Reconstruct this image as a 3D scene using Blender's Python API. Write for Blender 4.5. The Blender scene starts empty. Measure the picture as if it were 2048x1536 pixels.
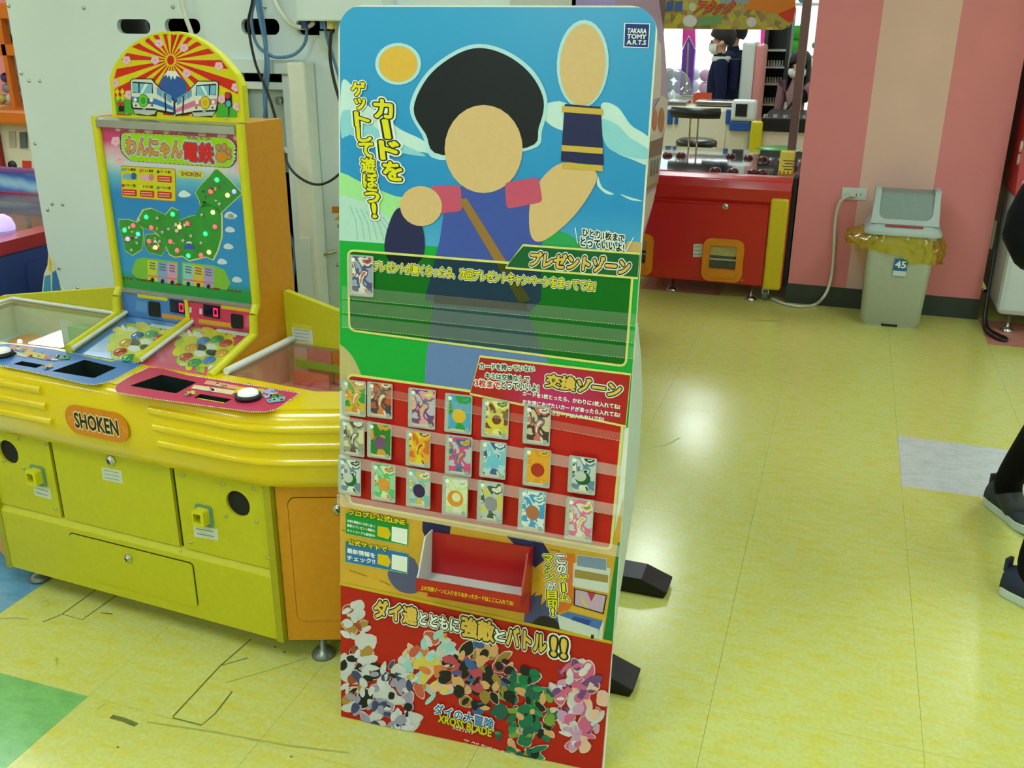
import bpy, bmesh, math, random
from mathutils import Vector, Matrix
random.seed(7)
sc = bpy.context.scene
COL = sc.collection

# ------------------------------------------------------------------ camera
FPX, CX, CY = 1920.0, 1024.0, 768.0
CAM = Vector((0, 0, 1.5))
PITCH, YAW, ROLL = math.radians(20.7), math.radians(18.8), math.radians(0.35)
_F0 = Vector((-math.sin(YAW), math.cos(YAW), 0)); _R0 = Vector((math.cos(YAW), math.sin(YAW), 0)); _Z = Vector((0, 0, 1))
CF = _F0 * math.cos(PITCH) - _Z * math.sin(PITCH)
_U = _Z * math.cos(PITCH) + _F0 * math.sin(PITCH)
CR = _R0 * math.cos(ROLL) + _U * math.sin(ROLL)
CU = _U * math.cos(ROLL) - _R0 * math.sin(ROLL)
cd = bpy.data.cameras.new('camera'); cam = bpy.data.objects.new('camera', cd); COL.objects.link(cam)
cd.sensor_width = 36; cd.lens = FPX / 2048 * 36; cd.clip_start = 0.05; cd.clip_end = 60
m = Matrix((CR, CU, -CF)).transposed().to_4x4(); m.translation = CAM
cam.matrix_world = m
sc.camera = cam
# ------------------------------------------------------------------ world, lamps, exposure
w = bpy.data.worlds.new('hall'); sc.world = w; w.use_nodes = True
w.node_tree.nodes['Background'].inputs[0].default_value = (0.80, 1.0, 0.90, 1)
w.node_tree.nodes['Background'].inputs[1].default_value = 0.25
LAMP_STRENGTH = 19.0
LAMP_COLOR = (0.84, 0.965, 1.0, 1)
LAMPS = [(x, y) for y in (-2.3, 0.3, 3.0, 6.75, 9.6, 12.4) for x in (-6.82, -4.0, -1.2, 1.55, 4.3)]
CEIL = 2.8
sc.view_settings.view_transform = 'Standard'; sc.view_settings.look = 'None'
sc.view_settings.gamma = 1; sc.view_settings.use_curve_mapping = False
sc.view_settings.exposure = 0.0
sc.cycles.use_denoising = True
sc.cycles.max_bounces = 7

# ------------------------------------------------------------------ helpers
def ray(x, y):
    return CF * FPX + CR * (x - CX) - CU * (y - CY)
def hit(x, y, P, n):
    d = ray(x, y); return CAM + d * (((P - CAM).dot(n)) / d.dot(n))
def pz(x, y, z=0.0): return hit(x, y, Vector((0, 0, z)), Vector((0, 0, 1)))
def py(x, y, Y): return hit(x, y, Vector((0, Y, 0)), Vector((0, 1, 0)))
def pX(x, y, X): return hit(x, y, Vector((X, 0, 0)), Vector((1, 0, 0)))

def lin(c):
    out = []
    for k in c[:3]:
        k = k / 255.0
        out.append(k / 12.92 if k <= 0.04045 else ((k + 0.055) / 1.055) ** 2.4)
    return (*out, 1)
MATS = {}
def mat(name, rgb, rough=0.5, metal=0.0, var=0.06, scale=40, bump=0.0, coat=0.0, emit=0.0, spec=0.5):
    if name in MATS: return MATS[name]
    mt = bpy.data.materials.new(name); mt.use_nodes = True
    nt = mt.node_tree; b = nt.nodes['Principled BSDF']
    b.inputs['Roughness'].default_value = rough; b.inputs['Metallic'].default_value = metal
    b.inputs['Coat Weight'].default_value = coat; b.inputs['Coat Roughness'].default_value = 0.08
    b.inputs['Specular IOR Level'].default_value = spec
    c = lin(rgb); b.inputs['Base Color'].default_value = c
    if var > 0 or bump > 0:
        tc = nt.nodes.new('ShaderNodeTexCoord'); nz = nt.nodes.new('ShaderNodeTexNoise')
        nz.inputs['Scale'].default_value = scale; nz.inputs['Detail'].default_value = 4
        nt.links.new(tc.outputs['Object'], nz.inputs['Vector'])
        if var > 0:
            mr = nt.nodes.new('ShaderNodeMapRange'); mr.inputs[1].default_value = 0.25; mr.inputs[2].default_value = 0.75
            mr.inputs[3].default_value = 1 - var; mr.inputs[4].default_value = 1 + var
            mx = nt.nodes.new('ShaderNodeVectorMath'); mx.operation = 'SCALE'; mx.inputs[0].default_value = c[:3]
            nt.links.new(nz.outputs['Fac'], mr.inputs[0]); nt.links.new(mr.outputs[0], mx.inputs['Scale'])
            nt.links.new(mx.outputs[0], b.inputs['Base Color'])
        if bump > 0:
            bp = nt.nodes.new('ShaderNodeBump'); bp.inputs['Strength'].default_value = bump; bp.inputs['Distance'].default_value = 0.002
            nt.links.new(nz.outputs['Fac'], bp.inputs['Height']); nt.links.new(bp.outputs[0], b.inputs['Normal'])
    if emit > 0:
        b.inputs['Emission Color'].default_value = c; b.inputs['Emission Strength'].default_value = emit
    MATS[name] = mt
    return mt
def ink(r, g, b): return mat('ink_%d_%d_%d' % (r, g, b), (r, g, b), 0.36, var=0.03, scale=90, spec=0.3)
def clear(name, tint, fac, rough=0.06, haze=0.0):
    if name in MATS: return MATS[name]
    mt = bpy.data.materials.new(name); mt.use_nodes = True; nt = mt.node_tree
    nt.nodes.remove(nt.nodes['Principled BSDF']); out = nt.nodes['Material Output']
    tr = nt.nodes.new('ShaderNodeBsdfTransparent'); tr.inputs[0].default_value = lin(tint)
    gl = nt.nodes.new('ShaderNodeBsdfGlossy'); gl.inputs['Roughness'].default_value = rough
    fr = nt.nodes.new('ShaderNodeLayerWeight'); pw = nt.nodes.new('ShaderNodeMath'); pw.operation = 'POWER'; pw.inputs[1].default_value = 4.0
    mm = nt.nodes.new('ShaderNodeMath'); mm.operation = 'MULTIPLY_ADD'; mm.inputs[1].default_value = 0.5; mm.inputs[2].default_value = fac
    nt.links.new(fr.outputs['Facing'], pw.inputs[0]); nt.links.new(pw.outputs[0], mm.inputs[0])
    mx = nt.nodes.new('ShaderNodeMixShader'); nt.links.new(mm.outputs[0], mx.inputs[0])
    nt.links.new(tr.outputs[0], mx.inputs[1]); nt.links.new(gl.outputs[0], mx.inputs[2])
    last = mx.outputs[0]
    if haze > 0:
        df = nt.nodes.new('ShaderNodeBsdfDiffuse'); df.inputs[0].default_value = lin(tint)
        m2 = nt.nodes.new('ShaderNodeMixShader'); m2.inputs[0].default_value = haze
        nt.links.new(last, m2.inputs[1]); nt.links.new(df.outputs[0], m2.inputs[2]); last = m2.outputs[0]
    nt.links.new(last, out.inputs[0]); MATS[name] = mt
    return mt

WM = {}
def wm(o): return WM[o.name] if o is not None else Matrix()
def tag(o, label=None, cat=None, group=None, kind=None):
    if label: o['label'] = label
    if cat: o['category'] = cat
    if group: o['group'] = group
    if kind: o['kind'] = kind
    return o
def thing(name, label, cat, loc=(0, 0, 0), rz=0.0, group=None, kind=None):
    o = bpy.data.objects.new(name, None); COL.objects.link(o)
    o.empty_display_size = 0.1
    o.location = loc; o.rotation_euler = (0, 0, rz)
    WM[o.name] = Matrix.Translation(Vector(loc)) @ Matrix.Rotation(rz, 4, 'Z')
    return tag(o, label, cat, group, kind)

class MB:
    """collects geometry in world space"""
    def __init__(s): s.v = []; s.f = []; s.fm = []; s.mats = []; s.sm = []
    def mi(s, mt):
        if mt not in s.mats: s.mats.append(mt)
        return s.mats.index(mt)
    def add(s, vs, fs, mt, M=None, smooth=False):
        o = len(s.v); k = s.mi(mt)
        s.v += [(M @ Vector(p)) if M else Vector(p) for p in vs]
        for f in fs: s.f.append([i + o for i in f]); s.fm.append(k); s.sm.append(smooth)
        return s
    def box(s, a, b, mt, M=None):
        x0, y0, z0 = a; x1, y1, z1 = b
        vs = [(x0,y0,z0),(x1,y0,z0),(x1,y1,z0),(x0,y1,z0),(x0,y0,z1),(x1,y0,z1),(x1,y1,z1),(x0,y1,z1)]
        return s.add(vs, [(0,3,2,1),(4,5,6,7),(0,1,5,4),(1,2,6,5),(2,3,7,6),(3,0,4,7)], mt, M)
    def prism(s, poly, z0, z1, mt, M=None, mside=None):
        n = len(poly)
        vs = [(p[0], p[1], z0) for p in poly] + [(p[0], p[1], z1) for p in poly]
        s.add(vs, [list(range(n, 2*n)), list(range(n))[::-1]], mt, M)
        return s.add(vs, [(i, (i+1) % n, n+(i+1) % n, n+i) for i in range(n)], mside or mt, M)
    def face(s, poly, z, mt, M=None):
        return s.add([(p[0], p[1], z) for p in poly], [list(range(len(poly)))], mt, M)
    def loft(s, rings, mt, closed=True, caps=True, smooth=True, M=None):
        n = len(rings[0]); vs = [p for r in rings for p in r]; fs = []
        for a in range(len(rings)-1):
            for i in range(n if closed else n-1):
                j = (i+1) % n; fs.append((a*n+i, a*n+j, (a+1)*n+j, (a+1)*n+i))
        s.add(vs, fs, mt, M, smooth)
        if caps and closed:
            s.add(rings[0], [list(range(n))[::-1]], mt, M); s.add(rings[-1], [list(range(n))], mt, M)
        return s
    def cyl(s, p0, p1, r0, r1, mt, n=12, M=None, caps=True):
        p0 = Vector(p0); p1 = Vector(p1); d = (p1-p0).normalized()
        a = d.orthogonal().normalized(); b = d.cross(a)
        R = lambda p, r: [p + a*(r*math.cos(2*math.pi*i/n)) + b*(r*math.sin(2*math.pi*i/n)) for i in range(n)]
        return s.loft([R(p0, r0), R(p1, r1)], mt, caps=caps, M=M)
    def tube(s, pts, r, mt, n=8, M=None):
        pts = [Vector(p) for p in pts]; rings = []; a = None
        for i, p in enumerate(pts):
            d = (pts[min(i+1, len(pts)-1)] - pts[max(i-1, 0)]).normalized()
            a = d.orthogonal().normalized() if a is None else (a - d*a.dot(d)).normalized()
            b = d.cross(a); rr = r[i] if isinstance(r, (list, tuple)) else r
            rings.append([p + a*(rr*math.cos(2*math.pi*k/n)) + b*(rr*math.sin(2*math.pi*k/n)) for k in range(n)])
        return s.loft(rings, mt, M=M)
    def lathe(s, prof, mt, M=None, n=24):
        rings = [[(r*math.cos(2*math.pi*i/n), r*math.sin(2*math.pi*i/n), z) for i in range(n)] for r, z in prof]
        return s.loft(rings, mt, M=M)
    def mesh(s, name, W=None):
        me = bpy.data.meshes.new(name)
        Wi = W.inverted() if W else Matrix()
        me.from_pydata([Wi @ p for p in s.v], [], s.f)
        for mt in s.mats: me.materials.append(mt)
        me.polygons.foreach_set('material_index', s.fm); me.polygons.foreach_set('use_smooth', s.sm)
        me.update()
        return me
    def build(s, name, parent=None, bevel=0.0, seg=2, label=None, cat=None, group=None, kind=None, auto=False):
        W = wm(parent)
        o = bpy.data.objects.new(name, s.mesh(name, W)); COL.objects.link(o); o.parent = parent
        WM[o.name] = W
        if bevel > 0:
            bv = o.modifiers.new('bevel', 'BEVEL'); bv.width = bevel; bv.segments = seg; bv.limit_method = 'ANGLE'; bv.angle_limit = math.radians(40)
        return tag(o, label, cat, group, kind)

def recalc(o):
    b = bmesh.new(); b.from_mesh(o.data); bmesh.ops.remove_doubles(b, verts=b.verts, dist=1e-5)
    bmesh.ops.recalc_face_normals(b, faces=b.faces); b.to_mesh(o.data); b.free(); return o

def cr(pts, n=6, closed=True):
    """Catmull-Rom through points (any dimension)"""
    P = [Vector(p) for p in pts]; N = len(P); out = []
    rng = range(N) if closed else range(N-1)
    for i in rng:
        g = (lambda k: P[k % N]) if closed else (lambda k: P[max(0, min(N-1, k))])
        a, b, c, d = g(i-1), g(i), g(i+1), g(i+2)
        for k in range(n):
            t = k/n
            out.append(0.5*((2*b) + (c-a)*t + (2*a-5*b+4*c-d)*t*t + (3*b-a-3*c+d)*t**3))
    if not closed: out.append(P[-1])
    return out
def ell(cx, cy, rx, ry, rot=0, n=20):
    c, s = math.cos(rot), math.sin(rot)
    return [(cx + rx*math.cos(t)*c - ry*math.sin(t)*s, cy + rx*math.cos(t)*s + ry*math.sin(t)*c) for t in [2*math.pi*i/n for i in range(n)]]
def rrect(x0, y0, x1, y1, r, n=5):
    out = []
    for cx, cy, a in ((x1-r, y0+r, -90), (x1-r, y1-r, 0), (x0+r, y1-r, 90), (x0+r, y0+r, 180)):
        for i in range(n+1):
            t = math.radians(a + 90*i/n); out.append((cx + r*math.cos(t), cy + r*math.sin(t)))
    return out
def roundpoly(pts, r, n=4):
    """round the corners of a 2D polygon"""
    P = [Vector(p[:2]) for p in pts]; N = len(P); out = []
    for i in range(N):
        a, b, c = P[i-1], P[i], P[(i+1) % N]
        d1, d2 = (a-b), (c-b); k = min(r, d1.length*0.45, d2.length*0.45)
        p, q = b + d1.normalized()*k, b + d2.normalized()*k
        for j in range(n+1):
            t = j/n; out.append(p*(1-t)**2 + b*(2*t*(1-t)) + q*t*t)
    return out

class Frame:
    """a plane in the place: (u, v, height) -> world; px() finds where a sight line meets it"""
    def __init__(s, o, u, v):
        s.o = Vector(o); s.u = Vector(u).normalized(); s.n = s.u.cross(Vector(v)).normalized(); s.v = s.n.cross(s.u)
        s.M = Matrix((s.u, s.v, s.n)).transposed().to_4x4(); s.M.translation = s.o
    def px(s, x, y):
        p = hit(x, y, s.o, s.n) - s.o; return Vector((p.dot(s.u), p.dot(s.v)))
    def P(s, pts): return [s.px(*p) for p in pts]
    def at(s, x, y, h=0.0):
        q = s.px(x, y); return s.o + s.u*q.x + s.v*q.y + s.n*h
def ccw(poly):
    a = sum(poly[i-1][0]*poly[i][1] - poly[i][0]*poly[i-1][1] for i in range(len(poly)))
    return poly if a > 0 else poly[::-1]
def dec(mb, fr, pts, mt, h=0.0006):
    """flat print on a plane, outline given as sight-line pixels"""
    return mb.face(ccw([tuple(p) for p in fr.P(pts)]), h, mt, fr.M)
def decu(mb, fr, pts, mt, h=0.0006):
    return mb.face(ccw([tuple(p[:2]) for p in pts]), h, mt, fr.M)

TXT = {}
def glyphs(s, off, res=2):
    k = (s, round(off, 4), res)
    if k not in TXT:
        if off == 0:
            c = bpy.data.curves.new('t', 'FONT'); c.body = s; c.resolution_u = res
            o = bpy.data.objects.new('t', c); me = o.to_mesh()
            TXT[k] = ([Vector((v.co.x, v.co.y, 0)) for v in me.vertices], [list(p.vertices) for p in me.polygons])
            o.to_mesh_clear(); bpy.data.objects.remove(o); bpy.data.curves.remove(c)
        else:                                       # thicken the strokes by overlaying shifted copies
            vs, fs = glyphs(s, 0, res); n = 6 if off < 0.06 else 16; V, Fc = [], []
            for i in range(n):
                d = Vector((math.cos(2*math.pi*i/n+.3)*off, math.sin(2*math.pi*i/n+.3)*off, 1.5e-5*i)); o_ = len(V)   # copies stacked so that none are coplanar
                V += [p+d for p in vs]; Fc += [[j+o_ for j in f] for f in fs]
            TXT[k] = (V, Fc)
    return TXT[k]
def text(mb, fr, s, quad, layers, rot90=False):
    """quad: TL, TR, BR, BL pixels of the lettering; layers: (offset, material, height)"""
    v0, _ = glyphs(s, 0.0)
    if not v0: return
    x0 = min(p.x for p in v0); x1 = max(p.x for p in v0); y0 = min(p.y for p in v0); y1 = max(p.y for p in v0)
    TL, TR, BR, BL = fr.P(quad)
    for off, mt, h in layers:
        vs, fs = glyphs(s, off)
        out = []
        for p in vs:
            a = (p.x-x0)/max(x1-x0, 1e-6); b = (p.y-y0)/max(y1-y0, 1e-6)
            if rot90: a, b = b, 1-a
            q = (BL*(1-a) + BR*a)*(1-b) + (TL*(1-a) + TR*a)*b
            out.append((q.x, q.y, h + p.z))
        # keep the winding towards the viewer
        mb.add(out, fs, mt, fr.M)
def band(x0, y0, x1, y1, h):
    """quad of a text line whose top runs from (x0,y0) to (x1,y1), h pixels tall"""
    return [(x0, y0), (x1, y1), (x1, y1+h), (x0, y0+h)]
def vtext(mb, fr, s, top, bot, wd, layers, fill=0.86):
    n = len(s); t = Vector(top); b = Vector(bot); st = (b-t)/n
    for i, ch in enumerate(s):
        c = t + st*(i+0.5); hh = st.y*fill/2; ww = wd/2; k = st.x/2
        if ch in '!！': ww *= 0.22
        if ch in 'っッ': ww *= 0.75; hh *= 0.75
        q = [(c.x-ww-k*0.6, c.y-hh), (c.x+ww-k*0.6, c.y-hh+ww*0.12), (c.x+ww+k*0.6, c.y+hh+ww*0.12), (c.x-ww+k*0.6, c.y+hh)]
        if ch == 'ー':
            q = [(c.x-ww*0.2-k, c.y-hh), (c.x+ww*0.2-k, c.y-hh), (c.x+ww*0.2+k, c.y+hh), (c.x-ww*0.2+k, c.y+hh)]
            text(mb, fr, ch, q, layers, rot90=True)
        else: text(mb, fr, ch, q, layers)
def stroke(mb, fr, pts, wpx, mt, h=0.0008, closed=False):
    """a printed line of constant width along pixels"""
    P = fr.P(pts); N = len(P); L = []; R = []
    for i in range(N):
        a = P[(i-1) % N] if (closed or i > 0) else P[i]; b = P[(i+1) % N] if (closed or i < N-1) else P[i]
        d = (b-a).normalized(); n = Vector((-d.y, d.x))*wpx/2
        L.append(P[i]+n); R.append(P[i]-n)
    vs = [(p.x, p.y, h) for p in L] + [(p.x, p.y, h) for p in R]
    fs = [(i, i+N, (i+1) % N + N, (i+1) % N) for i in range(N if closed else N-1)]
    mb.add(vs, fs, mt, fr.M)
def plate(outer, holes, th, mt, fr_M, mb):
    """flat plate with real openings; outer and holes are 2D outlines in the frame, thickness goes below height 0"""
    c = bpy.data.curves.new('p', 'CURVE'); c.dimensions = '2D'; c.fill_mode = 'BOTH'; c.extrude = th/2
    for pts in [outer] + holes:
        sp = c.splines.new('POLY'); sp.points.add(len(pts)-1); sp.use_cyclic_u = True
        for p, q in zip(sp.points, pts): p.co = (q[0], q[1], 0, 1)
    o = bpy.data.objects.new('p', c); me = o.to_mesh()
    mb.add([(v.co.x, v.co.y, v.co.z - th/2) for v in me.vertices], [list(p.vertices) for p in me.polygons], mt, fr_M)
    o.to_mesh_clear(); bpy.data.objects.remove(o); bpy.data.curves.remove(c)
    return mb
def crop(ox, oy, k):
    """reading coordinates of an enlarged view with origin (ox, oy) and scale k"""
    return lambda pts: [(ox + x/k, oy + y/k) for x, y in pts]

# common materials
WHITE = mat('white_enamel', (205, 216, 212), 0.38, var=0.03, scale=8)
CREAM = mat('cream_plastic', (214, 212, 190), 0.4, var=0.03)
BLACK = mat('black_plastic', (16, 18, 18), 0.4, var=0.0)
DARK = mat('dark_hole', (6, 9, 8), 0.8, var=0.0)
STEEL = mat('bright_steel', (190, 195, 190), 0.25, 1.0, var=0.05)
RUBBER = mat('dark_rubber', (30, 40, 38), 0.6, var=0.1)
# ------------------------------------------------------------------ floor
def vinyl(name, rgb, streak, rough=0.20):
    mt = bpy.data.materials.new(name); mt.use_nodes = True; nt = mt.node_tree; b = nt.nodes['Principled BSDF']
    geo = nt.nodes.new('ShaderNodeNewGeometry')
    def noise(sx, sy, det, scale):
        mp = nt.nodes.new('ShaderNodeMapping'); mp.inputs['Scale'].default_value = (sx, sy, 1)
        nz = nt.nodes.new('ShaderNodeTexNoise'); nz.inputs['Scale'].default_value = scale; nz.inputs['Detail'].default_value = det
        nt.links.new(geo.outputs['Position'], mp.inputs[0]); nt.links.new(mp.outputs[0], nz.inputs['Vector']); return nz
    n1 = noise(1, 2.2, 8, 16); n2 = noise(1, 1, 3, 90); n3 = noise(1, 1, 2, 1.3)
    rp = nt.nodes.new('ShaderNodeValToRGB'); rp.color_ramp.elements[0].position = 0.42; rp.color_ramp.elements[1].position = 0.68
    rp.color_ramp.elements[0].color = lin(rgb); rp.color_ramp.elements[1].color = lin(streak)
    nt.links.new(n1.outputs['Fac'], rp.inputs[0])
    mr = nt.nodes.new('ShaderNodeMapRange'); mr.inputs[1].default_value = 0.3; mr.inputs[2].default_value = 0.7; mr.inputs[3].default_value = 0.92; mr.inputs[4].default_value = 1.06
    nt.links.new(n2.outputs['Fac'], mr.inputs[0])
    sc_ = nt.nodes.new('ShaderNodeVectorMath'); sc_.operation = 'SCALE'
    nt.links.new(rp.outputs[0], sc_.inputs[0]); nt.links.new(mr.outputs[0], sc_.inputs['Scale']); nt.links.new(sc_.outputs[0], b.inputs['Base Color'])
    m2 = nt.nodes.new('ShaderNodeMapRange'); m2.inputs[3].default_value = rough-0.06; m2.inputs[4].default_value = rough+0.08
    nt.links.new(n3.outputs['Fac'], m2.inputs[0]); nt.links.new(m2.outputs[0], b.inputs['Roughness'])
    return mt
V_YEL = vinyl('yellow_vinyl', (203, 208, 122), (206, 201, 86))
V_GRN = vinyl('green_vinyl', (124, 188, 112), (110, 174, 102)); V_BLU = vinyl('blue_vinyl', (110, 165, 200), (96, 150, 190))
V_WHT = vinyl('pale_vinyl', (200, 208, 208), (186, 196, 196)); V_PNK = vinyl('pink_vinyl', (206, 140, 126), (196, 124, 112))
GROUT = mat('tile_joint', (182, 184, 98), 0.7, var=0.1)
TX, TY = 0.4655, 0.4575
GX0, GX1, GY0, GY1 = -7, 4, -7, 8         # grid cells of separate tiles, counted from (0.317, 3.27)
X0, X1, Y0, Y1 = 0.317+GX0*TX, 0.317+GX1*TX, 3.27+GY0*TY, 3.27+GY1*TY
fb = MB()
fb.box((X0, Y0, -0.1), (X1, Y1, -0.0025), GROUT)
for a, b in (((-9, -4, -0.1), (7, Y0, 0)), ((-9, Y1, -0.1), (7, 15, 0)), ((-9, Y0, -0.1), (X0, Y1, 0)), ((X1, Y0, -0.1), (7, Y1, 0))):
    fb.box(a, b, V_YEL)
floor = fb.build('floor', kind='structure', label='yellow marbled vinyl tile floor of the game hall')
tm = {}
for nm, mt_ in (('y', V_YEL), ('g', V_GRN), ('b', V_BLU), ('w', V_WHT), ('p', V_PNK)):
    t = MB(); g = 0.00035; t.box((g, g, -0.003), (TX-g, TY-g, 0), mt_); tm[nm] = t.mesh('floor_tile')
special = {(-5, -5): 'g', (-6, -4): 'b', (-7, -4): 'b', (0, 0): 'w', (1, 4): 'p', (2, 4): 'p', (-3, 5): 'p'}
for i in range(GX0, GX1):
    for j in range(GY0, GY1):
        o = bpy.data.objects.new('floor_tile', tm[special.get((i, j), 'y')]); COL.objects.link(o); o.parent = floor
        o.location = (0.317+i*TX, 3.27+j*TY, 0)
# old scuffs and drawn outlines on the vinyl
SCUFF = mat('scuff', (112, 118, 52), 0.6, var=0.25, scale=60); SCUFF2 = mat('faint_scuff', (172, 176, 84), 0.5, var=0.2, scale=60)
FL = Frame((0, 0, 0), (1, 0, 0), (0, 1, 0))
c3 = crop(0, 1000, 2.926)
sm = MB()
for pts, wd, mt_ in (([(590, 505), (365, 668), (480, 702), (700, 545)], .0045, SCUFF), ([(365, 668), (250, 715)], .004, SCUFF),
                     ([(1470, 815), (1290, 970), (1010, 1270)], .0045, SCUFF), ([(1010, 1275), (1180, 1318), (1260, 1250), (1360, 1120)], .0045, SCUFF),
                     ([(1290, 970), (1450, 925)], .004, SCUFF), ([(1320, 1070), (1560, 1000), (1800, 925)], .004, SCUFF2),
                     ([(650, 1268), (720, 1285), (800, 1318)], .013, SCUFF), ([(570, 1225), (620, 1190)], .006, SCUFF2), ([(330, 920), (335, 965)], .006, SCUFF2),
                     ([(250, 600), (270, 585), (290, 605), (270, 625)], .004, SCUFF2), ([(590, 660), (660, 668)], .0045, SCUFF),
                     ([(860, 1300), (1200, 1350), (1700, 1440), (2040, 1480)], .006, SCUFF2), ([(0, 695), (100, 690), (170, 700)], .006, SCUFF2)):
    stroke(sm, FL, c3(pts), wd, mt_, 0.0004)
c8 = crop(1280, 550, 2.667)
for pts, wd, mt_ in (([(250, 190), (290, 200), (340, 208)], .03, SCUFF2), ([(590, 238), (660, 242), (760, 246)], .02, SCUFF2), ([(50, 922), (130, 910), (210, 870)], .006, SCUFF2),
                     ([(1780, 348), (1825, 350)], .02, SCUFF2)):
    stroke(sm, FL, c8(pts), wd, mt_, 0.0004)
for x, y in ((690, 1447), (1705, 1503), (1610, 860), (1665, 890), (425, 378)):
    dec(sm, FL, ell(*c3([(x, y)])[0], 3, 2), SCUFF, 0.0004)
sm.build('scuff_marks', floor, kind='stuff')

# ------------------------------------------------------------------ room shell
PINKWALL = mat('pink_wall_paint', (222, 132, 136), 0.6, var=0.03, scale=5)
PEACH = mat('peach_wall_paint', (226, 184, 170), 0.6, var=0.03, scale=5)
CEILM = mat('ceiling_tile_white', (215, 218, 214), 0.8, var=0.03)
DGREY = mat('dark_green_grey_vinyl', (48, 58, 52), 0.45, var=0.08)
MB().box((-9, -4, CEIL), (7, 15, CEIL+0.1), CEILM).build('ceiling', kind='structure', label='white ceiling of the game hall')
wallw = mat('pale_wall', (215, 214, 205), 0.6, var=0.02)
MB().box((-9, 14.9, 0), (7, 15, CEIL), wallw).build('wall_back', kind='structure', label='pale far wall of the game hall')
MB().box((-9, -4, 0), (7, -3.9, CEIL), wallw).build('wall_front', kind='structure', label='pale wall behind the camera')
MB().box((-9, -3.9, 0), (-8.9, 14.9, CEIL), PINKWALL).build('wall_left', kind='structure', label='pink side wall')
MB().box((6.9, -3.9, 0), (7, 14.9, CEIL), wallw).build('wall_right', kind='structure', label='pale side wall')
# striped pillar
pb = MB()
PY0, PY1 = 5.55, 6.45
for a, b, mt_ in ((-0.231, 0.084, PINKWALL), (0.084, 0.452, PEACH), (0.452, 0.770, PINKWALL)):
    pb.box((a, PY0, 0), (b, PY1, CEIL), mt_)
pb.build('wall_pillar', kind='structure', label='square pillar painted in pink and peach vertical stripes')
MB().box((-0.236, PY0-0.006, 0), (0.776, PY1+0.006, 0.112), DGREY).build('baseboard_pillar', kind='structure', label='dark grey vinyl skirting round the striped pillar')
# ceiling lamps
lm = bpy.data.materials.new('lamp_diffuser'); lm.use_nodes = True
_b = lm.node_tree.nodes['Principled BSDF']; _b.inputs['Base Color'].default_value = (0.9, 0.95, 0.9, 1)
_b.inputs['Emission Color'].default_value = LAMP_COLOR; _b.inputs['Emission Strength'].default_value = LAMP_STRENGTH
lh = MB(); lh.box((-0.21, -0.64, -0.06), (0.21, 0.64, 0), WHITE); lhm = lh.mesh('housing')
ld = MB(); ld.box((-0.18, -0.61, -0.066), (0.18, 0.61, -0.0602), lm); ldm = ld.mesh('diffuser')
for x, y in LAMPS:
    t = thing('ceiling_lamp', 'white fluorescent ceiling lamp panel on the hall ceiling', 'lamp', (x, y, CEIL), 0, 'ceiling lamps')
    for nm, me in (('housing', lhm), ('diffuser', ldm)):
        o = bpy.data.objects.new(nm, me); COL.objects.link(o); o.parent = t
# ------------------------------------------------------------------ card display board
BL = Vector((-0.948, 1.577, 0)); BU = Vector((0.614, 0.026, 0)).normalized(); BBK = Vector((-BU.y, BU.x, 0))
LEAN = math.radians(6.9)
BV = Vector((0, 0, 1))*math.cos(LEAN) + BBK*math.sin(LEAN)
BF = Frame(BL, BU, BV)               # front face of the board
BW, BH = 0.615, 1.538
st = thing('display_stand', 'tall cardboard card display board with blue sky print and card pockets', 'display stand', tuple(BL + BU*BW/2), math.atan2(BU.y, BU.x))
edge = mat('white_card_edge', (225, 228, 222), 0.6, var=0.02)
outl = [(0, 0), (BW, 0)] + [(BW-0.05+0.05*math.cos(t), BH-0.05+0.05*math.sin(t)) for t in [math.pi/2*i/8 for i in range(9)]] \
     + [(0.05-0.05*math.sin(t), BH-0.05+0.05*math.cos(t)) for t in [math.pi/2*i/8 for i in range(9)]]
MB().prism(outl, -0.006, 0, edge, BF.M).build('board', st)
def clipb(pts):
    """keep print inside the board outline"""
    return [(min(max(p[0], 0.001), BW-0.001), min(max(p[1], 0.001), BH-0.001)) for p in pts]
def bd(mb, pts, mt_, h): return decu(mb, BF, clipb(BF.P(pts)), mt_, h)
# sky print
sky = bpy.data.materials.new('sky_print'); sky.use_nodes = True; nt = sky.node_tree; b = nt.nodes['Principled BSDF']; b.inputs['Roughness'].default_value = 0.3
tc = nt.nodes.new('ShaderNodeTexCoord'); sp = nt.nodes.new('ShaderNodeSeparateXYZ'); mr = nt.nodes.new('ShaderNodeMapRange'); rp = nt.nodes.new('ShaderNodeValToRGB')
mr.inputs[1].default_value = 1.0; mr.inputs[2].default_value = 1.5
rp.color_ramp.elements[0].color = lin((96, 188, 216)); rp.color_ramp.elements[1].color = lin((44, 156, 214))
e_ = rp.color_ramp.elements.new(0.35); e_.color = lin((22, 140, 208))
nt.links.new(tc.outputs['Object'], sp.inputs[0]); nt.links.new(sp.outputs[2], mr.inputs[0]); nt.links.new(mr.outputs[0], rp.inputs[0]); nt.links.new(rp.outputs[0], b.inputs['Base Color'])
m_ = MB()
inset = [(min(max(p[0], 0.003), BW-0.003), min(p[1], BH-0.003)) for p in outl if p[1] > 0.01]
v500 = BF.px(980, 515).y
decu(m_, BF, [(0.003, v500), (BW-0.003, v500)] + inset, sky, 0.0005)
m_.build('sky_artwork', st, label='blue sky print')
CL1, CL2 = ink(196, 226, 226), ink(140, 205, 222)
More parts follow.
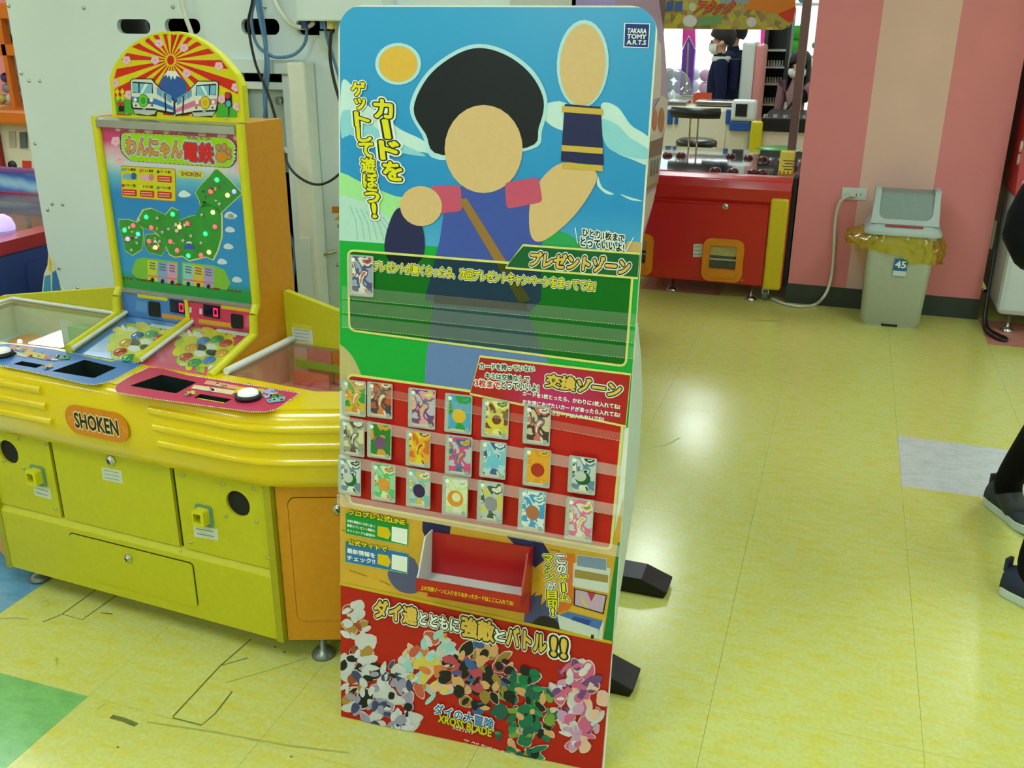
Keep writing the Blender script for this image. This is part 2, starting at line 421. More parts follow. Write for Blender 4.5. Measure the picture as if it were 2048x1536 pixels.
for pts, mt_, h in (([(684, 165), (705, 172), (728, 205), (760, 225), (800, 258), (845, 280), (868, 305), (820, 300), (770, 285), (720, 262), (684, 268)], CL1, .0009),
                    ([(684, 225), (715, 225), (760, 262), (810, 290), (852, 312), (800, 305), (740, 285), (700, 270), (684, 275)], CL2, .0012),
                    ([(1080, 215), (1130, 205), (1180, 260), (1130, 262), (1095, 245)], CL1, .0009),
                    ([(1203, 208), (1235, 214), (1262, 250), (1290, 268), (1304, 285), (1304, 330), (1262, 318), (1225, 300), (1205, 262)], CL1, .0009),
                    ([(1203, 240), (1235, 250), (1260, 275), (1298, 300), (1296, 318), (1250, 312), (1212, 290)], CL2, .0012),
                    ([(1196, 352), (1205, 375), (1228, 388), (1212, 387), (1195, 370)], CL1, .0009), ([(1240, 388), (1262, 395), (1285, 402), (1262, 400)], CL1, .0009)):
    m_ = MB(); bd(m_, cr(pts, 5), mt_, h); m_.build('cloud_artwork', st)
m_ = MB()
bd(m_, cr([(670, 350), (730, 368), (790, 392), (830, 400), (830, 450), (770, 470), (670, 470)], 4), ink(160, 222, 150), .0009)
bd(m_, cr([(670, 398), (720, 400), (760, 420), (800, 460), (820, 500), (670, 500)], 4), ink(176, 214, 206), .0012)
for k in range(7):
    stroke(m_, BF, [(700+k*11, 410+k*4), (712+k*12, 440+k*3), (716+k*13, 480)], .002, ink(140, 190, 186), .0014)
bd(m_, cr([(1075, 500), (1083, 475), (1100, 464), (1125, 464), (1150, 478), (1158, 505)], 4), ink(40, 158, 84), .0012)
bd(m_, [(1258, 482), (1300, 486), (1300, 520), (1225, 510)], ink(196, 168, 110), .0012)
bd(m_, [(670, 480), (760, 486), (900, 495), (1100, 500), (1230, 508), (1300, 514), (1300, 860), (670, 780)], ink(14, 165, 58), .0015)
bd(m_, cr([(670, 690), (695, 700), (715, 730), (722, 765), (670, 770)], 4), ink(188, 176, 120), .0018)
m_.build('meadow_artwork', st)
# plain stand-in figure: faceless colour shapes
m_ = MB()
SKIN, NAVY, BLUE, GREY, ROSE, GOLD, HAIR = ink(214, 182, 130), ink(34, 38, 84), ink(62, 84, 172), ink(98, 128, 186), ink(196, 82, 112), ink(206, 172, 72), ink(18, 24, 30)
GLOW = ink(176, 220, 232)
bd(m_, cr([(820, 215), (850, 150), (905, 105), (960, 88), (1020, 105), (1070, 145), (1095, 200), (1085, 260), (1060, 300), (880, 320), (845, 270)], 5), GLOW, .0017)
bd(m_, cr([(828, 218), (856, 155), (908, 112), (960, 96), (1016, 112), (1063, 150), (1088, 202), (1078, 255), (1055, 295), (885, 310), (852, 268)], 5), HAIR, .0020)
bd(m_, ell(968, 298, 78, 88, 0, 28), SKIN, .0023)
bd(m_, [(850, 600), (880, 480), (892, 400), (925, 372), (1010, 372), (1062, 398), (1085, 480), (1082, 600), (1060, 625)], BLUE, .0018)
bd(m_, [(868, 598), (1052, 612), (1075, 680), (1098, 725), (1070, 790), (850, 770), (852, 720)], GREY, .0019)
bd(m_, [(868, 590), (1055, 606), (1055, 622), (868, 606)], ink(44, 30, 40), .0021)
bd(m_, cr([(1062, 400), (1090, 350), (1130, 325), (1185, 338), (1192, 365), (1150, 430), (1090, 480), (1062, 470)], 5), SKIN, .0021)
bd(m_, ell(1166, 128, 52, 88, 0.05, 28), GLOW, .0018); bd(m_, ell(1166, 130, 46, 82, 0.05, 28), SKIN, .0021)
bd(m_, [(1130, 208), (1202, 214), (1208, 330), (1122, 322)], NAVY, .0024)
for y in (212, 290, 325):
    bd(m_, [(1124, y), (1206, y+6), (1206, y+18), (1124, y+12)], GOLD, .0027)
bd(m_, roundpoly([(862, 372), (922, 370), (926, 422), (870, 428)], 10), ROSE, .0024); bd(m_, roundpoly([(1010, 365), (1078, 354), (1086, 404), (1014, 418)], 10), ROSE, .0024)
bd(m_, cr([(770, 500), (778, 450), (800, 415), (840, 440), (850, 500), (830, 530), (790, 530)], 5), NAVY, .0023)
bd(m_, ell(843, 412, 42, 40, 0.2, 24), SKIN, .0026)
bd(m_, [(918, 400), (934, 396), (1062, 600), (1040, 606)], ink(150, 112, 58), .0026)
bd(m_, ell(797, 128, 46, 42, 0, 26), GLOW, .0017); bd(m_, ell(797, 128, 39, 36, 0, 26), ink(222, 178, 70), .0020)
m_.build('figure_artwork', st, label='plain faceless colour-block figure print')
# lettering on the sky
YEL, INKB, INKW = ink(222, 216, 20), ink(28, 34, 20), ink(230, 238, 234)
L3 = [(0.17, INKW, .0032), (0.10, INKB, .0035), (0.045, YEL, .0038)]
m_ = MB()
vtext(m_, BF, 'カードを', (765, 196), (790, 362), 36, L3); vtext(m_, BF, 'ゲットして遊ぼう!', (716, 162), (752, 436), 27, L3, 0.92)
m_.build('lettering', st)
m_ = MB()
LB = [(0.17, INKW, .0032), (0.035, INKB, .0036)]
text(m_, BF, 'ひとり1枚まで', band(1166, 456, 1250, 469, 16), LB); text(m_, BF, 'とっていいよ!', band(1162, 474, 1249, 487, 17), LB)
stroke(m_, BF, [(1151, 455), (1156, 486)], .0016, INKW, .0034); stroke(m_, BF, [(1268, 474), (1252, 503)], .0016, INKW, .0034)
m_.build('lettering', st)
m_ = MB()
bd(m_, [(1249, 46), (1301, 47), (1298, 97), (1247, 95)], INKW, .0020); bd(m_, [(1251, 48), (1299, 49), (1296, 95), (1249, 93)], ink(24, 50, 128), .0023)
for i, s_ in enumerate(('TAKARA', 'TOMY', 'A.R.T.S')):
    text(m_, BF, s_, [(1256-i*.6, 57+i*11.5), (1294-i*.6, 58+i*11.5), (1293-i*.6, 67+i*11.5), (1255-i*.6, 66+i*11.5)], [(0.035, INKW, .0027)])
m_.build('maker_logo', st, label='navy square maker logo')

# present zone
PALE = ink(214, 214, 122); DGRN = ink(14, 92, 48)
pz_ = MB()
ring = roundpoly([(697, 500), (700, 660), (1252, 732), (1266, 545)], 14, 5)
bd(pz_, ring, clear('green_tint_film', (176, 206, 178), 0.02, 0.3), .0028)
stroke(pz_, BF, ring, .0046, PALE, .0030, closed=True)
pan = pz_.build('present_zone_print', st)
m_ = MB()
tabp = [(1047, 490), (1280, 507), (1276, 556), (1012, 535)]
bd(m_, tabp, DGRN, .0034); stroke(m_, BF, tabp, .004, PALE, .0036, closed=True)
GOLDT = ink(220, 184, 84)
text(m_, BF, 'プレゼントゾーン', [(1064, 503), (1262, 519), (1258, 549), (1060, 530)], [(0.20, INKW, .0038), (0.13, INKB, .0041), (0.055, GOLDT, .0044)])
m_.build('zone_title', pan)
m_ = MB()
text(m_, BF, 'プレゼントが無くなったら、次回プレゼントキャンペーンをまっててね!', [(750, 522), (1192, 562), (1190, 582), (748, 541)], [(0.18, INKW, .0034), (0.10, INKB, .0037), (0.04, YEL, .0040)])
m_.build('lettering', pan)
# exchange zone
RED = ink(186, 26, 22); DRED = ink(150, 14, 16)
ez = MB()
rp_ = roundpoly([(697, 748), (944, 782), (1246, 845), (1222, 1098), (700, 1006)], 12, 5)
bd(ez, rp_, RED, .0022); stroke(ez, BF, rp_, .0055, PALE, .0026, closed=True)
ezo = ez.build('exchange_zone_print', st)
m_ = MB()
tab2 = [(961, 712), (1262, 748), (1252, 852), (941, 787)]
hol = bpy.data.materials.new('red_magenta_print'); hol.use_nodes = True; nt = hol.node_tree; b = nt.nodes['Principled BSDF']; b.inputs['Roughness'].default_value = 0.25
tc = nt.nodes.new('ShaderNodeTexCoord'); mp = nt.nodes.new('ShaderNodeMapping'); gr = nt.nodes.new('ShaderNodeTexGradient'); gr.gradient_type = 'SPHERICAL'
rp = nt.nodes.new('ShaderNodeValToRGB'); mp.inputs['Location'].default_value = (-1.3, 0, -6.15); mp.inputs['Scale'].default_value = (8, 2, 8)
rp.color_ramp.elements[0].color = lin((172, 18, 22)); rp.color_ramp.elements[1].color = lin((196, 40, 130))
nt.links.new(tc.outputs['Object'], mp.inputs[0]); nt.links.new(mp.outputs[0], gr.inputs[0]); nt.links.new(gr.outputs['Fac'], rp.inputs[0]); nt.links.new(rp.outputs[0], b.inputs['Base Color'])
bd(m_, tab2, hol, .0030); stroke(m_, BF, tab2, .0045, PALE, .0034, closed=True)
text(m_, BF, '交換ゾーン', [(1096, 747), (1244, 766), (1240, 795), (1092, 772)], [(0.20, INKW, .0038), (0.13, INKB, .0041), (0.055, GOLDT, .0044)])
LG = [(0.17, INKW, .0037), (0.035, ink(40, 70, 50), .0041)]; LR = [(0.17, INKW, .0037), (0.035, ink(200, 40, 36), .0041)]
text(m_, BF, 'カードを持っていない', band(961, 725, 1070, 731, 12), LG); text(m_, BF, 'キミは交換なしで', band(972, 744, 1060, 752, 12), LG)
text(m_, BF, '3枚まで', band(952, 757, 1002, 763, 14), LR); text(m_, BF, 'とっていいよ!', band(1004, 761, 1078, 769, 14), LG)
for i, s_ in enumerate(('カードを1枚とったら、かわりに1枚入れてね!', 'お友達にあげたいカードがあったら入れてね!')):
    text(m_, BF, s_, [(1047, 781+i*17), (1241, 808+i*16), (1240, 818+i*16), (1046, 790+i*17)], [(0.035, INKW, .0038)])
text(m_, BF, 'のカードは入れないでね!', [(1104, 822), (1209, 833), (1208, 842), (1103, 830)], [(0.035, INKW, .0038)])
m_.build('zone_title', ezo)
# ground strip with the two link labels
OCH = mat('ochre_print', (204, 160, 48), 0.35, var=0.08, scale=14)
m_ = MB()
bd(m_, [(670, 975), (700, 1006), (1222, 1098), (1246, 1000), (1262, 1000), (1240, 1300), (670, 1180)], OCH, .0012)
bd(m_, [(1236, 1085), (1250, 1085), (1238, 1295), (1206, 1280)], ink(20, 120, 52), .0015)
for pts in (([(846, 1042), (902, 1052), (900, 1068), (862, 1100), (845, 1060)]), ([(1012, 1070), (1085, 1082), (1102, 1110), (1070, 1135), (1050, 1110)])):
    bd(m_, pts, NAVY, .0016)
bd(m_, cr([(776, 1150), (790, 1118), (830, 1118), (840, 1180), (800, 1182)], 4), ink(84, 88, 132), .0016)
bd(m_, cr([(1050, 1252), (1058, 1200), (1085, 1180), (1110, 1210), (1122, 1260), (1090, 1265)], 4), ink(72, 76, 128), .0016); bd(m_, cr([(1062, 1260), (1080, 1232), (1112, 1240), (1120, 1266)], 4), ink(36, 30, 30), .0018)
for a, b_ in (((684, 1060), (700, 1062)), ((690, 1100), (712, 1110)), ((700, 1140), (735, 1152)), ((760, 1160), (782, 1170)), ((1100, 1098), (1120, 1102))):
    stroke(m_, BF, [a, b_], .0016, ink(120, 84, 30), .0018)
m_.build('ground_artwork', st)
c2_ = crop(680, 1010, 10.97)
for quad, col_, head, lines in (([(135, 155), (1520, 390), (1500, 890), (135, 620)], (22, 140, 58), ('クロプレ公式LINE', [(200, 85), (1450, 300), (1440, 440), (200, 200)]),
                                 [('お得な情報がいち早く届く!', 300, 430), ('最新のプレゼント情報も', 400, 530), ('ネットコードも配信中!', 510, 640)]),
                                ([(130, 770), (1520, 1060), (1500, 1500), (130, 1240)], (44, 110, 172), ('公式サイトで', [(190, 740), (1050, 910), (1040, 1020), (190, 850)]),
                                 [('最新情報を', 930, 1050), ('チェック!!', 1090, 1180)])):
    m_ = MB(); q = c2_(quad)
    bd(m_, q, ink(*col_), .0024); stroke(m_, BF, q, .0015, ink(150, 200, 140), .0026, closed=True)
    text(m_, BF, head[0], c2_(head[1]), [(0.12, INKB, .0028), (0.04, YEL, .0032)])
    for s_, ya, yb in lines:
        hh = 60 if len(lines) == 3 else 105
        text(m_, BF, s_, c2_([(170, ya), (780, yb), (780, yb+hh), (170, ya+hh)]), [(0.03, INKW, .0030)])
    y0 = 440 if len(lines) == 3 else 1050
    bd(m_, c2_([(840, y0+10), (1070, y0+50), (1130, y0+190), (1070, y0+300), (830, y0+230)]), ink(214, 186, 20), .0028)
    bd(m_, c2_([(1150, y0+20), (1490, y0+85), (1480, y0+420), (1140, y0+340)]), INKW, .0028)
    m_.build('link_label', st, label=('green' if len(lines) == 3 else 'blue') + ' printed link label')
# machine picture on the right
m_ = MB(); c4_ = crop(1060, 1080, 7.314)
star = []
for i in range(24):
    r = 190 if i % 2 else 320
    star.append((300 + r*0.85*math.cos(i*math.pi/12), 640 + r*1.1*math.sin(i*math.pi/12)))
bd(m_, c4_([(400, 180), (660, 200), (660, 900), (560, 1020), (420, 1060), (340, 640)]), ink(206, 110, 36), .0018)
bd(m_, c4_(star), ink(212, 164, 40), .0020)
PB = ink(196, 204, 200)
for pts, mt_, h in (([(695, 205), (1130, 265), (1130, 400), (1180, 410), (1150, 770), (625, 670), (640, 330), (690, 330)], PB, .0022),
                    ([(700, 215), (1120, 275), (1120, 440), (690, 370)], ink(120, 140, 170), .0024), ([(660, 420), (1150, 510), (1140, 620), (650, 540)], ink(150, 130, 70), .0024),
                    ([(650, 700), (1130, 800), (1080, 1080), (640, 950)], INKB, .0024), ([(670, 715), (1110, 810), (1065, 1055), (660, 940)], ink(186, 160, 190), .0026),
                    ([(840, 750), (960, 780), (900, 890)], ink(180, 50, 70), .0028), ([(720, 780), (860, 960), (800, 960)], ink(200, 190, 80), .0028),
                    ([(420, 1090), (560, 1040), (1080, 1180), (1020, 1330)], ink(70, 110, 176), .0024), ([(400, 1080), (1010, 1300), (1000, 1440), (440, 1290)], PB, .0026),
                    ([(1020, 1300), (1090, 1130), (1060, 1460), (1000, 1440)], PB, .0026), ([(640, 1110), (900, 1170), (860, 1240), (610, 1160)], ink(40, 70, 150), .0028),
                    ([(900, 1370), (940, 1380), (935, 1440), (890, 1430)], INKB, .0029)):
    bd(m_, c4_(pts), mt_, h)
LV = [(0.17, INKW, .0032), (0.11, INKB, .0035), (0.045, YEL, .0038)]; LVW = LV[:2] + [(0.045, INKW, .0038)]
vtext(m_, BF, 'この', *c4_([(455, 200), (475, 480)]), 18, LVW); vtext(m_, BF, 'ゲーム', *c4_([(480, 480), (515, 890)]), 18, LV)
vtext(m_, BF, 'マシン', *c4_([(270, 200), (300, 590)]), 18, LV); vtext(m_, BF, 'が', *c4_([(315, 600), (320, 720)]), 18, LVW); vtext(m_, BF, '目印!', *c4_([(322, 720), (345, 1110)]), 18, LV)
m_.build('machine_artwork', st, label='picture of a game machine with vertical lettering')
# card tray: box standing proud of the board
WC = mat('white_card', (205, 212, 212), 0.6, var=0.02); RC = mat('red_card', (170, 16, 20), 0.3, var=0.03)
p_bl, p_br = BF.px(866, 1136), BF.px(1062, 1182); p_tl, p_tr = BF.px(866, 1056), BF.px(1064, 1098)
u0, u1 = (p_bl.x+p_tl.x)/2, (p_br.x+p_tr.x)/2; v0, v1 = (p_bl.y+p_br.y)/2, (p_tl.y+p_tr.y)/2
D = 0.085; lip = 0.022
tr = MB()
tr.box((u0, v0, .003), (u1, v1, .006), RC, BF.M)
ty = MB(); ty.box((u0, v0-0.003, .003), (u1, v0, D), WC, BF.M)
side = [(0.003, v0-0.003), (D, v0-0.003), (D, v0+lip), (D-0.006, v0+lip+0.006), (0.045, v1+0.004), (0.003, v1+0.004)]
for ua in (u0-0.003, u1):
    Ms = BF.M @ Matrix(((0, 0, 1, ua), (0, 1, 0, 0), (1, 0, 0, 0), (0, 0, 0, 1)))
    ty.prism(side, 0, 0.003, WC if ua < u0 else RC, Ms)
fl_ = MB(); fl_.box((u0-0.003, v0-0.006, D), (u1+0.003, v0+lip, D+0.003), RC, BF.M); fl_.box((u0-0.003, v0-0.05, 0.003), (u1+0.003, v0-0.003, 0.02), RC, BF.M)
tro = tr.build('card_tray', st, label='red and white open card tray'); ty.build('tray_walls', tro); fl_.build('tray_lip', tro)
m_ = MB(); LF = Frame(BF.o + BF.n*(D+0.003), BF.u, BF.v)
qa = LF.px(0, 0)
def uvq(ua, ub, va, vb): return [(ua, vb), (ub, vb), (ub, va), (ua, va)]
def textuv(mb, fr, s, a, b, c, d, layers):
    v0_, _ = glyphs(s, 0.0); x0 = min(p.x for p in v0_); x1 = max(p.x for p in v0_); y0 = min(p.y for p in v0_); y1 = max(p.y for p in v0_)
    for off, mt_, h in layers:
        vs, fs = glyphs(s, off)
        mb.add([(a+(p.x-x0)/(x1-x0)*(b-a), c+(p.y-y0)/(y1-y0)*(d-c), h+p.z) for p in vs], fs, mt_, fr.M)
textuv(m_, LF, '上の交換ゾーンに入りきらなかったカードはここに入れてね!', u0+0.008, u1-0.012, v0-0.001, v0+0.009, [(0.02, YEL, .0006)])
m_.build('lettering', tro)
# bottom banner
m_ = MB()
bd(m_, [(670, 1166), (1225, 1284), (1225, 1290), (1202, 1560), (670, 1450)], ink(172, 26, 20), .0020)
stroke(m_, BF, [(680, 1166), (1224, 1284)], .007, ink(196, 170, 40), .0024)
bdn = [(670, 1360), (1225, 1470), (1225, 1560), (670, 1460)]
bn = m_.build('bottom_banner_print', st)
m_ = MB()
LW = [(0.18, INKW, .0062), (0.12, INKB, .0065), (0.045, INKW, .0068)]; LY = LW[:2] + [(0.05, GOLDT, .0068)]
def head(s_, xa, xb, L, hh=34, dy=0):
    f = lambda x: 1196 + (x-752)*0.212 + dy
    text(m_, BF, s_, [(xa, f(xa)), (xb, f(xb)), (xb-1, f(xb)+hh), (xa-1, f(xa)+hh)], L)
head('ダイ達', 752, 836, LY, 34); head('とともに', 842, 920, LW, 24, 6); head('強敵', 926, 990, LY, 38, -3); head('と', 992, 1012, LW, 22, 8); head('バトル', 1016, 1094, LY, 36, -2); head('!', 1106, 1113, LY, 36, 0); head('!', 1126, 1133, LY, 36, 0)
m_.build('lettering', bn)
m_ = MB()
rnd = random.Random(11)
def jumble(cx_, cy_, rx_, ry_, cols, n, h0):
    for i in range(n):
        a = rnd.uniform(0, 6.28); q = rnd.uniform(0, 1)**.6; x = cx_+rx_*q*math.cos(a); y = cy_+ry_*q*math.sin(a)
        s = rnd.uniform(8, 16)*(1.25-.45*i/n); k = rnd.choice((5, 6, 7)); ph = rnd.uniform(0, 6.28); rot = rnd.uniform(0, 3.14)
        el = rnd.uniform(.32, .9); cr_, sr_ = math.cos(rot), math.sin(rot); base = []
        for j in range(k):
            u = s*rnd.uniform(.75, 1.3)*math.cos(ph+j*6.283/k); v = s*el*rnd.uniform(.75, 1.3)*math.sin(ph+j*6.283/k); base.append((x+u*cr_-v*sr_, y+u*sr_+v*cr_))
        big = [((p[0]-x)*1.16+x, (p[1]-y)*1.16+y) for p in base]
        if i < n*.45: bd(m_, cr(big, 2), ink(222, 196, 190), h0)
        bd(m_, cr(base, 2), ink(*cols[i % len(cols)]), h0 + .0002 + i*.00002)
SIL, LIL, BRN, BLK, PNK, ORG, TEAL, GRN, PUR = (196, 200, 204), (150, 146, 176), (150, 74, 44), (26, 30, 34), (200, 96, 140), (206, 120, 66), (150, 200, 204), (20, 110, 78), (110, 70, 130)
jumble(712, 1310, 30, 110, [BRN, SIL, SIL, BLK, (170, 130, 60), SIL, (206, 206, 214)], 64, .0030)
jumble(860, 1330, 55, 68, [ORG, TEAL, SIL, (220, 180, 150), TEAL, (210, 190, 80), (190, 90, 70)], 68, .0034)
jumble(770, 1400, 68, 80, [SIL, LIL, BLK, LIL, SIL, (60, 70, 110), (206, 206, 214)], 90, .0038)
jumble(955, 1350, 70, 66, [BLK, (206, 160, 110), BLK, (60, 90, 150), (180, 70, 90), BLK, (150, 120, 60)], 80, .0042)
jumble(1155, 1400, 50, 95, [PNK, PUR, (196, 150, 190), SIL, PNK, (220, 180, 160), (206, 206, 214)], 80, .0038)
jumble(1050, 1425, 62, 90, [GRN, BLK, (40, 140, 90), GRN, (206, 160, 110), (30, 90, 80), (120, 150, 60)], 88, .0042)
m_.build('crowd_artwork', bn, label='plain jumble of coloured shapes')
m_ = MB()
TL_ = [(0.10, INKW, .0066), (0.03, ink(60, 110, 170), .0069)]
text(m_, BF, 'ダイの大冒険', [(872, 1403), (990, 1436), (988, 1458), (870, 1424)], TL_)
text(m_, BF, 'XROSS BLADE', [(880, 1425), (986, 1455), (984, 1470), (878, 1440)], [(0.09, ink(90, 80, 20), .0070), (0.03, ink(206, 196, 40), .0073)])
text(m_, BF, 'クロスブレイド', [(908, 1447), (950, 1459), (949, 1466), (907, 1454)], [(0.03, INKW, .0073)])
text(m_, BF, '© All Rights Reserved.', [(930, 1474), (1062, 1514), (1061, 1519), (929, 1479)], [(0.0, INKW, .0066)])
m_.build('lettering', bn)
# clear pockets, stepping forward row by row
PK = clear('clear_pocket', (255, 255, 255), 0.015, 0.12, haze=0.13); PK2 = clear('thin_clear_pocket', (255, 255, 255), 0.015, 0.12, haze=0.035); PKE = mat('pocket_seam', (226, 220, 196), 0.3, var=0.1)
def pocket(pa, pb, hpx, h, pk=None):
    """strip from the left top pixel to the right top pixel"""
    fr = Frame(BF.o + BF.n*h, BF.u, BF.v); m = MB()
    a, b_ = fr.px(*pa), fr.px(*pb); c, d = fr.px(pb[0], pb[1]+hpx), fr.px(pa[0], pa[1]+hpx)
    m.prism(ccw([tuple(a), tuple(b_), tuple(c), tuple(d)]), 0, 0.0008, pk or PK, fr.M)
    o = m.build('pocket', st); e = MB()
    n = 110
    for i in range(n):
        q = d + (c-d)*((i+.2)/n); r = d + (c-d)*((i+.75)/n)
        e.add([(q.x, q.y-.0004, .001), (r.x, r.y-.0004, .001), (r.x, r.y+.0004, .001), (q.x, q.y+.0004, .001)], [(0, 1, 2, 3)], PKE, fr.M)
    e.build('pocket_seam', o)
for y0, y1 in ((572, 628), (600, 662), (630, 694)): pocket((684, y0), (1272, y1), 24, .010, PK2)
for k, (ya, yb) in enumerate(((815, 925), (893, 1003), (972, 1083))):
    pocket((680-k*3, ya+16), (1250-k*6, yb+8), 22, .012+k*.006)
pocket((684, 762), (1254, 868), 16, .0085, PK2)
# cards
FOIL = mat('silver_card_foil', (176, 186, 190), 0.3, 0.35, var=0.12, scale=120)
def art(name, cols, scale):
    mt_ = bpy.data.materials.new('card_art_' + name); mt_.use_nodes = True; nt = mt_.node_tree; b = nt.nodes['Principled BSDF']; b.inputs['Roughness'].default_value = 0.25
    tc = nt.nodes.new('ShaderNodeTexCoord'); nz = nt.nodes.new('ShaderNodeTexNoise'); nz.inputs['Scale'].default_value = scale; nz.inputs['Detail'].default_value = 1.5; nz.inputs['Distortion'].default_value = 1.2
    rp = nt.nodes.new('ShaderNodeValToRGB'); rp.color_ramp.interpolation = 'CONSTANT'
    el = rp.color_ramp.elements; el[0].position = 0; el[0].color = lin(cols[0]); el[1].position = 0.38; el[1].color = lin(cols[1])
    for p_, c_ in zip((0.47, 0.54, 0.62), cols[2:]): e = el.new(p_); e.color = lin(c_)
    nt.links.new(tc.outputs['Object'], nz.inputs['Vector']); nt.links.new(nz.outputs['Fac'], rp.inputs[0]); nt.links.new(rp.outputs[0], b.inputs['Base Color'])
    return mt_
W_, K_ = (214, 218, 214), (44, 44, 50)
CARDS = [
 ((683, 758, 733, 835), 'green and gold', 'top', [(40, 150, 60), (210, 170, 60), (200, 130, 40), W_, (230, 210, 120)], None),
 ((734, 763, 786, 839), 'orange-red and grey', 'top', [(190, 80, 40), (60, 60, 80), (206, 120, 60), W_, (150, 60, 40)], None),
 ((816, 775, 872, 860), 'pink and violet', 'top', [(190, 180, 200), (110, 70, 120), (226, 150, 180), (206, 190, 80), W_], None),
 ((889, 786, 945, 870), 'sky blue and grass green', 'top', [(70, 160, 206), (70, 160, 206), (40, 150, 60), (40, 150, 60), (70, 160, 206)], ('blob', (222, 180, 50))),
 ((963, 797, 1019, 880), 'gold ring and dark red', 'top', [(120, 60, 40), (206, 190, 70), (230, 220, 150), (80, 120, 90), (196, 180, 60)], ('ring', (214, 200, 70))),
 ((1046, 809, 1102, 893), 'beige and black', 'top', [(206, 190, 160), (70, 50, 50), (196, 110, 100), W_, (120, 80, 60)], None),
 ((680, 838, 730, 915), 'pale yellow and silver', 'middle', [(206, 206, 160), (150, 150, 130), (90, 80, 80), W_, (220, 214, 150)], None),
 ((734, 844, 784, 920), 'forest green and ochre', 'middle', [(30, 120, 50), (30, 120, 50), (206, 150, 50), (206, 150, 50), (40, 140, 60)], ('blob', (110, 80, 120))),
 ((811, 860, 862, 937), 'bright orange and yellow', 'middle', [(206, 110, 30), (226, 160, 50), (214, 206, 40), (180, 60, 40), W_], None),
 ((890, 869, 945, 955), 'pink, teal and orange', 'middle', [(170, 190, 200), (206, 70, 130), (40, 110, 160), (226, 150, 50), (90, 160, 80)], None),
 ((959, 880, 1013, 960), 'icy blue', 'middle', [(120, 190, 214), (170, 210, 214), (60, 90, 150), W_, (120, 190, 220)], ('blob', (110, 186, 216))),
 ((1046, 895, 1102, 977), 'plain orange and red', 'middle', [(222, 160, 40), (222, 160, 40), (214, 144, 40), (226, 170, 60), (60, 140, 60)], ('blob', (170, 50, 36))),
 ((1136, 911, 1193, 991), 'silver with dark green crescent', 'middle', [(190, 200, 206), (90, 130, 160), W_, (40, 60, 60), (180, 200, 210)], ('crescent', (24, 90, 44))),
 ((676, 915, 723, 993), 'silver with green crescent', 'bottom', [(190, 200, 206), (100, 130, 150), W_, (60, 60, 60), (190, 200, 200)], ('crescent', (24, 100, 50))),
 ((742, 925, 792, 1006), 'pale green and teal', 'bottom', [(140, 206, 170), (90, 180, 110), (214, 220, 180), (206, 120, 50), (120, 190, 190)], ('blob', (216, 150, 60))),
 ((812, 937, 862, 1019), 'dark purple ball', 'bottom', [(180, 190, 190), (120, 180, 180), (206, 180, 90), W_, (110, 90, 60)], ('blob', (52, 36, 84))),
 ((884, 952, 937, 1035), 'orange curl on pale green', 'bottom', [(214, 220, 180), (190, 214, 150), (214, 220, 200), W_, (130, 190, 110)], ('ring', (222, 140, 40))),
 ((954, 960, 1007, 1048), 'grey cloud shape and yellow', 'bottom', [(206, 196, 80), (180, 190, 190), (60, 90, 80), W_, (214, 206, 100)], ('blob', (140, 140, 152))),
 ((1036, 977, 1092, 1066), 'sky blue with white wings', 'bottom', [(60, 150, 206), (214, 224, 226), (60, 150, 206), (214, 224, 226), (70, 160, 90)], ('blob', (170, 110, 80))),
 ((1130, 994, 1187, 1085), 'pink, white and gold', 'bottom', [(190, 200, 206), (214, 110, 150), W_, (206, 190, 90), (120, 90, 130)], None),
 ((697, 508, 748, 596), 'blue-grey and red', 'present', [(150, 160, 186), (80, 80, 120), W_, (190, 90, 80), (60, 70, 100)], None)]
ROWH = {'top': .0065, 'middle': .0125, 'bottom': .0185, 'present': .0055}
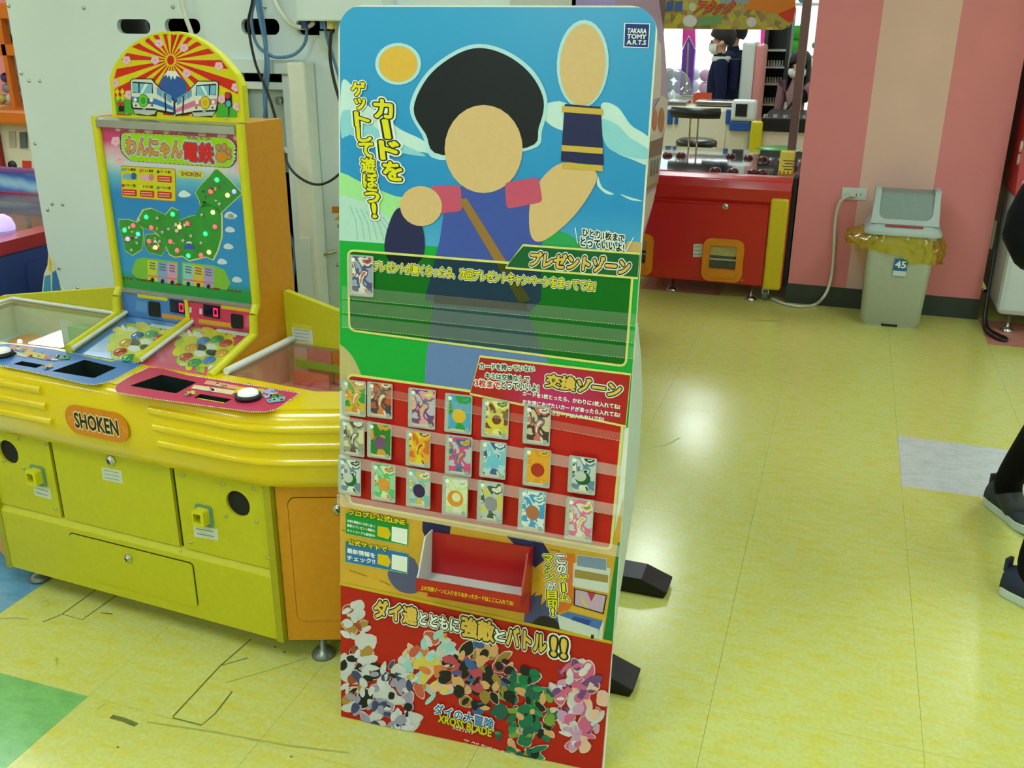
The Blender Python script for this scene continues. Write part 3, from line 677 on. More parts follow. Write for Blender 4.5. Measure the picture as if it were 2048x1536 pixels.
for i, (bx_, nm, row, cols, deco) in enumerate(CARDS):
    x0, y0, x1, y1 = bx_; h = ROWH[row]
    fr = Frame(BF.o + BF.n*h, BF.u, BF.v)
    a, b_, c, d = fr.px(x0+2, y0), fr.px(x1, y0+5), fr.px(x1-2, y1), fr.px(x0-1, y1-7)
    q = (a+b_+c+d)/4; hw, hh = ((b_-a).length + (c-d).length)/4, ((a-d).length+(b_-c).length)/4
    where = 'alone in the green zone pocket of the display board' if row == 'present' else 'in the %s card row of the display board' % row
    P0 = fr.o + fr.u*q.x + fr.v*q.y
    t = bpy.data.objects.new('trading_card', None); COL.objects.link(t); t.empty_display_size = .02
    t.matrix_world = Matrix.Translation(P0 - fr.v*hh); WM[t.name] = Matrix.Translation(P0 - fr.v*hh)
    tag(t, '%s trading card %s' % (nm, where), 'card', 'trading cards on the display board')
    cf = Frame(P0, fr.u, fr.v)
    MB().prism(rrect(-hw, -hh, hw, hh, .003, 3), 0, .0005, FOIL, cf.M).build('card_face', t)
    m_ = MB(); m_.face(rrect(-hw*.70, -hh*.84, hw*.92, hh*.93, .002, 2), .0008, art(str(i), cols, 30), cf.M)
    if deco:
        k, dc = deco
        if k == 'blob': m_.face(ell(.002, -.004, hw*.5, hh*.36, .3), .0010, ink(*dc), cf.M)
        if k == 'ring':
            m_.face(ell(.001, -.004, hw*.62, hh*.42), .0010, ink(*dc), cf.M); m_.face(ell(.003, -.001, hw*.34, hh*.24), .0012, ink(*cols[0]), cf.M)
        if k == 'crescent':
            m_.face(ell(.002, -.006, hw*.55, hh*.36), .0010, ink(*dc), cf.M); m_.face(ell(-.003, -.002, hw*.42, hh*.28), .0012, ink(190, 196, 190), cf.M)
    m_.build('card_art', t)
    MB().face(ell(-hw*.62, hh*.76, .0045, .0045, 0, 10), .0012, INKW, cf.M).build('card_badge', t); MB().face(ell(hw*.68, -hh*.8, .0045, .0045, 0, 10), .0012, ink(150, 170, 170), cf.M).build('card_badge', t)
    MB().face([(-hw*.6, -hh*.9), (hw*.5, -hh*.9), (hw*.5, -hh*.78), (-hw*.6, -hh*.78)], .0011, ink(206, 196, 180), cf.M).build('name_strip', t)
# rear support wings of the board (curved cardboard), right-hand one visible
WG = mat('grey_card', (188, 202, 196), 0.6, var=0.03)
def wing(xu, w0, w1, nm):
    def bY(z): return (BL + BU*xu).y + math.tan(LEAN)*z
    prof = [(bY(z)+0.004, z) for z in (0.02, 0.95)]
    back = [(1.845, 0.93), (1.90, 0.84), (1.942, 0.74), (1.945, 0.62), (1.915, 0.5), (1.86, 0.40), (1.80, 0.30), (1.74, 0.16), (1.70, 0.02)]
    poly = prof + back
    xw = (BL + BU*xu).x
    M = Matrix(((0, 0, 1, xw), (1, 0, 0, 0), (0, 1, 0, 0), (0, 0, 0, 1)))
    m = MB(); m.prism([(p[0], p[1]) for p in poly], w0, w1, WG, M); return m.build(nm, st)
wing(BW-0.03, 0, 0.004, 'support_wing'); wing(0.34, 0, 0.004, 'support_wing')
# black base frame behind the board
bf = thing('base_frame', 'black metal floor base with two wedge-ended feet behind the card display board', 'stand base', (-0.64, 2.1, 0))
BM = mat('black_gloss_metal', (12, 16, 15), 0.35, var=0.08, scale=20, spec=0.35)
for yc in (1.905, 2.345):
    m = MB(); pr = [(-0.95, 0), (-0.335, 0), (-0.325, 0.022), (-0.40, 0.050), (-0.875, 0.050), (-0.95, 0.022)]
    M = Matrix(((1, 0, 0, 0), (0, 0, 1, yc), (0, 1, 0, 0), (0, 0, 0, 1)))
    m.prism(pr, -0.045, 0.045, BM, M); recalc(m.build('base_foot', bf, bevel=.003))
MB().box((-0.67, 1.95, 0.015), (-0.61, 2.30, 0.045), BM).build('cross_bar', bf)
# ------------------------------------------------------------------ yellow medal game machine
GA = math.radians(-3.22); GO = Vector((-1.622, 1.736, 0))
GDX = Vector((math.cos(GA), math.sin(GA), 0)); GBY = Vector((-math.sin(GA), math.cos(GA), 0)); Z1 = Vector((0, 0, 1))
GM = Matrix.Translation(GO) @ Matrix.Rotation(GA, 4, 'Z')
def ML(x, y, z): return GM @ Vector((x, y, z))
gm = thing('medal_game_machine', 'yellow and orange medal game machine with arched train sign and map board', 'game machine', tuple(GO), GA)
YG = mat('yellow_green_panel', (188, 186, 20), 0.5, var=0.05, scale=60, bump=0.05); YB = mat('yellow_gloss_plastic', (226, 200, 6), 0.2, var=0.02, scale=6, coat=0.4)
OR = mat('orange_panel', (206, 140, 16), 0.5, var=0.06, scale=60, bump=0.05); SEAM = mat('panel_gap', (40, 42, 8), 0.8, var=0.0); YT = mat('yellow_trim', (206, 202, 24), 0.35, var=0.03)
plan = [(-0.80, 0.45), (-0.80, 0.165), (-0.449, 0), (0.449, 0), (0.80, 0.152), (0.80, 0.45)]
MB().prism(plan, 0.07, 0.51, YG, GM).build('cabinet_body', gm)
FLo = Frame(ML(0, 0, 0), GDX, Z1)
def low(mb, x0, z0, x1, z1, mt_, y0, y1): return mb.box((x0, y0, z0), (x1, y1, z1), mt_, GM)
def lpx(x, y, fr=None): p = (fr or FLo).px(x, y); return p.x, p.y
# three upper panels; speaker openings cut through
for nm, x0, x1, hole in (('coin_panel', -0.442, -0.224, lpx(22, 902)), ('service_door', -0.212, 0.164, None), ('coin_panel', 0.178, 0.440, lpx(480, 1005))):
    m_ = MB(); Mp = FLo.M @ Matrix.Translation((0, 0, 0.008))
    plate([(x0, 0.268), (x1, 0.268), (x1, 0.505), (x0, 0.505)], [ell(hole[0], hole[1], 0.034, 0.034, 0, 28)] if hole else [], 0.008, YG, Mp, m_)
    po = m_.build(nm, gm)
    if hole:
        q = MB(); q.face(ell(hole[0], hole[1], 0.036, 0.036, 0, 24), 0.0008, DARK, FLo.M); q.build('speaker_opening', po)
for x in (-0.218, 0.171): MB().box((x-0.005, -0.0012, 0.268), (x+0.005, 0.001, 0.5), SEAM, GM).build('panel_joint', gm)
# lower panel with its bevelled ledge
pr = [(-0.014, 0.072), (-0.014, 0.248), (-0.001, 0.266), (0.01, 0.266), (0.01, 0.072)]
Mx = GM @ Matrix(((0, 0, 1, 0), (1, 0, 0, 0), (0, 1, 0, 0), (0, 0, 0, 1)))
MB().prism(pr, -0.446, 0.446, YG, Mx).build('lower_panel', gm)
FL2 = Frame(ML(0, -0.014, 0), GDX, Z1)
h0, h1 = FL2.px(140, 1066), FL2.px(396, 1212)
m_ = MB(); m_.prism(rrect(h0.x-.003, h1.y-.002, h1.x+.003, h0.y+.003, .012), 0, .0006, SEAM, FL2.M); m_.build('hatch_gap', gm)
m_ = MB(); m_.prism(rrect(h0.x, h1.y-.004, h1.x, h0.y, .010), 0, .0030, YG, FL2.M); m_.build('coin_hatch', gm)
for s_, fx in ((-1, -0.449), (1, 0.449)):
    MB().box((fx-0.010, -0.016, 0.068), (fx+0.010, 0.004, 0.505), mat('olive_trim', (160, 156, 20), 0.4), GM).build('corner_strip', gm)
# locks
def lock(fr, x, y, r, parent, h=0.0):
    q = fr.px(x, y); M = fr.M @ Matrix.Translation((q.x, q.y, h))
    m = MB(); m.lathe([(0, 0), (r, 0), (r, .003), (r*.8, .005), (r*.55, .005), (r*.5, .009), (0.0001, .009)], STEEL, M, 18); o = m.build('lock', parent)
    k = MB(); k.face([(-r*.12, -r*.45), (r*.12, -r*.45), (r*.12, r*.45), (-r*.12, r*.45)], .0095, DARK, M @ Matrix.Rotation(.5, 4, 'Z')); k.build('keyhole', o)
FL8 = Frame(ML(0, -0.008, 0), GDX, Z1)
lock(FL8, 222, 920, .015, gm); lock(FL2, 259, 1115, .012, gm, .003)
# labels
LBL = mat('paper_label', (196, 206, 196), 0.5, var=0.04, scale=90)
def label(fr, pts, parent, nm='label_sticker', lines=3, mt_=None):
    P = fr.P(pts); m = MB(); m.prism(ccw([tuple(p) for p in P]), 0, .0005, mt_ or LBL, fr.M)
    for i in range(lines):
        a = P[0] + (P[3]-P[0])*((i+.6)/(lines+.4)); b = P[1] + (P[2]-P[1])*((i+.6)/(lines+.4)); d = (b-a); n = (P[3]-P[0])*(.16/(lines+.4))
        q = [a+d*.1, a+d*.85, a+d*.85+n, a+d*.1+n]; m.face(ccw([tuple(p) for p in q]), .0008, ink(120, 128, 122), fr.M)
    return m.build(nm, parent)
label(FL8, [(203, 934), (243, 942), (246, 967), (206, 959)], gm); label(FL8, [(67, 968), (101, 978), (103, 999), (69, 990)], gm, lines=2); label(FL8, [(387, 1049), (435, 1058), (437, 1081), (389, 1073)], gm, lines=2)
# coin slots
TEALP = mat('grey_green_plate', (96, 140, 116), 0.4, var=0.1)
for cx_, cy_ in ((77, 950), (409, 1030)):
    q = FL8.px(cx_, cy_); M = FL8.M @ Matrix.Translation((q.x, q.y, 0)); m = MB()
    m.prism(rrect(-.024, -.030, .026, .028, .008), 0, .003, TEALP, M); o = m.build('coin_slot', gm)
    m = MB(); plate(rrect(-.017, -.021, .017, .021, .006), [rrect(-.013, -.011, .008, .013, .003)], .022, YT, M @ Matrix.Translation((0, 0, .025)), m); m.build('coin_entry', o)
    m = MB(); m.face(rrect(-.016, -.016, .016, .018, .003), .0034, DARK, M); m.build('slot_opening', o)
scr = MB(); scr.lathe([(0, 0), (.0045, 0), (.004, .002), (0.0001, .0025)], STEEL, None, 8); scrm = scr.mesh('screw')
def screw(fr, x, y, parent, s=1.0, dark=False):
    q = fr.px(x, y); o = bpy.data.objects.new('screw', scrm); COL.objects.link(o); o.parent = parent
    o.matrix_local = wm(parent).inverted() @ fr.M @ Matrix.Translation((q.x, q.y, 0.0002)) @ Matrix.Scale(s, 4)
for x, y in ((92, 889), (38, 878), (8, 922), (48, 936), (112, 1017), (367, 950), (446, 968), (507, 978), (527, 975), (453, 1033), (513, 1043), (382, 1085), (537, 1116), (362, 1103)): screw(FL8, x, y, gm)
# orange side panels
for sgn, a0 in ((1, math.atan2(0.152, 0.351)), (-1, math.atan2(0.165, 0.351))):
    d = GDX*math.cos(a0)*sgn + GBY*math.sin(a0)
    fs = Frame(ML(0.449*sgn, 0, 0), d if sgn > 0 else -d, Z1); L = 0.38
    x0, x1 = (0.012, L) if sgn > 0 else (-L, -0.012)
    m_ = MB(); m_.box((x0, 0.068, 0), (x1, 0.505, 0.006), OR, fs.M); so = m_.build('side_panel', gm)
    if sgn > 0:
        q0 = fs.px(576, 993); q1 = fs.px(592, 1238); FSO = Frame(fs.o + fs.n*.006, fs.u, fs.v)
        m_ = MB(); m_.prism(rrect(q0.x-.0015, q1.y-.0015, .345, q0.y+.0015, .02), .006, .0065, SEAM, fs.M); m_.build('hatch_gap', so)
        m_ = MB(); m_.prism(rrect(q0.x, q1.y, .3435, q0.y, .02), .006, .0085, OR, fs.M); m_.build('side_hatch', so)
        lock(FSO, 676, 1017, .013, so, .0025)
# bulging yellow apron, swept round the front
path = [(-0.80, 0.165), (-0.50, 0.024), (-0.449, 0.006), (-0.40, 0.0), (0.40, 0.0), (0.449, 0.006), (0.50, 0.022), (0.80, 0.152)]
def offs(pth, d):
    out = []
    for i, p in enumerate(pth):
        a = Vector(pth[max(i-1, 0)]); b = Vector(pth[min(i+1, len(pth)-1)]); t = (b-a).normalized(); n = Vector((t.y, -t.x)); out.append((p[0]+n.x*d, p[1]+n.y*d))
    return out
def sweep(prof, mt_, pth=path):
    m = MB(); rings = [[ML(q[0], q[1], z) for q in offs(pth, o_)] for o_, z in prof]
    n = len(pth); vs = [p for r in rings for p in r]
    m.add(vs, [(a*n+i, a*n+i+1, (a+1)*n+i+1, (a+1)*n+i) for a in range(len(rings)-1) for i in range(n-1)], mt_, None, True); return m
ap = sweep([(-.004, .492), (.012, .490), (.030, .500), (.042, .525), (.050, .575), (.054, .63), (.053, .665), (.046, .684), (.034, .692), (.025, .693)], YB).build('apron', gm)
for zi, zz in enumerate((.655, .613, .571)):
    for xa, xb, pth in ((0.175, None, 1), (None, -0.155, -1)):
        base = [(0.172+zi*.006, 0), (0.40, 0), (0.449, 0.006), (0.50, 0.022), (0.80, 0.152)] if pth > 0 else [(-0.80, 0.165), (-0.50, 0.024), (-0.449, 0.006), (-0.40, 0), (-0.158+zi*.006, 0)]
        o_ = {.655: .0515, .613: .0505, .571: .0465}[zz]
        pts = [ML(q[0], q[1], zz) for q in offs(base, o_)]
        r_ = [.0115]*len(pts)
        MB().tube(pts, r_, YB, 10).build('apron_rib', ap)
FB = Frame(ML(0, -0.0545, 0), GDX, Z1)
m_ = MB(); m_.prism(rrect(-0.092, 0.556, 0.102, 0.632, .036, 7), 0, .003, mat('orange_badge', (206, 124, 20), 0.3), FB.M); bo = m_.build('name_badge', gm, label='orange name badge')
m_ = MB(); textuv(m_, FB, 'SHOKEN', -0.062, 0.071, 0.575, 0.613, [(0.10, ink(226, 206, 160), .0034), (0.035, ink(40, 24, 20), .0038)])
stroke_pts = rrect(-0.088, 0.560, 0.098, 0.628, .033, 7)
m_.build('lettering', bo)
m_ = MB()
for s_ in (-1, 1):
    for k in range(3): m_.box((0.005+s_*(0.088-k*.004)-.006, .588+k*.006, .0032), (0.005+s_*(0.088-k*.004)+.006, .589+k*.006, .0036), ink(226, 180, 100), FB.M)
m_.build('badge_stripes', bo, kind='stuff')
# deck with openings for the card wells and the two side tables
DZ = 0.697
FD = Frame(ML(0, 0, DZ), GDX, GBY)
k4 = crop(0, 590, 5.689); k5 = crop(220, 600, 4.267)
def dP(pts): return [tuple(p) for p in FD.P(pts)]
well_b = dP(k4([(590, 870), (1070, 950), (1330, 830), (960, 740)])); well_p = dP(k5([(170, 735), (565, 800), (740, 705), (440, 640)]))
slot_b = dP(k4([(150, 790), (410, 835), (500, 800), (250, 757)])); slot_p = dP(k5([(715, 840), (975, 885), (1040, 850), (770, 805)]))
tab_r = [(0.262, 0.118), (0.52, 0.105), (0.74, 0.20), (0.74, 0.392), (0.262, 0.392)]
tab_l = [(-0.232, 0.112), (-0.52, 0.085), (-0.74, 0.19), (-0.74, 0.392), (-0.232, 0.392)]
outer = offs(path, .037) + [(0.80, 0.45), (-0.80, 0.45)]
m_ = MB(); plate(outer, [ccw(h) for h in (well_b, well_p, slot_b, slot_p, tab_r, tab_l)], .012, YB, FD.M, m_); m_.build('deck', gm)
WELL = mat('dark_well', (26, 38, 34), 0.35, var=0.1)
for wp, nm, dp in ((well_b, 'card_well', .045), (well_p, 'card_well', .045), (slot_b, 'card_slot', .03), (slot_p, 'card_slot', .03)):
    c0 = sum((Vector(p) for p in wp), Vector((0, 0)))/len(wp); wp = [tuple(c0+(Vector(p)-c0)*.985) for p in wp]
    m_ = MB(); q = ccw(wp); n = len(q); vs = [(p[0], p[1], .0012) for p in q] + [(p[0], p[1], -dp) for p in q]
    m_.add(vs, [((i+1) % n, i, n+i, n+(i+1) % n) for i in range(n)] + [[n+i for i in range(n)]], WELL, FD.M); m_.build(nm, gm)
def hole_dec(nm, outer_px, holes, mt_, h, kf):
    m = MB(); plate(ccw(dP(kf(outer_px))), [ccw(q) for q in holes], .0008, mt_, FD.M @ Matrix.Translation((0, 0, h)), m); return m, m.build(nm, gm)
BLU = mat('blue_control_print', (60, 118, 190), 0.3, var=0.04); PKP = mat('crimson_control_print', (196, 50, 88), 0.3, var=0.04)
ov_b = [(-60, 660), (0, 800), (440, 890), (960, 1010), (1090, 1020), (1280, 970), (1610, 800), (1560, 740), (1250, 760), (965, 700), (600, 620), (100, 560), (-60, 570)]
mo, obl = hole_dec('control_panel', ov_b, [well_b, slot_b], BLU, .001, k4)
ov_p = [(40, 760), (60, 790), (420, 850), (1200, 955), (1330, 955), (1420, 930), (1620, 800), (1560, 780), (850, 672), (640, 640), (440, 585), (330, 580), (180, 650), (60, 725)]
mo, opk = hole_dec('control_panel', ov_p, [well_p, slot_p], PKP, .001, k5)
for po, kf, pts in ((obl, k4, [(-60, 800), (0, 808), (440, 898), (960, 1018), (1090, 1028), (1285, 975), (1612, 800)]), (opk, k5, [(330, 580), (180, 650), (60, 725), (40, 760), (60, 795), (420, 855), (1200, 960), (1335, 960), (1425, 935), (1620, 800), (850, 674), (640, 640)])):
    P = [Vector(p) for p in kf(pts)]; m = MB(); acc = 0
    for a, b in zip(P, P[1:]):
        L = (b-a).length; n = max(1, int(L/4.5)); nn = (b-a).normalized()
        for i in range(n):
            c = a + (b-a)*((i+.2)/n); e = a + (b-a)*((i+.75)/n); w_ = Vector((-nn.y, nn.x))*1.0
            dec(m, FD, [tuple(c-w_), tuple(e-w_), tuple(e+w_), tuple(c+w_)], ink(220, 214, 206), .0016)
    m.build('dotted_border', po, kind='stuff')
# printed instructions on the control panels
for po, kf, blocks in ((obl, k4, [([(120, 570), (400, 620), (360, 660), (100, 615)], (206, 150, 130)), ([(60, 620), (330, 690), (300, 720), (30, 650)], (206, 206, 170)), ([(300, 640), (560, 690), (520, 750), (260, 690)], (206, 180, 60)), ([(520, 690), (640, 715), (620, 760), (500, 735)], (150, 110, 160)), ([(660, 700), (800, 695), (790, 740), (680, 745)], (70, 150, 90)), ([(480, 820), (600, 800), (610, 830), (500, 855)], (200, 150, 90))]),
                       (opk, k5, [([(830, 690), (1100, 740), (1070, 770), (800, 720)], (222, 160, 130)), ([(720, 730), (1080, 780), (1040, 815), (690, 760)], (214, 206, 160)), ([(1090, 745), (1320, 765), (1290, 820), (1050, 800)], (216, 186, 30)), ([(1270, 790), (1380, 760), (1440, 800), (1330, 850)], (170, 170, 206)), ([(1380, 815), (1470, 812), (1470, 850), (1380, 850)], (60, 150, 70)), ([(640, 790), (730, 785), (730, 815), (640, 825)], (206, 170, 60)), ([(1330, 860), (1500, 830), (1490, 870), (1360, 890)], (120, 170, 200))])):
    for i, (pts, c_) in enumerate(blocks):
        m = MB(); dec(m, FD, kf(pts), ink(*c_), .0018 + i*.0002)
        q = kf(pts); cx_ = sum(p[0] for p in q)/4; cy_ = sum(p[1] for p in q)/4
        for j in range(6):
            r1 = random.Random(i*7+j); dec(m, FD, ell(cx_+r1.uniform(-14, 14), cy_+r1.uniform(-4, 4), r1.uniform(2, 4), r1.uniform(1.5, 2.5), 0, 8), ink(*[(200, 60, 50), (60, 110, 160), (214, 200, 70), (220, 220, 210), (90, 60, 50), (80, 150, 80)][j]), .0020+i*.0002)
        m.build('instruction_print', po)
# push buttons
for x, y, po in ((497, 797, opk), (3, 712, obl)):
    q = FD.px(x, y); M = FD.M @ Matrix.Translation((q.x, q.y, 0.001)); m = MB()
    m.lathe([(.0001, 0), (.030, 0), (.030, .008), (.026, .012), (.024, .010)], BLACK, M, 24); o = m.build('push_button', po)
    m = MB(); m.lathe([(.024, .008), (.023, .016), (.018, .019), (.0001, .020)], mat('white_button', (226, 230, 226), .3, emit=.25), M, 24); m.build('button_cap', o)
# sloping play fields
FPa = Frame(ML(0, 0.098, 0.700), GDX, ML(0, 0.296, 0.745) - ML(0, 0.098, 0.700))
slen = (ML(0, 0.296, 0.745) - ML(0, 0.098, 0.700)).length
for nm, xa, xb, bg, dxp, dyp in (('play_field', -0.198, 0.004, (70, 130, 196), -132, -10), ('play_field', 0.020, 0.218, (206, 76, 110), 0, 0)):
    m_ = MB(); m_.prism([(xa, -0.004), (xb, -0.004), (xb, slen), (xa, slen)], -.006, 0, mat('field_%d' % bg[0], bg, .2, var=.03, coat=.5), FPa.M); fo = m_.build(nm, gm)
    S = lambda pts: [(x+dxp, y+dyp) for x, y in pts]
    m_ = MB(); lim = lambda P: [(min(max(p[0], xa+.004), xb-.004), min(max(p[1], .0), slen-.006)) for p in P]
    put = lambda pts, c, h: decu(m_, FPa, lim(FPa.P(S(pts))), ink(*c), h)
    for i in range(14):
        a = i*6.283/14; put(ell(412+52*math.cos(a), 700+33*math.sin(a), 17, 9, a*.8), (206, 200, 30) if i % 2 else (170, 190, 40), .0005+i*.00004)
    for a_ in range(10):
        r2 = random.Random(a_*3+1); put(ell(412+r2.uniform(-62, 62), 700+r2.uniform(-42, 42), r2.uniform(5, 10), r2.uniform(3, 6), a_), r2.choice([(206, 214, 210), (206, 200, 40), (120, 170, 60), (206, 206, 150)]), .0011+a_*.00001)
    put(ell(412, 702, 52, 33), (196, 192, 40), .0013)
    put(k5([(540, 590), (900, 640), (880, 690), (470, 640)]), (200, 214, 200), .0013); put(k5([(540, 585), (600, 590), (560, 650), (480, 640)]), (190, 196, 20), .0016)
    put(k5([(920, 248), (1205, 290), (1180, 318), (890, 270)]), (200, 210, 206), .0013)
    put(k5([(850, 560), (955, 575), (930, 625), (835, 600)]), (206, 214, 210), .0016); put(k5([(720, 270), (810, 285), (780, 325), (700, 310)]), (206, 214, 210), .0016)
    put(k5([(790, 235), (880, 245), (850, 300), (770, 290)]), (200, 190, 40), .0016)
    m_.build('field_print', fo)
    for (x, y), c_ in (((407, 683), (60, 110, 190)), ((435, 680), (30, 140, 70)), ((452, 688), (180, 40, 40)), ((444, 708), (200, 150, 40)), ((419, 722), (60, 110, 190)), ((390, 727), (30, 140, 70)), ((373, 715), (180, 40, 40)), ((384, 697), (200, 150, 40))):
        q = lim([FPa.px(x+dxp, y+dyp)])[0]; M = FPa.M @ Matrix.Translation((q[0], q[1], .0014)); m = MB()
        m.lathe([(.017, 0), (.0155, .004), (.010, .0065), (.0001, .007)], mat('pocket_%d_%d' % (c_[0], c_[1]), c_, .15, var=.1, scale=120, coat=.6), M, 16); m.build('coloured_pocket', fo)
    m = MB()
    for (x, y), c_ in (((423, 695), (214, 214, 206)), ((400, 708), (214, 214, 206)), ((424, 706), (24, 26, 26)), ((402, 696), (24, 26, 26))):
        decu(m, FPa, lim(FPa.P(S(ell(x, y, 12, 6.5, .1)))), ink(*c_), .0017)
    m.build('centre_print', fo)
    # clear cover slopes over the field
    m_ = MB(); m_.prism([(xa+.002, 0), (xb-.002, 0), (xb-.002, slen-.003), (xa+.002, slen-.003)], .012, .0132, clear('clear_cover', (252, 254, 252), .01, .03), FPa.M); m_.build('field_cover', fo)
WR = mat('white_rail', (214, 220, 214), .35, var=.02)
for nm, xa, mt_, r_ in (('yellow_rail', -0.212, YT, .011), ('yellow_rail', 0.010, YT, .010)):
    MB().tube([ML(xa, .312, .760), ML(xa, .20, .733), ML(xa, .092, .709)], r_, mt_, 10).build(nm, gm)
    MB().tube([ML(xa+.017, .305, .758), ML(xa+.017, .09, .711)], .0055, WR, 8).build('white_rail', gm)
# tower sides, front edges trimmed in yellow
sidep = [(.098, .697), (.278, .748), (.283, .800), (.300, .822), (.300, 1.268), (.452, 1.268), (.452, .697)]
for nm, xa, xb in (('tower_side', -0.222, -0.204), ('tower_side', 0.222, 0.240)):
    M = GM @ Matrix(((0, 0, 1, 0), (1, 0, 0, 0), (0, 1, 0, 0), (0, 0, 0, 1)))
    m_ = MB(); m_.prism(sidep, xa, xb, OR, M); so = recalc(m_.build(nm, gm))
    m_ = MB(); mid = (xa+xb)/2
    for a, b in zip(sidep[:4], sidep[1:5]):
        p, q = ML(mid, a[0]-.004, a[1]), ML(mid, b[0]-.004, b[1])
        m_.tube([p, q], .0115, YT, 8)
    m_.build('edge_trim', so)
MB().box((-0.204, .305, .700), (.222, .45, 1.266), OR, GM).build('tower_body', gm)
# map board
FT = Frame(ML(0, 0.2985, 0), GDX, Z1)
x0, x1, z0, z1 = -0.204, 0.222, 0.818, 1.262
tb = MB(); tb.box((x0, z0, -.006), (x1, z1, 0), mat('board_blue', (26, 126, 196), .3, var=.04), FT.M); tbo = tb.build('map_board', gm)
cl = lambda P: [(min(max(p[0], x0+.002), x1-.002), min(max(p[1], z0+.002), z1-.002)) for p in P]
def tp(m, pts, c, h=.0005): return decu(m, FT, cl(FT.P(pts)), ink(*c) if isinstance(c, tuple) else c, h)
k2 = crop(210, 240, 6.827); k3 = crop(210, 400, 6.4); k1 = crop(210, 50, 6.827)
skyb = bpy.data.materials.new('map_board_print'); skyb.use_nodes = True; nt = skyb.node_tree; b = nt.nodes['Principled BSDF']; b.inputs['Roughness'].default_value = .28
tc = nt.nodes.new('ShaderNodeTexCoord'); sp = nt.nodes.new('ShaderNodeSeparateXYZ'); mr = nt.nodes.new('ShaderNodeMapRange'); rp = nt.nodes.new('ShaderNodeValToRGB')
mr.inputs[1].default_value = z0; mr.inputs[2].default_value = z1
el = rp.color_ramp.elements; el[0].position = .07; el[0].color = lin((20, 140, 60)); el[1].position = .12; el[1].color = lin((30, 140, 206))
for p_, c_ in ((.58, (24, 124, 200)), (.68, (90, 170, 206)), (.76, (196, 200, 206)), (.84, (210, 150, 180)), (.88, (196, 60, 120))):
    e = el.new(p_); e.color = lin(c_)
nt.links.new(tc.outputs['Object'], sp.inputs[0]); nt.links.new(sp.outputs[2], mr.inputs[0]); nt.links.new(mr.outputs[0], rp.inputs[0]); nt.links.new(rp.outputs[0], b.inputs['Base Color'])
m_ = MB(); decu(m_, FT, [(x0+.002, z0+.002), (x1-.002, z0+.002), (x1-.002, z1-.002), (x0+.002, z1-.002)], skyb, .0003); m_.build('board_print', tbo)
def blossom(m, fr, x, y, r, h, put):
    for i in range(5):
        a = i*1.2566+.3; put(m, ell(x+r*.5*math.cos(a), y+r*.5*math.sin(a), r*.52, r*.52, 0, 8), (222, 176, 196), h+i*.00003)
    put(m, ell(x, y, r*.14, r*.14, 0, 6), (196, 80, 120), h+.0003)
for i, (x, y) in enumerate(((180, 90), (380, 110), (600, 130), (840, 130), (1330, 170), (1600, 200), (1820, 230), (150, 290), (205, 540), (1830, 440), (1840, 680), (1030, 120))):
    m_ = MB(); X, Y = k2([(x, y)])[0]; blossom(m_, FT, X, Y, 10, .0005, tp); m_.build('blossom_print', tbo)
# title pill
m_ = MB()
pill = k2(roundpoly([(205, 300), (215, 180), (300, 165), (1700, 240), (1805, 330), (1800, 560), (1720, 655), (330, 560), (215, 430)], 90, 5))
tp(m_, pill, (24, 28, 28), .0010)
P = [Vector(p) for p in pill]; cen = sum(P, Vector((0, 0)))/len(P)
tp(m_, [tuple(cen + (p-cen)*.985) for p in P], (214, 214, 200), .0011); tp(m_, [tuple(cen + (p-cen)*Vector((1, 1)).length/1.414*.955) for p in P], (150, 200, 20), .0014)
po = m_.build('title_pill', tbo)
m_ = MB()
for i in range(len(P)):
    a, b = P[i], P[(i+1) % len(P)]; L = (b-a).length; n = max(1, round(L/9))
    for j in range(n):
        c, e = a+(b-a)*((j+.1)/n), a+(b-a)*((j+.55)/n); ci, ei = cen+(c-cen)*.965, cen+(e-cen)*.965
        tp(m_, [tuple(c), tuple(e), tuple(ei), tuple(ci)], (24, 28, 28), .0013)
m_.build('checker_border', po, kind='stuff')
m_ = MB(); BO = (110, 116, 150)
OL = lambda c: [(.15, ink(206, 212, 214), .0018), (.10, ink(*BO), .0021), (.045, ink(*c), .0024)]
text(m_, FT, 'わんにゃん', k2([(295, 235), (1050, 290), (1060, 525), (295, 465)]), OL((206, 140, 36)))
text(m_, FT, '電鉄', k2([(1085, 300), (1485, 330), (1490, 590), (1085, 545)]), OL((200, 36, 40)))
text(m_, FT, 'でんてつ', k2([(1105, 200), (1440, 225), (1440, 275), (1105, 250)]), [(.08, ink(*BO), .0019), (.01, ink(206, 90, 90), .0022)])
for x, y, rx, ry in ((1600, 500, 75, 75), (1555, 375, 30, 40), (1635, 365, 30, 40), (1695, 425, 30, 38), (1700, 500, 28, 32)):
    X, Y = k2([(x, y)])[0]; tp(m_, ell(X, Y, rx/6.8+2, ry/6.8+2, 0, 14), BO, .0017); tp(m_, ell(X, Y, rx/6.8, ry/6.8, 0, 14), (206, 130, 36), .0020)
m_.build('lettering', po)
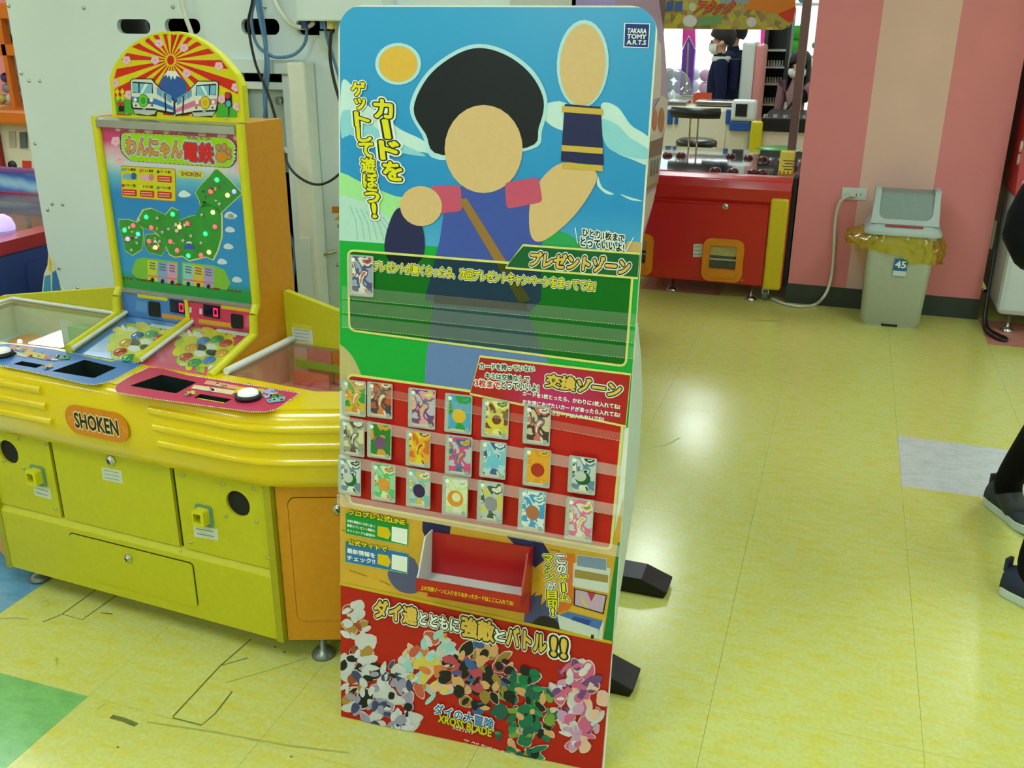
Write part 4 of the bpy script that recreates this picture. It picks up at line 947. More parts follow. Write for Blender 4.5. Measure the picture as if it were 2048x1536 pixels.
# station key
m_ = MB(); tp(m_, k2(roundpoly([(218, 620), (965, 665), (972, 1115), (235, 1055)], 20)), (206, 110, 60), .0008); tp(m_, k2(roundpoly([(226, 632), (958, 674), (964, 1105), (243, 1047)], 20)), (200, 196, 30), .0011); ko = m_.build('station_key', tbo)
for i, s_ in enumerate(('わん電車', 'にゃん電車', 'ゴール駅', 'スタンプ駅', 'メダル駅', 'イベント駅')):
    cx_, cy_ = 235+(i % 3)*238, 650+(i//3)*218+(i % 3)*16; m_ = MB()
    text(m_, FT, s_, k2([(cx_+45, cy_), (cx_+190, cy_+12), (cx_+190, cy_+50), (cx_+45, cy_+38)]), [(.02, ink(40, 44, 20), .0015)])
    X, Y = k2([(cx_+20, cy_+25)])[0]; tp(m_, ell(X, Y, 3, 3.4, 0, 10), ((60, 150, 180), (206, 90, 120), (40, 80, 140), (190, 50, 40), (206, 206, 60), (40, 140, 120))[i], .0014)
    if i > 1:
        tp(m_, k2(roundpoly([(cx_+10, cy_+72), (cx_+205, cy_+85), (cx_+205, cy_+175), (cx_+12, cy_+160)], 14)), (196, 36, 40), .0014)
        for q in (95, 128): tp(m_, k2([(cx_+25, cy_+q), (cx_+180, cy_+q+8), (cx_+180, cy_+q+22), (cx_+25, cy_+q+14)]), (222, 170, 150), .0017)
    else:
        tp(m_, k2(cr([(cx_+15, cy_+150), (cx_+30, cy_+90), (cx_+120, cy_+85), (cx_+200, cy_+130), (cx_+190, cy_+165)], 4)), ((110, 160, 206), (214, 160, 190))[i], .0014); tp(m_, k2(ell(cx_+165, cy_+115, 38, 48)), ((40, 90, 150), (206, 120, 130))[i], .0017)
    m_.build('key_entry', ko)
m_ = MB(); tp(m_, k2(roundpoly([(992, 680), (1355, 700), (1350, 805), (990, 780)], 50, 5)), (190, 200, 60), .0008); text(m_, FT, 'SHOKEN', k2([(1045, 702), (1310, 720), (1308, 775), (1043, 757)]), [(.03, ink(150, 70, 60), .0012)]); m_.build('maker_pill', tbo)
# island map
for nm, pts, kk in (('north_island', [(1500, 680), (1540, 672), (1700, 815), (1870, 1000), (1570, 1280), (1480, 1170), (1310, 1195), (1300, 1120), (1240, 990), (1330, 870), (1430, 770)], k2),
                    ('main_island', [(430, 250), (500, 130), (600, 110), (780, 190), (860, 100), (945, 140), (950, 265), (1080, 210), (1160, 200), (1220, 90), (1300, 20), (1440, 100), (1490, 200), (1490, 470), (1440, 640), (1380, 760), (1290, 720), (1080, 770), (990, 710), (900, 725), (830, 690), (790, 600), (720, 480), (640, 400), (500, 360), (420, 300)], k3),
                    ('west_island', [(180, 250), (300, 250), (420, 290), (490, 380), (490, 510), (470, 630), (350, 705), (260, 640), (245, 540), (210, 420), (185, 330)], k3),
                    ('south_island', [(520, 450), (640, 430), (720, 480), (780, 580), (770, 650), (720, 715), (650, 690), (560, 670), (510, 580)], k3)):
    m_ = MB(); Q = kk(pts); c0 = (sum(p[0] for p in Q)/len(Q), sum(p[1] for p in Q)/len(Q))
    tp(m_, [(c0[0]+(p[0]-c0[0])*1.035, c0[1]+(p[1]-c0[1])*1.045) for p in Q], (206, 206, 140), .0007); tp(m_, Q, mat('map_green', (38, 140, 52), .3, var=.16, scale=30), .0010)
    r1 = random.Random(nm)
    for i in range(16):
        a = r1.uniform(0, 6.28); q = r1.uniform(.1, .72); j = r1.randrange(len(Q)); X = c0[0]+(Q[j][0]-c0[0])*q; Y = c0[1]+(Q[j][1]-c0[1])*q
        tp(m_, ell(X, Y, r1.uniform(1.6, 4), r1.uniform(1.6, 4), 0, 8), r1.choice([(206, 206, 200), (180, 70, 60), (150, 110, 60), (90, 150, 50), (190, 180, 70), (30, 60, 40), (120, 90, 110)]), .0013+i*.00004)
    m_.build(nm, tbo)
for i, (x, y, s_) in enumerate(((1090, 1010, 1), (1720, 1300, 1.05))):
    m_ = MB(); tp(m_, k2(cr([(x-85*s_, y+20), (x-60*s_, y-30), (x-10*s_, y-50), (x+40*s_, y-25), (x+85*s_, y+10), (x+40*s_, y+40), (x-40*s_, y+45)], 4)), (206, 220, 226), .0007); m_.build('cloud_print', tbo)
for x, y in ((1610, 210), (1690, 1020), (1580, 595), (1500, 790), (1600, 380)):
    m_ = MB(); tp(m_, k3(cr([(x-60, y+15), (x-40, y-30), (x, y-40), (x+50, y-15), (x+65, y+20), (x, y+35)], 4)), (196, 212, 220), .0007); m_.build('cloud_print', tbo)
m_ = MB(); tp(m_, k3([(1010, 620), (1060, 530), (1110, 530), (1160, 630)]), (50, 90, 170), .0024); tp(m_, k3([(1045, 555), (1060, 528), (1110, 528), (1125, 560), (1085, 548)]), (214, 220, 220), .0027); m_.build('mountain_print', tbo)
# LED lamps
LEDS = [((1540, 815), 'g', k2), ((1455, 975), 'r', k2), ((1685, 1025), 'y', k2), ((1775, 975), 'b', k2), ((540, 215), 'g', k3), ((878, 180), 'g', k3), ((375, 325), 'r', k3), ((605, 350), 'r', k3), ((262, 385), 'g', k3), ((435, 433), 'c', k3), ((303, 495), 'm', k3), ((577, 525), 'r', k3), ((657, 605), 'y', k3), ((850, 530), 'r', k3), ((935, 643), 'r', k3), ((965, 343), 'y', k3), ((1067, 300), 'r', k3), ((1392, 155), 'y', k3), ((1418, 340), 'r', k3), ((1297, 430), 'g', k3), ((1078, 710), 'g', k3), ((1240, 703), 'r', k3), ((1342, 665), 'y', k3)]
LC = {'g': (60, 255, 160), 'r': (255, 90, 100), 'y': (255, 220, 150), 'b': (150, 150, 255), 'c': (80, 220, 255), 'm': (240, 150, 255)}
lmesh = {}
for k, c_ in LC.items():
    m = MB(); m.lathe([(.006, 0), (.0055, .003), (.003, .0045), (.0001, .005)], mat('led_'+k, c_, .3, var=0, emit=1.1), None, 12); lmesh[k] = m.mesh('led')
for (x, y), k, kk in LEDS:
    q = FT.px(*kk([(x, y)])[0]); o = bpy.data.objects.new('led', lmesh[k]); COL.objects.link(o); o.parent = tbo; o.matrix_local = wm(tbo).inverted() @ FT.M @ Matrix.Translation((q.x, q.y, .0024))
lw_ = MB(); lw_.lathe([(.0045, 0), (.004, .002), (.0001, .003)], mat('unlit_led', (186, 190, 184), .3), None, 10); lwm = lw_.mesh('unlit_led')
for (x, y) in ((445, 252), (680, 230), (745, 412), (822, 370), (1010, 520), (1110, 460), (1238, 548), (1248, 190), (420, 548), (710, 530), (348, 640), (1475, 50)):
    q = FT.px(*k3([(x, y)])[0]); o = bpy.data.objects.new('unlit_led', lwm); COL.objects.link(o); o.parent = tbo; o.matrix_local = wm(tbo).inverted() @ FT.M @ Matrix.Translation((q.x, q.y, .0024))
# printed train along the bottom
def train(nm, pts, cells, ya, yb, xs):
    m = MB(); tp(m, k3(pts), (120, 180, 60), .0008)
    for (xa, xb), c_ in zip(zip(xs, xs[1:]), cells):
        f = lambda x: (x-550)*.13
        tp(m, k3([(xa, ya+f(xa)), (xb, ya+f(xb)), (xb, yb+f(xb)), (xa, yb+f(xa))]), c_, .0011)
        tp(m, k3([(xa, yb-75+f(xa)), (xb, yb-75+f(xb)), (xb, yb-55+f(xb)), (xa, yb-55+f(xa))]), (206, 120, 100), .0014)
        tp(m, k3(ell((xa+xb)/2, yb-15+f((xa+xb)/2), 24, 30)), (40, 34, 30), .0014)
        for q in (25, 60, 95): tp(m, k3([(xa+25, ya+q+f(xa)), (xb-25, ya+q+f(xb)), (xb-25, ya+q+16+f(xb)), (xa+25, ya+q+16+f(xa))]), (90, 100, 110), .0014)
    m.build(nm, tbo)
train('train_print', [(345, 900), (400, 760), (480, 735), (940, 790), (940, 1070), (420, 1000), (350, 940)], [(190, 200, 60), (120, 160, 206), (206, 150, 180)], 765, 1030, [550, 675, 805, 925])
train('train_print', [(985, 790), (1400, 840), (1530, 890), (1610, 1060), (1560, 1150), (985, 1085)], [(130, 190, 196), (210, 180, 60), (160, 150, 206)], 755, 1020, [1005, 1135, 1265, 1395])
for xa, xb in ((200, 390), (430, 620), (900, 1000), (1380, 1480), (1580, 1780)):
    m_ = MB()
    f = lambda x: 990+(x-200)*.12
    for i in range(4): X = xa+(xb-xa)*i/4; tp(m_, k3(ell(X, f(X), 22, 14, 0, 8)), (110, 60, 40), .0010+i*.0001)
    m_.build('sleepers_print', tbo, kind='stuff')
# silver top strip, clear bottom strip
ST2 = mat('polished_strip', (186, 196, 196), .18, .8, var=.1, scale=14)
m_ = MB(); m_.prism([(.002, 1.238), (-.012, 1.244), (-.012, 1.262), (.002, 1.268)], x0, x1, ST2, GM @ Matrix(((0, 0, 1, 0), (1, 0, 0, .296), (0, 1, 0, 0), (0, 0, 0, 1)))); m_.build('silver_strip', gm)
m_ = MB(); m_.box((x0, z0-.012, -.001), (x1, z0+.004, .010), clear('clear_strip', (220, 226, 214), .08, .1, .25), FT.M); m_.build('clear_strip', gm)
# instrument strip below the board
FI = Frame(ML(0, .2885, 0), GDX, Z1)
zi0, zi1 = .746, .812
m_ = MB(); m_.box((x0, zi0, -.02), (.010, zi1, 0), BLU, FI.M); io = m_.build('score_panel', gm)
m_ = MB(); m_.box((.018, zi0, -.02), (x1, zi1, 0), PKP, FI.M); ip = m_.build('score_panel', gm); MB().box((.008, zi0, -.01), (.020, zi1, .003), YT, FI.M).build('score_divider', gm)
cli = lambda P: [(min(max(p[0], x0+.002), x1-.002), min(max(p[1], zi0+.001), zi1-.001)) for p in P]
def ipt(m, pts, c, h): return decu(m, FI, cli(FI.P(k3(pts))), ink(*c), h)
for po, bits in ((io, [([(410, 1175), (800, 1240), (800, 1295), (420, 1245)], (206, 190, 30)), ([(730, 1450), (1130, 1510), (1130, 1560), (730, 1510)], (206, 140, 40)), ([(400, 1290), (540, 1310), (540, 1440), (390, 1420)], (90, 140, 200)), ([(1080, 1370), (1110, 1370), (1110, 1440), (1080, 1440)], (200, 216, 226))]),
                 (ip, [([(1480, 1320), (1940, 1385), (1940, 1450), (1490, 1390)], (206, 176, 40)), ([(1200, 1520), (1640, 1580), (1640, 1640), (1200, 1580)], (206, 150, 40)), ([(1800, 1480), (1900, 1490), (1900, 1640), (1790, 1620)], (206, 90, 130)), ([(1210, 1390), (1245, 1390), (1245, 1460), (1210, 1460)], (222, 190, 200))])):
    m_ = MB()
    for i, (pts, c_) in enumerate(bits): ipt(m_, pts, c_, .0004+i*.0001)
    m_.build('panel_print', po, kind='stuff')
for po, hp, dp in ((io, [(560, 1290), (705, 1310), (715, 1500), (565, 1480)], [(835, 1265), (1030, 1300), (1035, 1460), (840, 1425)]), (ip, [(1615, 1450), (1765, 1470), (1770, 1650), (1620, 1630)], [(1265, 1330), (1470, 1365), (1475, 1520), (1270, 1480)])):
    m_ = MB(); P = cli(FI.P(k3(hp))); m_.prism(ccw(roundpoly(P, .006)), .0006, .002, DARK, FI.M); m_.build('ticket_opening', po)
    m_ = MB(); P = cli(FI.P(k3(dp))); m_.prism(ccw(P), .0006, .003, mat('display_glass', (14, 16, 34), .12, var=0), FI.M); do = m_.build('score_display', po)
    m_ = MB(); a, b, c, d = [Vector(p) for p in P]
    ul, ur = a+(b-a)*.62+(d-a)*.15, a+(b-a)*.92+(d-a)*.15; lr, ll = d+(c-d)*.92-(d-a)*.15, d+(c-d)*.62-(d-a)*.15
    R_ = mat('red_digit', (255, 30, 80), .4, var=0, emit=1.2); rs = [ul, ur, lr, ll]; cc_ = (ul+ur+lr+ll)/4
    inn = [cc_+(p-cc_)*.55 for p in rs]
    m_.add([(p.x, p.y, .0034) for p in rs+inn], [(i, (i+1) % 4, 4+(i+1) % 4, 4+i) for i in range(4)], R_, FI.M); m_.build('digit', do)
# arched sign
FA = Frame(ML(0, .300, 0), GDX, Z1)
arch_px = k1([(110, 1290), (60, 730), (120, 560), (220, 400), (350, 270), (500, 180), (640, 120), (800, 90), (950, 90), (1090, 110), (1230, 165), (1400, 270), (1560, 400), (1700, 560), (1800, 680), (1870, 830), (1905, 1330)])
AP = [tuple(p) for p in FA.P(arch_px)]
m_ = MB(); m_.prism(ccw(AP), -.02, 0, YT, FA.M); ao = m_.build('arch_sign', gm, label='arched sign with trains, mountain and rising sun')
ac = (sum(p[0] for p in AP)/len(AP), sum(p[1] for p in AP)/len(AP))
inner = [(ac[0]+(p[0]-ac[0])*.945, ac[1]+(p[1]-ac[1])*.93) for p in AP]
def pip(x, y, poly):
    c = False; j = len(poly)-1
    for i in range(len(poly)):
        if (poly[i][1] > y) != (poly[j][1] > y) and x < (poly[j][0]-poly[i][0])*(y-poly[i][1])/(poly[j][1]-poly[i][1])+poly[i][0]: c = not c
        j = i
    return c
def clin(P):
    out = []
    for p in P:
        t = 1.0; x, y = p[0], p[1]
        while not pip(ac[0]+(x-ac[0])*t, ac[1]+(y-ac[1])*t, inner) and t > .05: t -= .02
        out.append((ac[0]+(x-ac[0])*t, ac[1]+(y-ac[1])*t))
    return out
def ap_(m, pts, c, h): return decu(m, FA, clin(FA.P(k1(pts))), ink(*c), h)
m_ = MB(); decu(m_, FA, inner, ink(206, 196, 24), .0006); m_.build('sign_print', ao)
s0 = (900, 480); sun = MB()
for i in range(20):
    a = i*math.pi/10; a2 = a+math.pi/20; m_ = MB()
    pts = [(s0[0]+75*math.cos(a), s0[1]+85*math.sin(a)), (s0[0]+420*math.cos(a), s0[1]+420*math.sin(a)), (s0[0]+1100*math.cos(a), s0[1]+1100*math.sin(a)), (s0[0]+1100*math.cos(a2), s0[1]+1100*math.sin(a2)), (s0[0]+420*math.cos(a2), s0[1]+420*math.sin(a2)), (s0[0]+75*math.cos(a2), s0[1]+85*math.sin(a2))]
    ap_(m_, pts, (200, 36, 24), .0009); m_.build('sun_ray', ao)
m_ = MB(); ap_(m_, ell(*s0, 48, 65), (196, 30, 26), .0012); m_.build('sun_disc', ao)
m_ = MB(); ap_(m_, [(760, 760), (860, 640), (960, 640), (1120, 790), (1100, 1100), (940, 1240), (760, 1000)], (40, 84, 160), .0013); ap_(m_, [(805, 700), (860, 625), (975, 630), (1040, 720), (985, 690), (960, 745), (925, 690), (910, 750), (880, 680), (860, 720), (850, 680)], (214, 222, 220), .0016); m_.build('mountain_print', ao)
m_ = MB(); ap_(m_, [(100, 1010), (400, 1030), (420, 1290), (100, 1270)], (70, 160, 50), .0013); m_.build('meadow_print', ao); m_ = MB(); ap_(m_, [(1540, 1070), (1860, 1130), (1880, 1330), (1540, 1290)], (70, 160, 50), .0014); m_.build('meadow_print', ao)
def apt(m, pts, c, h): return decu(m, FA, clin(FA.P(pts)), ink(*c), h)
for x, y in ((745, 250), (1085, 310), (300, 480), (690, 480), (140, 790), (330, 950), (1120, 660), (1560, 560), (1790, 850), (1600, 1010), (1810, 1110)):
    m_ = MB(); X, Y = k1([(x, y)])[0]; blossom(m_, FA, X, Y, 9, .0017, apt); m_.build('blossom_print', ao)
def trainfront(nm, dx_, dy_, flip, stripe, plate_c):
    m = MB(); F_ = lambda pts: [((x if not flip else 1915-x)+dx_, y+dy_) for x, y in pts]
    def q(pts, c, h): ap_(m, F_(pts), c, h)
    q([(350, 760), (380, 730), (650, 730), (700, 790), (830, 920), (955, 1030), (950, 1230), (720, 1180), (700, 1260), (430, 1260), (370, 1130)], (26, 28, 32), .0022)
    q([(362, 770), (385, 742), (640, 742), (690, 800), (820, 925), (945, 1040), (940, 1190), (715, 1150), (690, 1140), (395, 1125), (372, 1000)], (206, 212, 206), .0025)
    q([(375, 975), (700, 1005), (830, 1060), (940, 1120), (940, 1165), (825, 1130), (700, 1085), (378, 1050)], stripe, .0028)
    q([(385, 770), (660, 790), (668, 935), (390, 925)], (28, 32, 40), .0028); q([(392, 790), (465, 795), (470, 925), (395, 915)], (110, 176, 206), .0031); q([(485, 797), (652, 805), (655, 935), (485, 925)], (120, 180, 206), .0031); q([(560, 800), (600, 802), (530, 925), (500, 925)], (206, 226, 226), .0033)
    for a, b in ((720, 790), (800, 850), (860, 920)): q([(a, 830+(a-700)*.62), (b, 830+(b-700)*.62), (b, 930+(b-700)*.62), (a, 930+(a-700)*.62)], (100, 150, 190), .0031)
    q([(822, 930), (838, 935), (850, 1180), (832, 1175)], (26, 28, 32), .0033)
    q(ell(535, 1030, 68, 92), (26, 40, 30), .0033); q(ell(535, 1030, 62, 84), plate_c[0], .0036); q(ell(535, 1030, 34, 48), plate_c[1], .0039)
    for x in (425, 645): q(ell(x, 1020, 24, 30), (222, 222, 190), .0033)
    for x in (435, 655): q(ell(x, 1098, 14, 16), (120, 40, 34), .0033)
    q([(400, 1150), (715, 1165), (690, 1215), (600, 1230), (430, 1205)], (176, 184, 184), .0033); q([(525, 1130), (570, 1133), (570, 1170), (525, 1165)], (150, 156, 156), .0036)
    return m.build(nm, ao)
trainfront('train_print', 0, 0, False, (50, 110, 190), ((100, 190, 50), (40, 150, 60))); trainfront('train_print', 0, 30, True, (206, 110, 150), ((206, 190, 30), (206, 160, 40)))
m_ = MB()
for x, y in ((175, 910), (245, 910), (185, 990), (250, 990)): ap_(m_, [(x, y-50), (x+32, y), (x, y+50), (x-32, y)], (206, 200, 40), .0022)
ap_(m_, [(195, 1080), (270, 1080), (270, 1180), (195, 1180)], (30, 30, 26), .0022); ap_(m_, ell(200, 1075, 26, 30), (190, 50, 40), .0025); ap_(m_, ell(250, 1080, 26, 30), (190, 50, 40), .0025); m_.build('crossing_sign_print', ao)
m_ = MB(); ap_(m_, roundpoly([(1640, 910), (1735, 920), (1745, 1130), (1650, 1125)], 45), (30, 34, 36), .0022); ap_(m_, [(1690, 1120), (1705, 1120), (1705, 1240), (1690, 1240)], (30, 34, 36), .0022); ap_(m_, ell(1683, 960, 35, 45), (206, 40, 36), .0025); ap_(m_, ell(1693, 1075, 35, 45), (80, 160, 206), .0025); m_.build('signal_print', ao)
for x, y in ((298, 1210), (955, 1235), (1650, 1275)): screw(Frame(FA.o + FA.n*.003, FA.u, FA.v), *k1([(x, y)])[0], ao, .7)
# back boards of the side tables
for s_, a in ((1, .240), (-1, .222)):
    pr = [(a*s_, .690), (a*s_, .835 if s_ > 0 else .80), (.80*s_, .705), (.80*s_, .690)]
    m_ = MB(); Fk = Frame(ML(0, .400, 0), GDX, Z1); m_.prism(ccw(pr), -.018, 0, YG, Fk.M); bo_ = m_.build('table_back', gm, bevel=.004)
    if s_ > 0: label(Fk, [(583, 646), (624, 652), (627, 695), (586, 690)], bo_, 'warning_label', 6); m_ = MB(); q = Fk.P([(583, 646), (624, 652), (624.5, 660), (583.5, 654)]); m_.face(ccw([tuple(p) for p in q]), .0012, ink(206, 200, 30), Fk.M); m_.build('label_heading', bo_)
# side tables: sunk trays under glass
def table(poly, floor_c, nm):
    q = ccw(poly); n = len(q); m = MB(); vs = [(p[0], p[1], -.001) for p in q] + [(p[0], p[1], -.10) for p in q]
    m.add(vs, [((i+1) % n, i, n+i, n+(i+1) % n) for i in range(n)], mat('table_wall_'+nm, (206, 214, 190) if nm == 'l' else (214, 160, 150), .5), FD.M); m.add(vs, [[n+i for i in range(n)]], mat('table_floor_'+nm, floor_c, .4, var=.08, scale=12), FD.M)
    o = m.build('side_table', gm); g = MB(); g.prism(q, .003, .007, clear('table_glass', (252, 255, 252), .02, .015), FD.M); g.build('table_glass', o); return o
tl = table(tab_l, (176, 206, 214), 'l'); trr = table(tab_r, (206, 130, 130), 'r')
MB().tube([ML(.262, .116, .706), ML(.262, .394, .706)], .009, WR, 10).build('white_rail', gm)
MB().tube([ML(-.74, .19, .706), ML(-.74, .394, .706), ML(-.232, .394, .706)], .006, WR, 8).build('white_rail', gm)
FTb = Frame(ML(0, 0, DZ-.10), GDX, GBY)
for i, (x, y, rx, ry, c_) in enumerate(((-.58, .24, .07, .05, (206, 120, 60)), (-.46, .30, .08, .05, (206, 130, 70)), (-.62, .33, .06, .04, (206, 140, 80)), (-.40, .22, .05, .05, (120, 170, 200)))):
    m_ = MB(); m_.prism(rrect(x-rx, y-ry, x+rx, y+ry, .02), .0, .012, ink(*c_), FTb.M); m_.build('lane_plate', tl)
m_ = MB(); m_.box((-.50, .36, .0), (-.26, .385, .06), mat('pale_green_card', (140, 190, 110), .5), FTb.M); m_.build('lane_sign', tl)
m_ = MB(); m_.box((-.335, .12, .0), (-.328, .385, .075), YG, FTb.M); m_.build('lane_divider', tl)
bl = MB(); bl.lathe([(.007, 0), (.007, .004), (.004, .008), (.0001, .009)], mat('white_bulb', (255, 255, 250), .3, var=0, emit=2.0), None, 10); blm = bl.mesh('bulb')
for x, y in ((-.60, .20), (-.52, .27), (-.44, .33), (-.63, .30), (.36, .30)):
    o = bpy.data.objects.new('bulb', blm); COL.objects.link(o); o.parent = tl if x < 0 else trr; o.matrix_local = wm(tl).inverted() @ FTb.M @ Matrix.Translation((x, y, .0125 if x < 0 else .0))
for x0_, x1_, zb, zt, y_, c_, nm in ((.31, .385, .0, .09, .385, (206, 90, 120), 'pink_board'), (.39, .60, .0, .09, .384, (206, 76, 36), 'red_board'), (.29, .50, .045, .065, .36, (120, 150, 50), 'green_sign'), (.29, .40, .0, .04, .345, (206, 80, 90), 'gate_board'), (.44, .62, .01, .03, .35, (206, 130, 120), 'paper_fringe')):
    m_ = MB(); m_.box((x0_, y_, zb), (x1_, y_+.004, zt), ink(*c_), FTb.M); m_.build(nm, trr)
m_ = MB(); m_.box((.44, .378, .035), (.56, .3835, .055), mat('lit_display', (255, 70, 30), .3, var=0, emit=.8), FTb.M); m_.build('lit_display', trr)
for x, y in ((582, 800), (498, 770)): screw(FD, x, y, gm, 1.1)
# levelling feet
for x, y in ((.52, .06), (-.42, .05), (.70, .38), (-.70, .38)):
    m_ = MB(); m_.lathe([(.0001, 0), (.030, 0), (.030, .006), (.020, .018), (.009, .022), (.009, .071), (.0001, .071)], mat('foot_steel', (130, 140, 136), .35, .7), Matrix.Translation(ML(x, y, 0)), 16); m_.build('levelling_foot', gm)
# ------------------------------------------------------------------ white-backed cabinet behind the medal machine
def pbox(mb, x0, y0, x1, y1, Y, dep, mt_):
    """box whose front, in the plane Y, spans the sight lines (x0,y0)-(x1,y1)"""
    a, b = py(x0, (y0+y1)/2, Y), py(x1, (y0+y1)/2, Y); c, d = py((x0+x1)/2, y0, Y), py((x0+x1)/2, y1, Y)
    return mb.box((a.x, Y, d.z), (b.x, Y+dep, c.z), mt_)
WY = 2.75
FW = Frame((0, WY, 0), (1, 0, 0), (0, 0, 1))
wc = thing('prize_cabinet', 'white steel back of a tall prize cabinet with cable slots behind the yellow machine', 'game cabinet', (-1.8, 3.1, 0))
PAN = mat('white_steel_panel', (212, 228, 232), .42, var=.03, scale=3)
def WP(x, y): p = FW.px(x, y); return (p.x, p.y)
slots = []
for xa, xb, ya, yb in ((232, 302, 38, 68), (328, 402, 37, 68), (481, 560, 37, 70), (591, 671, 37, 71)):
    a, b = WP(xa, ya), WP(xb, yb); slots.append(rrect(a[0], b[1], b[0], a[1], (a[1]-b[1])*.46, 6))
oa, ob = WP(482, 146), WP(582, 660)
open_ = [(oa[0], ob[1]), (WP(582, 400)[0], ob[1]), (WP(582, 400)[0], oa[1]), (oa[0], oa[1])]
m_ = MB(); plate(roundpoly([(-2.752, .503), (-0.95, .503), (-0.95, 2.3), (-2.752, 2.3)], .05), [ccw(q) for q in slots] + [ccw(open_)], .018, PAN, FW.M, m_); m_.build('back_panel', wc)
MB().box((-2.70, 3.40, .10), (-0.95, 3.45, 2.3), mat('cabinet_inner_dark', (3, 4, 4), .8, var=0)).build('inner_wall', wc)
MB().box((-2.72, WY+.02, 2.28), (-0.95, 3.45, 2.31), PAN).build('cabinet_top', wc)
MB().box((-2.74, WY+.02, .50), (-2.72, 3.45, 2.29), PAN).build('cabinet_side', wc); MB().box((-0.97, WY+.02, .10), (-0.95, 3.45, 2.29), PAN).build('cabinet_side', wc)
MB().box((-2.6, WY+.1, .03), (-0.97, 3.44, .52), mat('cabinet_plinth', (40, 48, 50), .5)).build('plinth', wc)
# recessed door parts inside the opening
G1 = mat('grey_steel', (164, 182, 180), .45, var=.03, scale=4)
m_ = MB(); pbox(m_, 462, 119, 588, 146, WY-.02, .02, PAN); m_.build('opening_lintel', wc)
m_ = MB(); pbox(m_, 470, 164, 572, 178, WY+.004, .02, PAN); m_.build('hinge_flap', wc)
m_ = MB(); pbox(m_, 470, 178, 580, 300, WY+.03, .01, G1); m_.build('inner_plate', wc)
m_ = MB(); pbox(m_, 470, 292, 580, 303, WY+.012, .018, PAN); m_.build('plate_fold', wc)
m_ = MB(); pbox(m_, 470, 300, 580, 342, WY+.05, .01, mat('mid_grey_steel', (110, 128, 130), .5)); m_.build('lower_plate', wc)
m_ = MB(); m_.cyl(FW.at(556, 202, .035-.07), FW.at(556, 202, .0), .013, .013, STEEL, 12); m_.build('bolt', wc)
# upright channel
a, b = py(578, 130, WY-.07), py(613, 130, WY-.07)
m_ = MB(); m_.box((a.x-.01, WY-.07, .30), (b.x-.01, WY-.002, py(595, 124, WY-.07).z), mat('white_channel', (222, 228, 220), .45, var=.03)); m_.build('upright_channel', wc, bevel=.008)
m_ = MB(); m_.box((a.x-.005, WY-.074, .30), (a.x+.03, WY-.07, py(595, 475, WY-.07).z), PAN); m_.build('channel_cover', wc)
m_ = MB(); m_.tube([FW.at(640, 508, .02), FW.at(660, 505, .02), FW.at(672, 502, .0)], .006, STEEL, 8); m_.build('latch', wc)
for x, y in ((18, 12), (168, 16), (346, 14), (530, 14), (43, 147), (59, 162), (80, 162), (71, 287), (105, 408), (126, 409), (96, 420), (119, 537), (156, 576), (678, 452), (676, 530)):
    q = FW.px(x, y); o = bpy.data.objects.new('screw', scrm); COL.objects.link(o); o.parent = wc
    o.matrix_local = wm(wc).inverted() @ FW.M @ Matrix.Translation((q.x, q.y, 0.0003)) @ Matrix.Scale(1.5, 4)
m_ = MB(); dec(m_, FW, [(664, 413), (684, 413), (684, 426), (664, 426)], ink(206, 130, 40), .001); m_.build('warning_mark', wc)
m_ = MB(); dec(m_, FW, [(668, 440), (680, 428), (684, 440)], ink(206, 180, 40), .001); m_.build('warning_mark', wc)
# junction box and its plugs
jb = thing('junction_box', 'white network junction box on the white cabinet back above the slots', 'junction box', tuple(FW.at(640, 40)))
a = py(592, 30, WY-.10); b = py(700, 30, WY-.10); zb = py(640, 42, WY-.10).z
m_ = MB(); m_.box((a.x, WY-.10, zb), (b.x+.1, WY-.001, zb+.2), PAN); m_.build('box_body', jb, bevel=.004)
for x, c_ in ((612, (60, 70, 130)), (650, (80, 120, 170)), (664, (206, 190, 120))):
    m_ = MB(); p = py(x, 44, WY-.06); m_.box((p.x-.009, WY-.075, zb-.022), (p.x+.009, WY-.05, zb), ink(*c_)); m_.build('plug', jb)
m_ = MB(); pbox(m_, 640, 62, 660, 102, WY-.04, .001, mat('cable_tag', (186, 206, 196), .4)); m_.build('cable_tag', jb)
BLC = mat('blue_cable', (84, 128, 168), .45); BKC = mat('black_cable', (18, 20, 20), .4); WHC = mat('white_cable', (206, 210, 196), .45)
def cable(nm, pts, Y, r, mt_, label, grp=None):
    P = cr([py(x, y, Y + (k if isinstance(k, float) else 0)) for x, y, *kk in pts for k in [kk[0] if kk else 0]], 6, False)
    return tag(MB().tube(P, r, mt_, 8).build(nm), label, 'cable', grp)
cable('black_cable', [(508, -60), (505, 0), (497, 40), (499, 70), (512, 130), (535, 185), (552, 240), (563, 290), (578, 332, -.03), (602, 357, -.04), (632, 369, -.05), (660, 362, -.05), (690, 338, -.04)], WY-.075, .0042, BKC, 'long black cable looping down the white cabinet back past the upright channel')
cable('blue_cable', [(512, -60), (508, 0), (503, 40), (512, 85), (535, 108), (560, 115), (590, 108), (610, 85), (614, 50)], WY-.045, .005, BLC, 'blue network cable hanging in a loop below the junction box')
cable('blue_cable', [(520, -60), (519, 0), (528, 60), (533, 120), (529, 180), (533, 245), (540, 330, .03), (566, 440, .05), (590, 500, .05), (586, 560, .05), (584, 620, .05)], WY-.035, .007, BLC, 'blue network cable running straight down behind the orange tower')
cable('blue_cable', [(514, -60), (513, 0), (524, 60), (536, 120), (534, 180), (528, 240)], WY-.055, .005, BLC, 'thin blue network cable twisted beside the straight one on the white cabinet')
cable('blue_cable', [(650, 55), (655, 80), (668, 120), (680, 160), (690, 200)], WY-.05, .005, BLC, 'short blue cable dropping from the junction box beside the paper tag')
